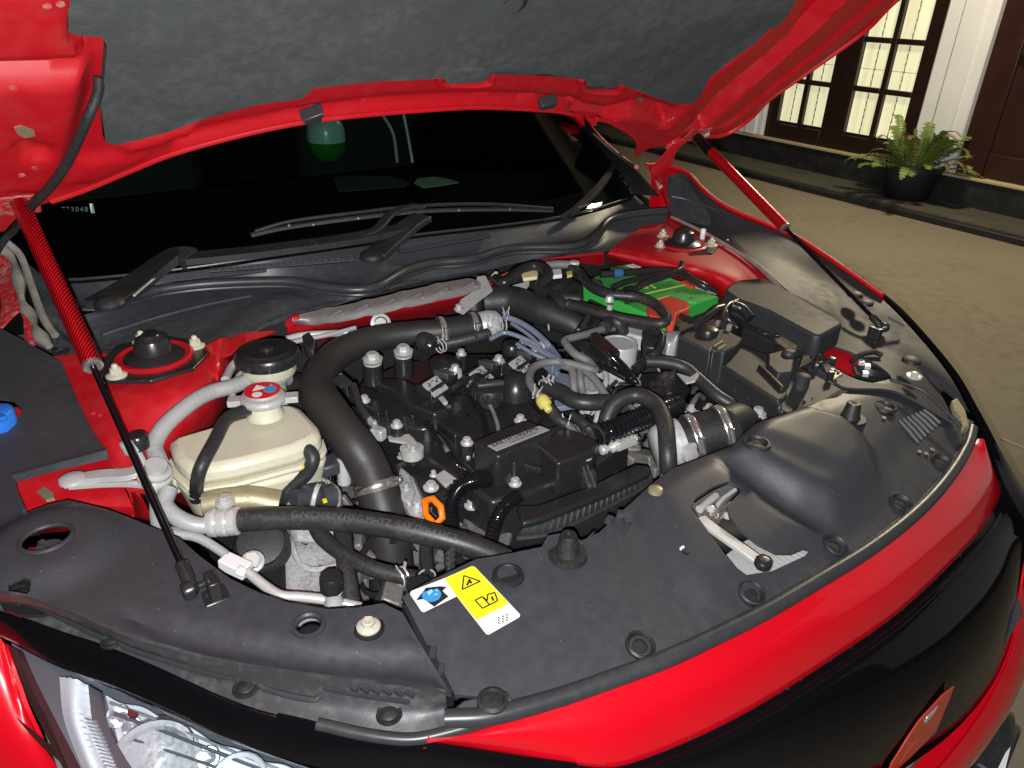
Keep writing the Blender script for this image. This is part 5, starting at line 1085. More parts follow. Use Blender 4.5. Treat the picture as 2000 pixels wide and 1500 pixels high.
# intake manifold with ribs
man = block([(1008, 985, .775), (1050, 985, .775), (1150, 948, .775), (1240, 905, .775), (1268, 908, .775), (1272, 922, .775), (1180, 965, .775), (1060, 1012, .775), (1020, 1022, .775)], .012, 'blk', eng, 'intake_manifold', .004, label='ribbed black intake manifold')
rows = [pts([(1030, 1018, .765), (1070, 1010, .766), (1170, 970, .768), (1268, 922, .770)]), pts([(1008, 1052, .74), (1080, 1040, .742), (1190, 988, .745), (1272, 944, .75)]), pts([(992, 1078, .69), (1090, 1070, .69), (1200, 1020, .695), (1275, 968, .70)])]
mb = MB(); mb.sheet(rows, 40, 4, .004); mb.build('manifold_face', 'plw', man)
ra = resample(spline(rows[0], 8), 22); rb = resample(spline(rows[1], 8), 22); rc_ = resample(spline(rows[2], 8), 22)
for i in range(1, 22):
    mb = MB(); mb.tube([ra[i], rb[i] + Vector((-.001, -.002, .001)), rc_[i] + Vector((-.001, -.002, .001))], .0020, 6, n=4); mb.build('rib', 'plw', man)
mb = MB(); mb.tube([p + Vector((-.002, -.004, .004)) for p in rb], .0035, 8, n=2); mb.build('rib_band', 'plw', man)
block([(1120, 890, .80), (1140, 880, .80), (1168, 925, .78), (1165, 945, .78), (1150, 950, .78)], .03, 'plw', eng, 'injector_shroud', .003)
for (a, b) in ((1136, 905), (1144, 903), (1152, 920)):
    mb = MB(); mb.bar((a, b, .80), (a + 10, b + 34, .785), .003, .004); mb.build('shroud_edge', 'cowl', eng)
bolt((1143, 893, .806), .0068, 'zinc', eng)
# fuel rail pieces
mb = MB(); mb.lathe(U(1172, 880, .80), Vector((1, -.1, 0)), [(.005, 0), (.008, .002), (.008, .010), (.005, .012), (.005, .018), (.009, .020), (.009, .030), (.005, .032), (.005, .044), (.007, .046), (.007, .06), (.005, .062)], 12); mb.bar(U(1205, 866, .81), U(1240, 852, .81), .014, .006); mb.bar(U(1208, 876, .81), U(1244, 862, .81), .003, .010); mb.build('fuel_rail', 'zinc', eng, bevel=.0008)
mb = MB(); mb.lathe(U(1166, 822, .79), Vector((0.1, 0, 1)), [(.010, -.02), (.006, 0), (.006, .02), (.011, .022), (.011, .028), (.006, .03)], 10); mb.box(U(1152, 800, .80), .022, .010, .006, .4); mb.box(U(1178, 804, .80), .016, .014, .008, .4); mb.box(U(1172, 836, .79), .03, .012, .008, .3); mb.build('sensor_bracket', 'zinc', eng, bevel=.001)
for i, (a, b) in enumerate(((1258, 840), (1250, 795), (1218, 790), (1214, 800), (1268, 868), (1280, 855))):
    bolt((a, b, .77), .006, 'zinc' if i % 2 else 'alud', eng)
# orange engine ring, bracket
mb = MB(); mb.tube([(830, 978, .775), (846, 974, .785), (861, 990, .782), (864, 1012, .77), (850, 1024, .765), (832, 1006, .768)], .0050, 10, n=3, closed=True, smooth=False); P('dipstick_ring', mb, 'orange', label='orange dipstick ring')
block([(808, 925, .755), (850, 905, .755), (885, 925, .755), (870, 960, .755), (830, 975, .755)], .02, 'blk', eng, 'lifting_bracket', .003)
bolt((842, 953, .76), .0075, 'zinc', eng); bolt((922, 988, .74), .0075, 'zinc', eng); bolt((815, 990, .74), .007, 'alu', eng)
block([(850, 928, .772), (884, 906, .772), (912, 914, .772), (892, 934, .772), (870, 948, .772)], .006, 'plate', eng, 'sensor_plate', .001)
block([(780, 905, .74), (810, 930, .74), (840, 985, .74), (830, 1040, .74), (800, 1000, .74), (775, 950, .74)], .06, 'alu', eng, 'front_casting', .006)
block([(895, 990, .715), (960, 965, .715), (1010, 1010, .715), (990, 1070, .715), (930, 1060, .715)], .06, 'olive' if False else 'alud', eng, 'front_casting', .006)
block([(930, 950, .725), (985, 945, .725), (1012, 975, .725), (985, 985, .725), (940, 985, .725)], .04, 'blk', eng, 'timing_cover', .005)
# ---- charge pipe and the couplings at its ends
cpth = [(876, 646, .862), (800, 651, .862), (725, 663, .862), (662, 690, .860), (626, 730, .852), (622, 768, .842), (648, 812, .828), (688, 864, .806), (716, 906, .780), (734, 950, .755)]
cpipe = hose('charge_pipe', cpth, lambda t: .0215 + .0085 * min(1, max(0, (t - .12) / .5)), 'dkhose', label='thick matt black air pipe curving over the engine', seg=28, n=12)
mb = MB(); mb.lathe(U(828, 668, .862), Vector((-.2, -1, .25)), [(.018, 0), (.018, .016), (.015, .019), (.006, .024), (0, .022)], 20); mb.box(U(826, 692, .85), .012, .01, .02, .3); mb.build('pipe_boss', 'blk', cpipe)
mb = MB(); mb.tube([(690, 752, .85), (702, 790, .84), (716, 812, .835)], .006, 8); mb.bar((660, 738, .868), (676, 752, .865), .02, .006); mb.build('pipe_bracket', 'plw', cpipe)
a = U(860, 647, .862); b = U(940, 636, .862)
mb = MB(); mb.tube([a, b], lambda t: .0235, 28, smooth=False); mb.build('rubber_sleeve', 'blkm', cpipe)
clamp((862, 647, .862), (940, 636, .862), .0245, cpipe, screw=Vector((.1, -1, .2))); clamp((924, 638, .862), (940, 636, .862), .0245, cpipe, screw=Vector((.1, -1, .2)))
d = (b - a).normalized(); mb = MB(); mb.lathe(U(932, 637, .862), d, [(.022, 0), (.025, .006), (.027, .022), (.025, .036), (.018, .044), (.010, .048)], 28); P('turbo_outlet', mb, 'alu')
dn = [(732, 938, .758), (752, 1010, .715), (764, 1100, .65), (766, 1200, .57)]
lp_ = hose('lower_hose', dn, lambda t: .0315 + .003 * t, 'dkhose', label='wide rubber hose running down behind the cover', seg=26)
clamp((736, 950, .752), (752, 1010, .715), .0325, lp_, 'steel', .014, Vector((.6, -1, .3)))
# turbo shield, pipes at the back
hose('air_inlet_pipe', [(948, 590, .858), (1000, 588, .862), (1060, 608, .858), (1110, 628, .848), (1130, 640, .84)], lambda t: .032 - .008 * t, 'blkm', label='matt black air inlet at the back of the engine', seg=24)
mb = MB(); mb.lathe(U(925, 592, .855), UP, [(.020, -.03), (.019, .006), (.014, .012), (0, .014)], 18); P('oil_catch_cap', mb, 'blkm')
hs = MB(); hs.sheet([pts([(572, 620, .90), (600, 610, .90), (700, 590, .90), (820, 562, .90), (900, 546, .90), (934, 548, .90)]), pts([(572, 628, .892), (600, 622, .896), (700, 606, .899), (820, 580, .899), (900, 560, .899), (940, 556, .896)]), pts([(584, 634, .880), (620, 634, .889), (700, 622, .889), (800, 600, .889), (890, 580, .889), (938, 566, .889)])], 60, 6, .002, fn=lambda v: UP * (.0022 * max(0, math.sin(v.x * 85 - v.y * 35)) ** 2)); P('heat_shield', hs, 'shield', label='crumpled grey heat shield on the firewall')
for k in range(6):
    a = 640 + 52 * k; b = 618 - 11 * k; mb = MB(); mb.strip([(a, b, .905), (a + 26, b - 12, .908), (a + 30, b - 4, .907)], .004, .003); mb.build('pressed_rib', 'shield', bpy.data.objects['heat_shield'])
mb = MB(); mb.strip([(565, 636, .885), (568, 624, .89), (590, 616, .89)], .012, .004); mb.lathe((578, 622, .895), UP, [(.008, 0), (.007, .005), (0, .007)], 12); P('shield_bracket', mb, 'redin')
mb = MB(); mb.prism([(932, 540, .90), (948, 538, .90), (962, 566, .892), (930, 590, .88), (905, 612, .87), (890, 606, .87), (900, 585, .88), (928, 566, .89)], .003); mb.build('shield_end', 'plate', bpy.data.objects['heat_shield'])
bolt((896, 604, .875), .006, 'plate'); mb = MB(); mb.lathe(U(743, 632, .87), Vector((-.2, -1, .6)), [(.018, 0), (.018, .004), (.012, .005), (.012, .002)], 24, cap=False); mb.lathe(U(743, 632, .872), Vector((-.2, -1, .6)), [(.011, 0), (.010, .004), (0, .004)], 16); P('pipe_eye', mb, 'zinc')
hose('brake_pipe', [(566, 670, .885), (600, 662, .885), (650, 652, .885), (694, 640, .885)], .004, 'insul'); hose('brake_pipe', [(560, 662, .88), (600, 654, .88), (680, 650, .88)], .006, 'plate')
block([(588, 654, .892), (604, 646, .892), (616, 662, .892), (612, 684, .885), (596, 680, .885)], .02, 'blkm', car, 'pipe_clip', .004)
# master cylinder reservoir
rc0 = U(522, 692, .915)
mb = MB(); mb.lathe(rc0 - UP * .085, UP, [(.020, -.02), (.022, .036), (.026, .042), (.037, .054), (.040, .060), (.040, .074), (.036, .076)], 30); res = P('brake_reservoir', mb, 'ivory', label='brake fluid reservoir with a black cap')
mb = MB(); mb.lathe(rc0 - UP * .012, UP, [(.044, 0), (.0465, .003), (.0465, .014), (.044, .018), (.035, .019), (.033, .021), (.012, .021), (.011, .026), (.005, .027), (0, .027)], 30)
for k in range(24):
    a = k * math.pi / 12; mb.box(rc0 + Vector((math.cos(a) * .0465, math.sin(a) * .0465, -.004)), .003, .003, .012, a)
mb.build('reservoir_cap', 'blk', res)
mb = MB(); mb.box(U(550, 756, .78), .05, .04, .04, .3); mb.lathe(U(572, 764, .76), Vector((1, .2, 0)), [(.03, -.03), (.03, .02), (.02, .03)], 18); P('master_cylinder', mb, 'blk', bevel=.006)
mb = MB(); mb.sheet([pts([(556, 744, .82), (574, 740, .82), (590, 738, .82)]), pts([(560, 790, .80), (576, 792, .80), (592, 792, .80)])], 8, 2, .01); P('booster_shell', mb, 'blkm')
# ---- coolant tank
tk = [(329, 864, .85), (338, 852, .85), (353, 847, .85), (437, 823, .85), (472, 812, .85), (546, 786, .85), (575, 788, .85), (590, 796, .85), (620, 828, .85), (624, 842, .85), (617, 853, .85), (574, 874, .85), (455, 904, .85), (390, 914, .85), (367, 911, .85), (340, 888, .85)]
mb = MB(); mb.prism(tk, .030, 1.03); tank = mb.build('coolant_tank', 'tank', car, 'cream coolant expansion tank', bevel=.010, angle=50)
fl = [U(a, b, .85) - UP * .030 for a, b, c in tk]; cc = sum(fl, Vector()) / len(fl); fl = [cc + (p - cc) * 1.075 for p in fl]
mb = MB(); mb.prism(fl, .008); mb.build('tank_flange', 'tank', tank, bevel=.003)
fl2 = [cc + (p - cc) * 1.0 - UP * .0085 for p in fl]
mb = MB(); mb.prism(fl2, .085, .80); mb.build('tank_bottom', 'tank', tank, bevel=.010)
for i in range(3):
    mb = MB(); mb.bar(U(460, 944 + 9 * i, .80 - .008 * i), U(490, 936 + 9 * i, .80 - .008 * i), .003, .003); mb.build('level_mark', 'tank', tank)
mb = MB(); mb.box(U(352, 934, .80), .03, .022, .03, .4); mb.box(U(352, 950, .79), .035, .012, .012, .4); mb.build('tank_foot', 'tank', tank, bevel=.004)
nk = U(517, 797, .868)
mb = MB(); mb.lathe(nk - UP * .012, UP, [(.026, 0), (.024, .008), (.022, .012), (.022, .022)], 26); mb.build('tank_neck', 'tank', tank)
mb = MB(); mb.lathe(nk + UP * .010, UP, [(.024, 0), (.030, .001), (.032, .004), (.032, .008), (.029, .012), (.022, .014), (.021, .018), (0, .018)], 30)
for s_ in (-1, 1): mb.box(nk + Vector((s_ * .034, s_ * -.014, .014)), .022, .018, .009, -.4)
cap = mb.build('pressure_cap', 'plate', tank, 'metal radiator cap with a red sticker', bevel=.0008)
mb = MB(); mb.lathe(nk + UP * .0285, UP, [(.0245, 0), (.0245, .0006)], 30); mb.build('cap_sticker', 'capred', cap)
mb = MB(); mb.lathe(nk + Vector((.010, -.004, .0295)), UP, [(.009, 0), (.009, .0004)], 18); mb.build('sticker_mark', 'cyan', cap); mb = MB(); mb.lathe(nk + Vector((-.010, -.010, .0295)), UP, [(.007, 0), (.007, .0004)], 18); mb.build('sticker_mark', 'white', cap)
mb = MB(); a = nk + Vector((-.002, .010, .0296)); mb.prism([a + Vector((0, .008, 0)), a + Vector((.010, -.006, 0)), a + Vector((-.010, -.006, 0))], .0004); mb.build('sticker_triangle', 'vin', cap)
hose('overflow_hose', [(484, 800, .876), (462, 808, .880), (440, 822, .88), (420, 860, .875), (396, 905, .865), (386, 935, .845), (383, 974, .80)], .0088, 'hose', tank)
spring_clip((384, 962, .812), Vector((0, 0, 1)), .0088, tank); mb = MB(); mb.lathe(U(482, 800, .876), Vector((1, .15, 0)), [(.0085, 0), (.0095, .002), (.0095, .006), (.006, .008), (.006, .018)], 12); mb.build('hose_stub', 'zinc', tank)
hose('outlet_hose', [(588, 878, .83), (602, 880, .834), (611, 898, .825), (598, 926, .805), (572, 948, .79), (558, 968, .775), (560, 1000, .74)], .0098, 'hose', tank)
spring_clip((590, 879, .831), Vector((1, 0, 0)), .0098, tank); mb = MB(); mb.box((593, 912, .818), .004, .004, .004); mb.build('paint_mark', 'yel', tank)
# ---- air conditioning pipes and their holder
hose('lagged_pipe', [(312, 905, .845), (302, 870, .858), (322, 832, .872), (372, 788, .884), (412, 766, .886), (450, 756, .884), (486, 744, .88), (530, 738, .87), (560, 740, .85)], .0112, 'insul', label='silver lagged pipe on the red wing', seg=16)
hose('brake_line', [(440, 742, .885), (456, 712, .885), (480, 700, .885), (505, 708, .88)], .0062, 'plate'); hose('brake_line', [(452, 780, .87), (462, 742, .88), (480, 720, .88)], .0045, 'plate')
hd = MB(); hd.strip([(128, 942, .842), (190, 930, .846), (250, 926, .848), (296, 912, .85), (320, 930, .84)], .020, .007); hd.strip([(135, 950, .838), (210, 945, .84), (270, 946, .84), (310, 956, .835)], .008, .006); hold = P('pipe_holder', hd, 'plate', label='galvanised pipe bracket bolted to the red panel', bevel=.002)
mb = MB(); mb.lathe((142, 938, .848), UP, [(.016, 0), (.015, .004), (.010, .006), (0, .007)], 18); mb.build('bracket_rivet', 'plate', hold)
mb = MB(); mb.lathe((303, 928, .845), Vector((.2, -.3, 1)), [(.019, -.012), (.021, -.008), (.021, 0), (.017, .002), (.019, .005), (.019, .009), (.014, .011), (.013, .020)], 22); mb.build('pipe_union', 'plate', hold)
mb = MB(); mb.lathe((274, 905, .86), Vector((-.2, .2, 1)), [(.010, -.012), (.008, .0), (.008, .016), (.010, .018), (.0115, .020), (.0115, .034), (.009, .036), (0, .036)], 16); vlv = mb.build('service_port', 'zinc', hold)
mb = MB(); mb.lathe(U(270, 866, .885), UP, [(.0125, -.006), (.0125, .010), (.010, .013), (0, .013)], 16); mb.build('port_cap', 'blk', hold)
hp = [(330, 955, .83), (322, 985, .82), (345, 1010, .81), (385, 1026, .80), (428, 1024, .795)]
hose('metal_pipe', hp, .0108, 'insul', seg=16); hose('metal_pipe', [(318, 930, .83), (306, 980, .815), (312, 1030, .80), (350, 1046, .795)], .0085, 'insul')
hpath = [(438, 1019, .795), (500, 1014, .80), (560, 1012, .802), (640, 1014, .803), (720, 1022, .803), (800, 1036, .80), (870, 1052, .793), (930, 1070, .782), (990, 1094, .765)]
ac = hose('air_conditioning_hose', hpath, .0150, 'hose', label='thick black rubber hose printed with white letters', seg=20, n=14)
mb = MB(); dd = (pt(hpath[1]) - pt(hpath[0])).normalized(); a0 = U(404, 1022, .795)
mb.lathe(a0, dd, [(.011, 0), (.017, .003), (.0185, .006), (.0185, .012), (.0155, .015), (.0185, .018), (.0185, .026), (.0155, .029), (.0185, .032), (.0180, .040), (.0155, .042)], 24); mb.build('crimp_sleeve', 'zinc', ac)
sd = (CAM - U(700, 1015, .8)).normalized() + UP * .45
hose_text('hose_print', 'G-NICHIRIN HXG.MHTZ  SAE J2064.HC2', .0125, hpath, .0150, sd, 'greyp', ac, .53, sx=.95)
hose_text('hose_print', 'JLGT-onu', .0105, hpath, .0150, sd, 'greyp', ac, .10, sx=1.0)
thin = [(335, 1042, .80), (385, 1050, .795), (428, 1074, .785), (446, 1088, .78)]
hose('metal_line', thin, .0058, 'insul'); hose('metal_line', [(478, 1112, .775), (520, 1146, .765), (550, 1163, .76), (590, 1166, .755), (640, 1172, .75), (705, 1186, .74)], .0062, 'zinc', label='bright metal line running along the cover')
mb = MB(); mb.bar((436, 1094, .778), (484, 1116, .774), .020, .016); mb.bar((462, 1112, .785), (480, 1120, .78), .012, .006); P('line_connector', mb, 'white', bevel=.002, label='white connector block on the metal line')
mb = MB(); mb.lathe((652, 1176, .752), UP, [(.012, 0), (.010, .006), (.010, .016), (.013, .018), (.013, .024), (.009, .026)], 16); mb.lathe((648, 1150, .775), UP, [(.013, 0), (.014, .003), (.014, .016), (.011, .019), (0, .019)], 8); P('service_valve', mb, 'zinc')
mb = MB(); mb.lathe((648, 1142, .785), UP, [(.0145, -.006), (.0145, .010), (.012, .014), (0, .014)], 8); P('valve_cap', mb, 'blk')
# engine mount: black boot and bolt, bracket
mb = MB(); mb.lathe(U(512, 1070, .72), Vector((-.15, -.55, .8)), [(.030, -.05), (.038, -.02), (.038, .006), (.034, .016), (.031, .018), (.030, .026), (.020, .028)], 30); mt = P('damper', mb, 'blkm', label='black damper with a big zinc bolt')
bolt(U(494, 1098, .76), .0115, 'zinc', mt, 1.25, .010, Vector((-.15, -.55, .8)))
block([(536, 1010, .70), (640, 1010, .70), (668, 1040, .70), (690, 1110, .70), (700, 1180, .70), (640, 1200, .70), (560, 1190, .70), (548, 1110, .70)], .08, 'alu', car, 'mount_casting', .010, label='cast aluminium engine mount')
mb = MB(); mb.tube([(570, 1058, .708), (582, 1096, .706), (612, 1112, .705), (660, 1104, .705), (690, 1096, .70)], .004, 8); mb.tube([(600, 1170, .708), (650, 1176, .706), (690, 1170, .70)], .004, 8); P('casting_rib', mb, 'alu')
mb = MB(); mb.prism([(576, 1028, .705), (604, 1030, .705), (606, 1056, .705), (596, 1062, .705), (586, 1056, .705)], .006); P('casting_pocket', mb, 'ink', bevel=.003)
block([(400, 1050, .70), (450, 1080, .70), (470, 1140, .70), (500, 1170, .70), (560, 1190, .70), (560, 1000, .70), (420, 1000, .70)], .05, 'bay', car, 'mount_bracket', .005)
block([(548, 955, .77), (580, 920, .77), (630, 918, .77), (668, 950, .77), (660, 1000, .77), (560, 1000, .77)], .06, 'alu', car, 'pump_housing', .010)
mb = MB()
for k in range(6): mb.bar((590 + 10 * k, 926 + 3 * k, .774), (606 + 11 * k, 952 + 4 * k, .772), .003, .006)
P('housing_ribs', mb, 'alu')
mb = MB(); mb.lathe(U(606, 968, .79), Vector((-1, -.2, .3)), [(.016, -.02), (.016, .006), (.012, .008), (.012, .026)], 20); mb.lathe(U(632, 972, .79), Vector((1, .1, -.2)), [(.016, -.004), (.016, .014), (.011, .016)], 20); P('pump_union', mb, 'cowl')
clamp((618, 970, .79), (632, 973, .788), .0165, car, 'zinc', .006)
mb = MB(); mb.box((634, 978, .806), .005, .005, .004); mb.box((594, 934, .80), .005, .004, .004); P('paint_mark', mb, 'yel')
mb = MB(); mb.tube([(400, 985, .80), (440, 978, .802), (490, 975, .80), (545, 985, .79)], .018, 14); P('alternator_bracket', mb, 'olive', label='olive zinc bracket under the cream tank')
bolt((440, 982, .822), .008, 'zinc'); block([(388, 968, .80), (420, 972, .80), (424, 1000, .80), (396, 1000, .80)], .03, 'blk', car, 'bracket_pad', .004)
mb = MB(); mb.lathe(U(672, 920, .77), Vector((.1, .1, 1)), [(.010, -.02), (.010, .02), (.008, .022)], 14); P('sensor_plug', mb, 'plate')
hose('heater_hose', [(612, 1020, .77), (630, 1050, .765), (670, 1082, .76), (720, 1108, .755), (770, 1122, .752), (812, 1130, .75)], .0105, 'hose'); hose('heater_hose', [(668, 1030, .765), (674, 1090, .755), (680, 1140, .745), (690, 1200, .73)], .0120, 'hose'); hose('heater_hose', [(838, 1040, .74), (832, 1080, .735), (836, 1130, .73)], .0095, 'hose')
spring_clip((785, 1126, .752), Vector((1, .1, 0)), .0105, car); spring_clip((834, 1128, .735), Vector((0, 0, 1)), .0095, car)
block([(790, 1125, .76), (835, 1118, .76), (860, 1150, .76), (800, 1180, .76)], .03, 'blk', car, 'hose_tee', .004)
block([(866, 1078, .79), (884, 1072, .79), (890, 1100, .79), (874, 1110, .79)], .02, 'plw', car, 'cable_clip', .003); 
mb = MB()
for k in range(3): mb.box((880, 1078 + 10 * k, .793), .014, .006, .006, .4)
P('cable_clip', mb, 'cowl', bevel=.001)
conduit('wire_conduit', [(640, 800, .82), (632, 850, .80), (636, 900, .77), (650, 950, .74)], .0065); conduit('wire_conduit', [(654, 810, .81), (650, 870, .79), (656, 920, .76)], .005)
block([(625, 890, .79), (660, 880, .79), (664, 905, .79), (630, 915, .79)], .02, 'cowl', car, 'wire_bracket', .004)
# corrugated looms at the front of the engine
conduit('wire_conduit', [(962, 932, .79), (930, 938, .792), (900, 950, .785), (884, 975, .77), (878, 1005, .75), (882, 1040, .72)], .0135); conduit('wire_conduit', [(1012, 968, .775), (985, 990, .77), (968, 1020, .755), (958, 1062, .72)], .0105)
conduit('wire_conduit', [(832, 826, .815), (850, 850, .808), (872, 880, .80), (892, 908, .79), (912, 918, .785)], .0048, pitch=.004); conduit('wire_conduit', [(932, 792, .815), (944, 812, .812), (950, 840, .81), (952, 852, .81)], .0042, pitch=.004)
# ---- hoses in the middle
gh = eng
hose('fuel_hose', [(1062, 780, .845), (1046, 765, .848), (1034, 742, .852), (1042, 718, .856), (1072, 707, .858), (1112, 710, .858), (1150, 720, .855), (1164, 724, .85)], .0068, 'ghose', gh, label='grey fuel hose looping to a yellow plug')
hose('fuel_hose', [(1096, 712, .852), (1116, 722, .850), (1120, 745, .84), (1122, 768, .825)], .0066, 'ghose', gh); hose('fuel_hose', [(1132, 716, .852), (1134, 745, .84), (1138, 768, .82)], .0060, 'ghose', gh); hose('fuel_hose', [(1140, 722, .85), (1162, 742, .845), (1180, 768, .835), (1190, 782, .83)], .0066, 'ghose', gh)
hose('fuel_hose', [(1180, 718, .835), (1184, 742, .825), (1178, 760, .815)], .0050, 'insul', gh); hose('fuel_hose', [(1110, 678, .865), (1104, 664, .868), (1140, 654, .868), (1180, 642, .865), (1200, 640, .86)], .0068, 'ghose', gh); hose('fuel_hose', [(1110, 678, .865), (1124, 692, .86), (1150, 706, .852), (1162, 722, .848)], .0072, 'ghose', gh)
mb = MB(); dd = (U(1072, 798, .838) - U(1058, 776, .846)).normalized(); mb.lathe(U(1056, 776, .846), dd, [(.0072, 0), (.0105, .003), (.0115, .010), (.0105, .017), (.0062, .020), (.0062, .028), (.0048, .030)], 18); mb.build('yellow_plug', 'yelp', eng, 'pale yellow plug in the grey fuel hose')
spring_clip((1048, 770, .848), Vector((-.4, .6, .1)), .0070, eng); spring_clip((1106, 828, .82), Vector((.6, -.6, 0)), .0075, eng)
hose('breather_hose', [(1072, 796, .832), (1090, 818, .825), (1108, 830, .82)], .0095, 'hose', eng); hose('breather_hose', [(1104, 826, .82), (1118, 842, .815), (1134, 862, .805)], .0072, 'ghose', eng); hose('breather_hose', [(1118, 812, .82), (1140, 828, .818), (1156, 845, .81), (1160, 868, .80)], .0085, 'hose', eng)
block([(1092, 818, .80), (1142, 806, .80), (1160, 850, .80), (1110, 872, .80)], .04, 'ghose', eng, 'filter_body', .006)
hose('heater_hose', [(1064, 757, .835), (1092, 766, .838), (1120, 782, .838), (1150, 787, .838), (1192, 786, .836), (1210, 800, .83)], .0128, 'hose', eng); spring_clip((1074, 760, .836), Vector((1, 0, 0)), .013, eng, 'plate'); spring_clip((1066, 757, .835), Vector((1, 0, 0)), .013, eng, 'plate')
hose('vacuum_hose', [(1182, 860, .80), (1186, 815, .83), (1206, 784, .85), (1244, 772, .858), (1280, 790, .855), (1298, 826, .848), (1303, 870, .835), (1305, 905, .815), (1306, 930, .79)], .0128, 'hose', eng, label='black hose arching towards the radiator cover', seg=18)
mb = MB(); mb.prism([(1290, 912, .80), (1312, 908, .80), (1318, 918, .80), (1292, 930, .80)], .02); mb.build('hose_flange', 'zinc', eng, bevel=.002)
conduit('big_conduit', [(1162, 850, .815), (1200, 840, .82), (1250, 820, .82), (1290, 802, .818), (1320, 790, .81)], .0185, eng, 'cond', .0075, .13)
mb = MB(); mb.lathe(U(1160, 852, .815), Vector((-.9, -.35, 0)), [(.019, -.004), (.020, .002), (.019, .004), (.017, .002)], 24, cap=False); mb.build('conduit_end', 'plw', eng)
# blue grey fuel pipes and plates
for i, pth in enumerate(([(985, 618, .872), (1012, 628, .872), (1040, 645, .870), (1066, 668, .866), (1074, 680, .86)], [(958, 662, .862), (984, 650, .866), (1010, 656, .866), (1036, 668, .862), (1056, 680, .858)], [(1000, 632, .868), (1030, 652, .866), (1052, 672, .862)], [(1010, 672, .86), (1040, 690, .858), (1070, 704, .854)], [(1018, 664, .862), (1050, 682, .86), (1082, 700, .856)])):
    hose('fuel_pipe', pth, (.0055, .0042, .0036, .0036, .0036)[i], 'blue', eng)
hose('breather_hose', [(868, 672, .85), (905, 664, .855), (940, 655, .86), (958, 650, .862)], .0100, 'hose', eng); hose('breather_hose', [(925, 660, .86), (945, 636, .865), (960, 632, .866), (990, 636, .866)], .0070, 'hose', eng)
spring_clip((861, 676, .848), Vector((1, .2, 0)), .010, eng); spring_clip((958, 650, .862), Vector((1, .2, 0)), .008, eng); spring_clip((988, 616, .872), Vector((1, -.4, 0)), .008, eng); spring_clip((984, 636, .866), Vector((1, -.4, 0)), .008, eng)
block([(1048, 690, .845), (1060, 662, .845), (1080, 672, .845), (1100, 700, .845), (1080, 712, .845)], .02, 'blue', eng, 'pipe_bracket', .002); block([(1054, 664, .862), (1064, 656, .862), (1070, 668, .862), (1062, 676, .862)], .012, 'vin', eng, 'pipe_clip', .001)
block([(1076, 724, .815), (1112, 730, .815), (1128, 770, .815), (1100, 772, .815)], .02, 'blue', eng, 'fuel_pump_plate', .003); block([(1082, 780, .80), (1110, 776, .80), (1120, 790, .80), (1086, 796, .80)], .01, 'blue', eng, 'fuel_pump_plate', .002)
block([(1120, 690, .85), (1140, 684, .85), (1152, 704, .85), (1130, 708, .85)], .02, 'blue', eng, 'fuel_pump_body', .003); block([(1130, 735, .82), (1160, 730, .82), (1172, 765, .82), (1135, 772, .82)], .04, 'alu', eng, 'fuel_pump_body', .004)
bolt((1082, 728, .822), .007, 'blue', eng); mb = MB(); mb.lathe(U(1172, 730, .82), UP, [(.014, 0), (.014, .012), (.010, .016), (0, .017)], 16); mb.build('pump_cap', 'alu', eng)
for k in range(6):
    mb = MB(); mb.bar((1056 + 8 * k, 678 + 5 * k, .866), (1066 + 8 * k, 690 + 5 * k, .862), .0022, .004); mb.build('clip_rib', 'blue', eng)
# vacuum pump (bright cylinder), its connector and cables
mb = MB(); mb.lathe(U(1207, 690, .83), UP, [(.034, -.05), (.034, .018), (.0325, .022), (.029, .022), (.028, .0205), (0, .0205)], 36); mb.build('high_pressure_pump', 'alu', eng, 'round bright metal pump')
cnb = [(1152, 650, .872), (1166, 646, .872), (1212, 686, .868), (1206, 694, .868), (1190, 700, .866), (1156, 668, .872)]
block(cnb, .022, 'blk', eng, 'plug_connector', .003); block([(1110, 660, .855), (1150, 664, .86), (1186, 702, .855), (1172, 712, .85)], .02, 'blk', eng, 'plug_connector', .003)
conduit('wire_conduit', [(1192, 694, .862), (1212, 715, .858), (1232, 738, .85), (1246, 748, .845)], .0078, eng, 'cond', .0045); conduit('wire_conduit', [(1166, 712, .85), (1190, 722, .85), (1220, 738, .846), (1244, 750, .843)], .0052, eng, 'cond', .004)
mb = MB(); mb.tube([(1240, 738, .848), (1248, 742, .855), (1250, 752, .846), (1240, 750, .84)], .0018, 6, closed=True); mb.bar((1246, 742, .855), (1252, 730, .865), .002, .002); mb.build('cable_tie', 'ghose', eng)
block([(1254, 646, .865), (1270, 640, .865), (1282, 650, .865), (1278, 680, .85), (1256, 676, .85)], .03, 'blk', eng, 'plug_connector', .002)
hose('wire_loom', [(1282, 648, .865), (1292, 660, .86), (1284, 686, .85), (1264, 700, .84), (1240, 722, .83)], .0085, 'blk', eng)
hose('coolant_hose', [(1180, 640, .87), (1192, 628, .872), (1210, 632, .87), (1216, 650, .85)], .012, 'hose', eng)
block([(1218, 622, .845), (1258, 640, .845), (1262, 660, .845), (1222, 650, .845)], .03, 'alu', eng, 'thermostat_housing', .004); block([(1294, 650, .845), (1312, 644, .845), (1328, 652, .845), (1322, 668, .845), (1304, 670, .845)], .04, 'alu', eng, 'gearbox_lug', .005)
mb = MB(); mb.tube([(1290, 690, .80), (1310, 680, .80), (1330, 690, .80)], .02, 12); mb.build('gearbox_casting', 'alud', eng)
block([(1240, 730, .80), (1330, 720, .80), (1350, 760, .80), (1320, 800, .80), (1260, 790, .80)], .05, 'blk', eng, 'coil_pack', .004); block([(1266, 742, .82), (1296, 738, .82), (1302, 756, .82), (1272, 762, .82)], .03, 'blk', eng, 'relay', .003)
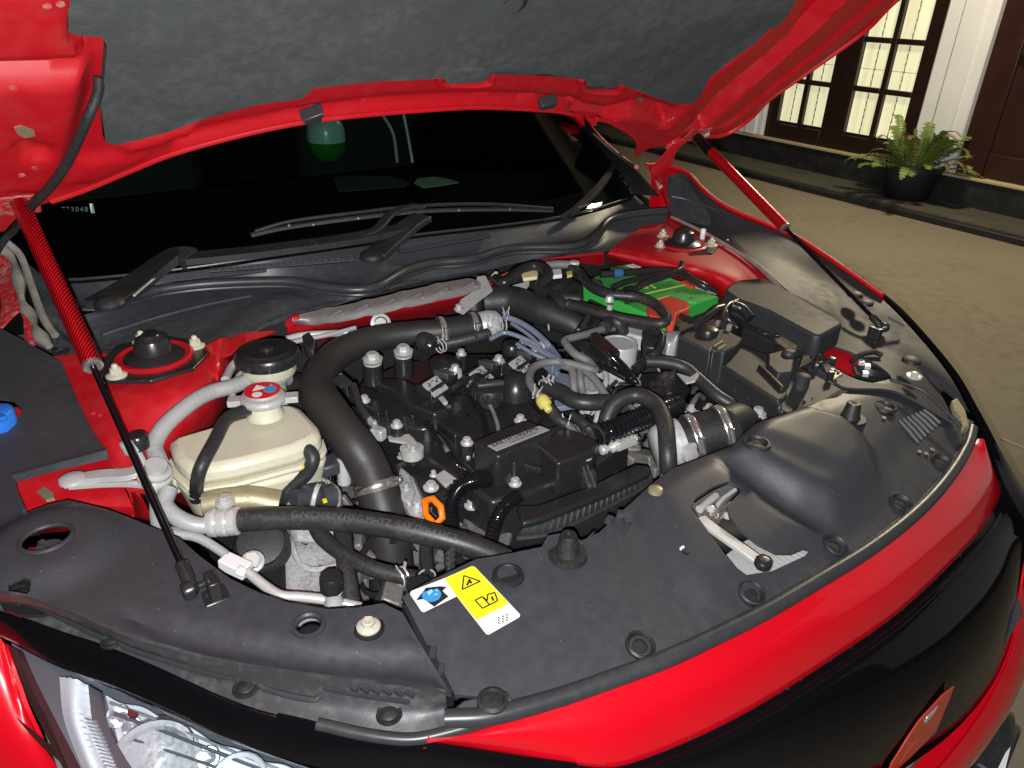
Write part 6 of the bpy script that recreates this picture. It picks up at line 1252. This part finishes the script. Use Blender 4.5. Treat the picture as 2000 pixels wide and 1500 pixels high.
block([(1330, 780, .77), (1400, 760, .77), (1430, 800, .77), (1380, 820, .77)], .05, 'blk', eng, 'relay', .004)
hose('coolant_hose', [(1262, 706, .85), (1300, 708, .85), (1336, 718, .845), (1366, 742, .835), (1400, 772, .825), (1430, 792, .815), (1446, 808, .805), (1450, 850, .76)], .0108, 'hose', eng, label='black hose along the air filter box', seg=16)
block([(1348, 736, .855), (1362, 726, .855), (1366, 732, .855), (1358, 744, .855), (1340, 748, .85), (1322, 728, .845)], .003, 'plate', eng, 'hose_clip', .0005)
# right coupling
ca = U(1312, 868, .79); cb = U(1410, 838, .81)
mb = MB(); mb.tube([ca, cb], .036, 30, smooth=False); cpl = mb.build('throttle_hose', 'blkm', eng, 'short black sleeve held by two steel clamps'); d_ = (cb - ca).normalized()
mb = MB(); mb.lathe(ca - d_ * .03, d_, [(.026, .0), (.034, .006), (.0365, .012), (.0375, .020), (.0375, .045), (.0345, .047)], 30); mb.lathe(ca + Vector((0, -.030, .005)), Vector((0, -1, .2)), [(.016, 0), (.016, .012), (.012, .013)], 18); mb.build('throttle_body', 'alu', eng)
clamp(ca + d_ * .034, cb, .037, cpl, 'steel', .012, Vector((0, -1, .4))); clamp(ca + d_ * .082, cb, .037, cpl, 'steel', .012, Vector((0, -1, .4)))
hose('intake_duct', [cb, U(1440, 828, .80), U(1462, 842, .77)], .034, 'blkm', eng)
for (a, b, c, r) in ((1384, 800, .81, .006), (1480, 808, .815, .0085), (1490, 825, .80, .006), (1350, 800, .80, .005)):
    bolt((a, b, c), r, 'plate', eng); mb = MB(); mb.lathe((a, b + 8, c - .012), UP, [(r * .8, -.01), (r * .8, .012)], 10); mb.build('bolt_shank', 'plate', eng)
# ---- air filter box
ab = block([(1404, 712, .838), (1446, 672, .838), (1500, 690, .838), (1545, 705, .838), (1640, 758, .838), (1700, 770, .80), (1560, 820, .82), (1526, 800, .838), (1520, 788, .838)], .12, 'plw', car, 'air_filter_box', .004, 1.0, 'black air filter box with a raised lid')
block([(1414, 714, .848), (1446, 678, .848), (1470, 690, .848), (1500, 722, .848), (1536, 756, .848), (1538, 770, .848), (1530, 778, .848), (1520, 782, .848)], .012, 'plw', ab, 'box_lid', .003)
for k in range(5):
    mb = MB(); mb.bar((1408 + 26 * k, 742 + 17 * k, .825), (1410 + 26 * k, 764 + 17 * k, .80), .006, .003); mb.build('box_rib', 'plw', ab, bevel=.001)
mb = MB(); mb.tube([(1410, 714, .842), (1460, 748, .842), (1516, 784, .842), (1522, 800, .835), (1522, 820, .81)], .0025, 8); mb.build('box_edge', 'cowl', ab)
mb = MB(); mb.prism([(1500, 690, .86), (1540, 680, .86), (1552, 700, .86), (1548, 726, .86), (1520, 730, .86), (1500, 712, .86)], .04); mb.lathe((1541, 690, .862), UP, [(.0125, -.05), (.012, .004), (.009, .006), (0, .006)], 18); mb.build('box_turret', 'plw', ab, bevel=.003)
mb = MB(); mb.lathe((1568, 738, .850), UP, [(.013, -.05), (.0125, .004), (.0095, .006), (0, .006)], 18); mb.build('box_peg', 'plw', ab)
mb = MB(); mb.bar((1484, 716, .85), (1530, 762, .85), .010, .010); mb.build('lid_latch', 'blk', ab, bevel=.003)
for k in range(7):
    mb = MB(); mb.prism([(1548 + 17 * k, 800 - 6.2 * k, .826), (1562 + 17 * k, 793 - 6.2 * k, .826), (1552 + 17 * k, 788 - 6.2 * k, .834)], .012); mb.build('gusset', 'plw', ab)
re = block([(1326, 656, .868), (1350, 640, .868), (1400, 634, .868), (1452, 660, .868), (1440, 674, .868), (1414, 688, .868), (1392, 678, .868), (1388, 690, .868), (1370, 680, .868)], .075, 'plw', car, 'resonator_box', .004, 1.0, 'black resonator box beside the battery')
for l in ([(1326, 658, .866), (1370, 680, .866), (1372, 728, .80)], [(1384, 728, .80), (1380, 684, .866), (1396, 688, .866), (1398, 730, .80)]):
    mb = MB(); mb.tube(l, .0026, 8, smooth=False); mb.build('box_edge', 'cowl', re)
mb = MB(); mb.lathe(U(1383, 648, .872), UP, [(.018, -.01), (.019, .002), (.016, .007), (.010, .009), (0, .009)], 20); mb.build('rubber_bung', 'blk', re)
for l in ([(1396, 676, .870), (1412, 666, .870)], [(1404, 682, .870), (1416, 674, .870)]):
    mb = MB(); mb.bar(*l, .003, .002); mb.build('box_mark', 'olive', re)
# ---- fuse box
fb = block([(1416, 566, .892), (1424, 556, .892), (1446, 546, .892), (1490, 542, .892), (1502, 546, .892), (1640, 624, .892), (1646, 632, .892), (1604, 656, .888), (1590, 654, .888), (1500, 606, .89), (1440, 584, .89)], .045, 'plw', car, 'fuse_box', .005, 1.0, 'black fuse box with a flat lid by the far wing')
block([(1440, 592, .862), (1580, 666, .855), (1612, 660, .85), (1596, 690, .84), (1550, 690, .84), (1450, 640, .85)], .06, 'blk', fb, 'fuse_box_base', .004)
for (l, m_) in (([(1519, 660, .848), (1548, 646, .848), (1572, 668, .846), (1544, 680, .846)], 'olive'), ([(1556, 700, .838), (1590, 686, .838), (1594, 690, .838), (1566, 704, .838)], 'olive'), ([(1580, 712, .834), (1602, 702, .834), (1636, 722, .83), (1616, 732, .83)], 'plw'), ([(1618, 732, .832), (1638, 724, .832), (1646, 730, .832), (1628, 742, .832)], 'olive')):  # olive tops paint the porch lamp's reflection on black relays
    block([(a, b, c + .008) for a, b, c in l], .014, m_, fb, 'relay_cover', .001)
mb = MB()
for i in range(46):
    a = rq.uniform(1470, 1640); b = 640 + (a - 1470) * .45 + rq.uniform(-8, 26); mb.box((a, b, rq.uniform(.835, .85)), rq.uniform(.004, .014), rq.uniform(.004, .012), rq.uniform(.006, .02), rq.uniform(0, 3))
mb.build('relay_details', 'blk', fb, bevel=.001, kind='stuff')
for i, pth in enumerate(([(1425, 600, .88), (1400, 605, .885), (1380, 620, .88), (1360, 632, .875)], [(1440, 590, .882), (1420, 600, .885), (1410, 625, .875), (1420, 650, .86)], [(1430, 596, .89), (1450, 604, .885), (1466, 622, .875)], [(1350, 628, .876), (1332, 618, .876), (1318, 606, .876)], [(1424, 592, .886), (1418, 616, .88), (1440, 640, .862)])):
    hose('wire_loom', pth, (.009, .008, .010, .006, .006)[i], 'blk', fb)
mb = MB(); mb.box((1424, 640, .872), .012, .010, .012, .5); mb.box((1402, 632, .872), .010, .008, .012, .2); mb.build('loom_plug', 'alud', fb, bevel=.002)
# ---- battery: a thing of its own, sitting in its tray
bp_ = [U(1136, 556, .866), U(1160, 540, .866), U(1215, 517, .866), U(1296, 536, .866), U(1340, 554, .866), U(1406, 579, .866), U(1360, 592, .866), U(1300, 624, .866), U(1250, 608, .866)]
bcen = sum(bp_, Vector()) / len(bp_); bcen.z = .68
bat = thing('car_battery', 'green and red topped battery between the far strut tower and engine', 'battery', bcen)
def bl(p): return pt(p) - bcen
def bb(poly, depth, m_, nm, bevel=.003, parent=None, label=None, taper=1.0):
    mb = MB(); mb.prism([bl(p) for p in poly], depth, taper); return mb.build(nm, m_, parent or bat, label, bevel)
bb(bp_, .040, 'green', 'case_lid', .004); bb([p - UP * .042 for p in bp_], .14, 'blkm', 'case', .004, taper=.98)
bb([(1234, 573, .872), (1270, 555, .872), (1286, 548, .872), (1328, 548, .872), (1340, 556, .872), (1402, 579, .872), (1362, 589, .872), (1340, 588, .872), (1312, 577, .872), (1281, 586, .872)], .008, 'green', 'raised_lid', .002)
bb([(1192, 522, .874), (1224, 516, .874), (1256, 522, .874), (1240, 532, .874), (1200, 534, .874)], .008, 'green', 'raised_lid', .002); bb([(1190, 552, .872), (1206, 562, .872), (1206, 574, .872), (1190, 568, .872)], .02, 'green', 'terminal_block', .002)
tc_ = bb([(1281, 586, .884), (1310, 577, .884), (1346, 590, .884), (1347, 602, .884), (1322, 612, .884), (1318, 628, .880), (1304, 628, .880), (1302, 610, .884)], .022, 'redp', 'terminal_cover', .003, label='red plastic terminal cover')
bb([(1262, 600, .874), (1278, 596, .874), (1298, 616, .874), (1290, 622, .874), (1268, 614, .874)], .012, 'redp', 'terminal_cover', .002); bb([(1330, 548, .878), (1346, 546, .878), (1362, 554, .878), (1352, 560, .878)], .008, 'redp', 'terminal_cover', .002)
for p0, p1 in (((1240, 578), (1338, 556)), ((1278, 586), (1308, 578)), ((1270, 556), (1280, 562))):
    mb = MB(); mb.bar(bl((*p0, .8735)), bl((*p1, .8735)), .0022, .002); mb.build('lid_seam', 'yelp', bat)
for (a, b) in ((1296, 558), (1322, 570), (1350, 582)):
    for an in (0, 1.57):
        mb = MB(); mb.box(bl((a, b, .8726)), .011, .0016, .001, an + .5); mb.build('lid_mark', 'greyp', bat)
put_text('battery_lettering', 'AMARON', .0125, bl((1371, 566, .8726)), bl((1396, 577, .87)) - bl((1346, 560, .87)), bl((1346, 560, .87)) - bl((1335, 568, .87)), 'white', bat, sx=1.25)
bb([(1222, 518, .8786), (1236, 515, .8786), (1252, 521, .8786), (1240, 524, .8786)], .001, 'white', 'lid_label', 0)
bb([(1216, 560, .885), (1236, 556, .885), (1246, 572, .885), (1222, 578, .885)], .02, 'blkm', 'terminal_clamp', .003)
mb = MB(); mb.lathe(bl((1262, 562, .876)), UP, [(.007, 0), (.007, .004), (.004, .006)], 8); mb.build('terminal_bolt', 'olive', bat)
mb = MB(); mb.strip([bl((1156, 552, .874)), bl((1166, 562, .874)), bl((1186, 570, .87))], .010, .006); mb.build('terminal_strap', 'zinc', bat)
# battery cables and heater hoses beside it
for i, (pth, r) in enumerate((([(1172, 536, .895), (1200, 534, .896), (1236, 532, .896), (1290, 528, .896), (1330, 532, .893), (1350, 545, .888), (1378, 560, .88), (1398, 574, .86)], .0095), ([(1196, 562, .89), (1220, 552, .892), (1250, 545, .893), (1300, 535, .895), (1330, 530, .895)], .0072), ([(1240, 566, .888), (1262, 552, .892), (1296, 540, .896), (1326, 528, .90), (1332, 515, .90)], .0090), ([(1210, 556, .888), (1240, 546, .892), (1270, 538, .893), (1310, 530, .895)], .006))):
    mb = MB(); mb.tube([bl(p) for p in pth], r * .78, 12); mb.build('battery_cable', 'blk', bat)
mb = MB(); dd = (U(1214, 533, .896) - U(1198, 534, .896)).normalized(); mb.lathe(bl((1198, 534, .896)), dd, [(.0105, 0), (.0105, .018)], 16); M['tape'] = mat('blue_tape', (.03, .11, .24), .5); mb.build('blue_tape', 'tape', bat)
block([(1120, 566, .80), (1230, 620, .80), (1330, 640, .80), (1420, 592, .80), (1390, 560, .80), (1200, 520, .80)], .12, 'bay', car, 'battery_tray', .01)
block([(1120, 560, .845), (1150, 556, .845), (1270, 612, .845), (1310, 634, .845), (1420, 590, .845), (1426, 600, .845), (1330, 648, .845), (1290, 640, .845), (1180, 604, .845)], .05, 'blkm', car, 'battery_bracket', .004)
bh = [(1114, 524, .90), (1132, 532, .90), (1144, 550, .90), (1164, 566, .90), (1196, 576, .90), (1240, 580, .90), (1274, 592, .898), (1294, 608, .895), (1302, 622, .89), (1290, 632, .885), (1240, 626, .88), (1180, 614, .88), (1108, 594, .88)]
hh = hose('heater_hose', bh, .0092, 'hose', label='black coolant hose doubling back before the battery', seg=16); hose_text('hose_print', 'EPDM  SAE J20  - 01 -  A 7 2', .0062, bh, .0092, UP + Vector((0, -.6, 0)), 'greyp', hh, .30)
hose('heater_hose', [(1108, 594, .88), (1160, 606, .876), (1230, 628, .87), (1290, 640, .862)], .0105, 'hose'); hose('heater_hose', [(1052, 560, .88), (1078, 572, .882), (1092, 588, .88), (1104, 606, .87)], .011, 'hose')
hose('bypass_hose', [(968, 545, .90), (985, 552, .905), (1010, 532, .912), (1040, 520, .918), (1062, 524, .918), (1070, 540, .91), (1052, 562, .895), (1058, 580, .885)], .0108, 'blk', label='black looped hose below the cowl')
mb = MB(); mb.tube([(966, 536, .905), (972, 548, .90), (984, 554, .902)], .003, 8); mb.bar((962, 540, .905), (970, 532, .91), .006, .004); P('hose_clip', mb, 'cream'); block([(1018, 532, .912), (1034, 524, .912), (1052, 524, .912), (1050, 540, .91), (1022, 544, .91)], .008, 'cream', car, 'cream_connector', .003)
mb = MB(); mb.lathe((1120, 516, .905), UP, [(.012, -.01), (.013, .004), (.008, .006), (0, .006)], 16); mb.tube([(1068, 518, .90), (1095, 516, .905), (1120, 518, .905)], .009, 10); P('valve_elbow', mb, 'ghose'); mb = MB(); mb.lathe((1122, 514, .912), UP, [(.011, 0), (.010, .004), (0, .005)], 14); P('valve_disc', mb, 'ivory')
block([(1078, 526, .90), (1096, 524, .90), (1098, 536, .90), (1080, 538, .90)], .008, 'vin', car, 'white_tag', .001); block([(1106, 530, .90), (1118, 528, .90), (1118, 536, .90), (1108, 538, .90)], .006, 'yelp', car, 'yellow_tag', .001)
block([(1070, 545, .885), (1110, 535, .885), (1140, 555, .885), (1140, 580, .88), (1090, 575, .88)], .03, 'blkm', car, 'vacuum_actuator', .008); block([(1150, 540, .89), (1176, 546, .89), (1184, 562, .885), (1160, 560, .885)], .02, 'cowl', car, 'plug_cover', .006)
block([(968, 566, .885), (1034, 548, .885), (1034, 556, .88), (1020, 575, .875), (972, 572, .88)], .003, 'plate', car, 'hose_bracket', .0006)
mb = MB(); mb.lathe((1190, 588, .895), UP, [(.009, 0), (.009, .004), (.006, .010), (0, .011)], 10); mb.lathe((1190, 608, .88), UP, [(.0055, -.03), (.0055, .012)], 10); P('tall_bolt', mb, 'zinc'); mb = MB(); mb.lathe((1184, 618, .865), UP, [(.004, -.01), (.004, .012)], 8); P('stud', mb, 'zinc')
for l in ([(1070, 628, .85), (1072, 645, .835)], [(1096, 622, .855), (1098, 646, .83)], [(1104, 622, .855), (1105, 648, .83)]):
    mb = MB(); mb.bar(*l, .0022, .003); P('inlet_fin', mb, 'plate')
block([(1040, 610, .845), (1130, 640, .845), (1160, 640, .84), (1180, 618, .84), (1100, 600, .85)], .05, 'blk', car, 'inlet_housing', .006)
mb = MB(); mb.tube([(1140, 636, .86), (1150, 614, .87), (1145, 600, .872)], .006, 8); P('vent_pipe', mb, 'plw')
block([(1420, 570, .86), (1350, 640, .855), (1400, 660, .85), (1460, 620, .855)], .05, 'blk', car, 'loom_cover', .006)
# filler walls that close the bay
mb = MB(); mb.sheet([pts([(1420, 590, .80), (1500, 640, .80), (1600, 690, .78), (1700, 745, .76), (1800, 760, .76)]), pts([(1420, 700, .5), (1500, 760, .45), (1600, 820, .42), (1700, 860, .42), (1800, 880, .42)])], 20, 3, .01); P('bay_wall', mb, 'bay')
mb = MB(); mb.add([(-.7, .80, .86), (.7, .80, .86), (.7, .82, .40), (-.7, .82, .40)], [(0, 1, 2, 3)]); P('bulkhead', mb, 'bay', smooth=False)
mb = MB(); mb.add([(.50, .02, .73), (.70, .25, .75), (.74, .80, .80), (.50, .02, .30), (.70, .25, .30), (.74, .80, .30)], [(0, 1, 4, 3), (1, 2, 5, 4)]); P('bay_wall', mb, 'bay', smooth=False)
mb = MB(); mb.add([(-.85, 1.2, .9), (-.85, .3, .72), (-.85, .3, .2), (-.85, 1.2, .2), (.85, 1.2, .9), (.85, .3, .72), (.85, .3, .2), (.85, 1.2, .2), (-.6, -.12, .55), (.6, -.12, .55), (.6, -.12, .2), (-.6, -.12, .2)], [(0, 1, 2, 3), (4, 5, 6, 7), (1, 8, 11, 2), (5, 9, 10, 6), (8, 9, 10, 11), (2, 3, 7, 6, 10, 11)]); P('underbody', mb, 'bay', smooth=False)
# ---- things on the dashboard
oc0 = Wp(640, 322); 
t_ = (CAM - oc0).normalized(); ob_ = UY(641, 312, 1.32)
orn = thing('capsule_ornament', 'silver and green capsule ornament standing behind the windscreen', 'ornament', ob_)
mb = MB(); mb.lathe(Vector((0, 0, .045)), UP, [(.046, 0), (.046, .02), (.042, .04), (.032, .055), (.016, .064), (0, .066)], 28); mb.build('upper_half', 'ornw', orn)
mb = MB(); mb.lathe(Vector((0, 0, 0)), UP, [(.024, 0), (.040, .014), (.045, .030), (.045, .0445)], 28); mb.build('lower_half', 'orng', orn)
pp = thing('paper_sheet', 'pale sheet of paper lying on the dashboard behind the glass', 'paper', (0, 1.15, .945))
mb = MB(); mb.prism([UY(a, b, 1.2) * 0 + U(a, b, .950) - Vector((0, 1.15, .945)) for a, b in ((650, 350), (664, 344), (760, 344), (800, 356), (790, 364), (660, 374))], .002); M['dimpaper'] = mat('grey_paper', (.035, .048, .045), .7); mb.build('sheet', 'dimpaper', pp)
dh = thing('pale_leaflet', 'small pale oval leaflet on the dashboard by the middle wiper', 'leaflet', (0, 1.15, .945))
mb = MB(); mb.prism([U(a, b, .952) - Vector((0, 1.15, .945)) for a, b in ((808, 358), (816, 348), (850, 345), (880, 350), (896, 356), (860, 362), (826, 366))], .002); mb.build('sheet', 'paper', dh)

# ---- small bright castings and brackets round the valve cover
for l, d_, m_, nm in (([(712, 812, .785), (728, 806, .785), (742, 826, .785), (756, 836, .785), (744, 844, .785), (722, 838, .785)], .02, 'alu', 'cover_bracket'), ([(756, 850, .79), (800, 846, .79), (812, 858, .79), (806, 884, .79), (796, 866, .79), (760, 860, .79)], .004, 'plate', 'cable_bracket'),
    ([(655, 735, .845), (668, 726, .845), (676, 744, .845), (664, 756, .845)], .004, 'plate', 'cable_bracket'), ([(846, 776, .805), (866, 770, .805), (876, 784, .805), (856, 792, .805)], .02, 'alu', 'coil_boss'),
    ([(860, 788, .80), (880, 782, .80), (886, 796, .80), (870, 802, .80)], .01, 'shield', 'sensor_clip'), ([(768, 930, .745), (800, 922, .745), (812, 960, .745), (800, 984, .745), (778, 968, .745)], .03, 'alu', 'front_casting'),
    ([(905, 880, .79), (925, 872, .79), (928, 884, .79), (912, 892, .79)], .01, 'alu', 'cover_bracket'), ([(1226, 846, .80), (1244, 840, .80), (1248, 852, .80), (1230, 858, .80)], .008, 'zinc', 'rail_clip'), ([(700, 960, .72), (712, 930, .72), (726, 950, .72), (720, 985, .72)], .03, 'alu', 'front_casting'),
    ([(870, 1000, .70), (900, 990, .70), (905, 1030, .70), (880, 1040, .70)], .03, 'alu', 'front_casting'), ([(1340, 700, .80), (1372, 690, .80), (1388, 712, .80), (1352, 726, .80)], .02, 'alud', 'gearbox_casting'), ([(1420, 850, .79), (1470, 830, .79), (1480, 850, .79), (1430, 868, .79)], .02, 'plw', 'duct_flange')):
    block(l, d_, m_, eng, nm, .003)
for i in range(34):
    a, b = ((rq.uniform(690, 900), rq.uniform(830, 960)) if i < 12 else (rq.uniform(1080, 1300), rq.uniform(690, 900)) if i < 28 else (rq.uniform(1330, 1460), rq.uniform(740, 840)))
    bolt((a, b, rq.uniform(.74, .80)), rq.uniform(.0035, .0055), rq.choice(('zinc', 'plate', 'alud', 'alu')), eng)
for i in range(16):
    a = rq.uniform(1060, 1300); b = rq.uniform(690, 880); mb = MB(); mb.bar((a, b, .80), (a + rq.uniform(-14, 14), b + rq.uniform(8, 26), .785), .0025, .003); mb.build('bracket_edge', rq.choice(('zinc', 'plate', 'cowl')), eng)
for (a, b, n) in ((1128, 640, 5), (1392, 770, 6), (1015, 905, 5)):
    for k in range(n):
        mb = MB(); mb.box((a + 9 * k, b + 3 * k, .80), .006, .010, .008, .4); mb.build('connector_tooth', 'blkm', eng, bevel=.001)
# leads with bright sheathing over the valve cover
conduit('sensor_lead', [(957, 792, .82), (964, 806, .815), (972, 830, .812), (974, 850, .81)], .0032, eng, 'ghose', .003); conduit('sensor_lead', [(838, 836, .81), (856, 856, .806), (876, 884, .80)], .0042, eng, 'ghose', .0035)
hose('sensor_lead', [(944, 745, .85), (934, 736, .848), (922, 742, .84), (912, 756, .83)], .006, 'blk', eng); hose('sensor_lead', [(880, 762, .84), (896, 750, .845), (910, 740, .84)], .006, 'blk', eng)

# thin looms and vacuum lines that cross the engine
for i in range(26):
    if i < 16: a, b = rq.uniform(1080, 1300), rq.uniform(660, 880)
    else: a, b = rq.uniform(1330, 1470), rq.uniform(700, 850)
    z = rq.uniform(.775, .815); da, db = rq.uniform(30, 80) * rq.choice((-1, 1)), rq.uniform(10, 45)
    pth = [(a, b, z - .02), (a + da * .25, b + db * .1 - 8, z), (a + da * .6, b + db * .7, z - .004), (a + da, b + db, z - .04)]
    if i % 4 == 0: conduit('wire_conduit', pth, rq.uniform(.0034, .005), eng, 'cond', .0042)
    else: hose('vacuum_line', pth, rq.uniform(.0026, .0046), ('blk', 'hose', 'ghose', 'blkm')[i % 4], eng, seg=8, n=6)
for i in range(14):
    a, b = (rq.uniform(1090, 1300), rq.uniform(680, 880)) if i < 9 else (rq.uniform(1330, 1460), rq.uniform(720, 850))
    mb = MB(); c = U(a, b, rq.uniform(.77, .80)); R = Matrix.Rotation(rq.uniform(0, 3), 3, 'Z'); mb.box(c, .022, .014, .014, R=R); mb.box(c + R @ Vector((.013, 0, .002)), .008, .010, .010, R=R); mb.build('wire_plug', rq.choice(('blk', 'cowl', 'blkm', 'ivory' if i == 3 else 'blk')), eng, bevel=.0015)
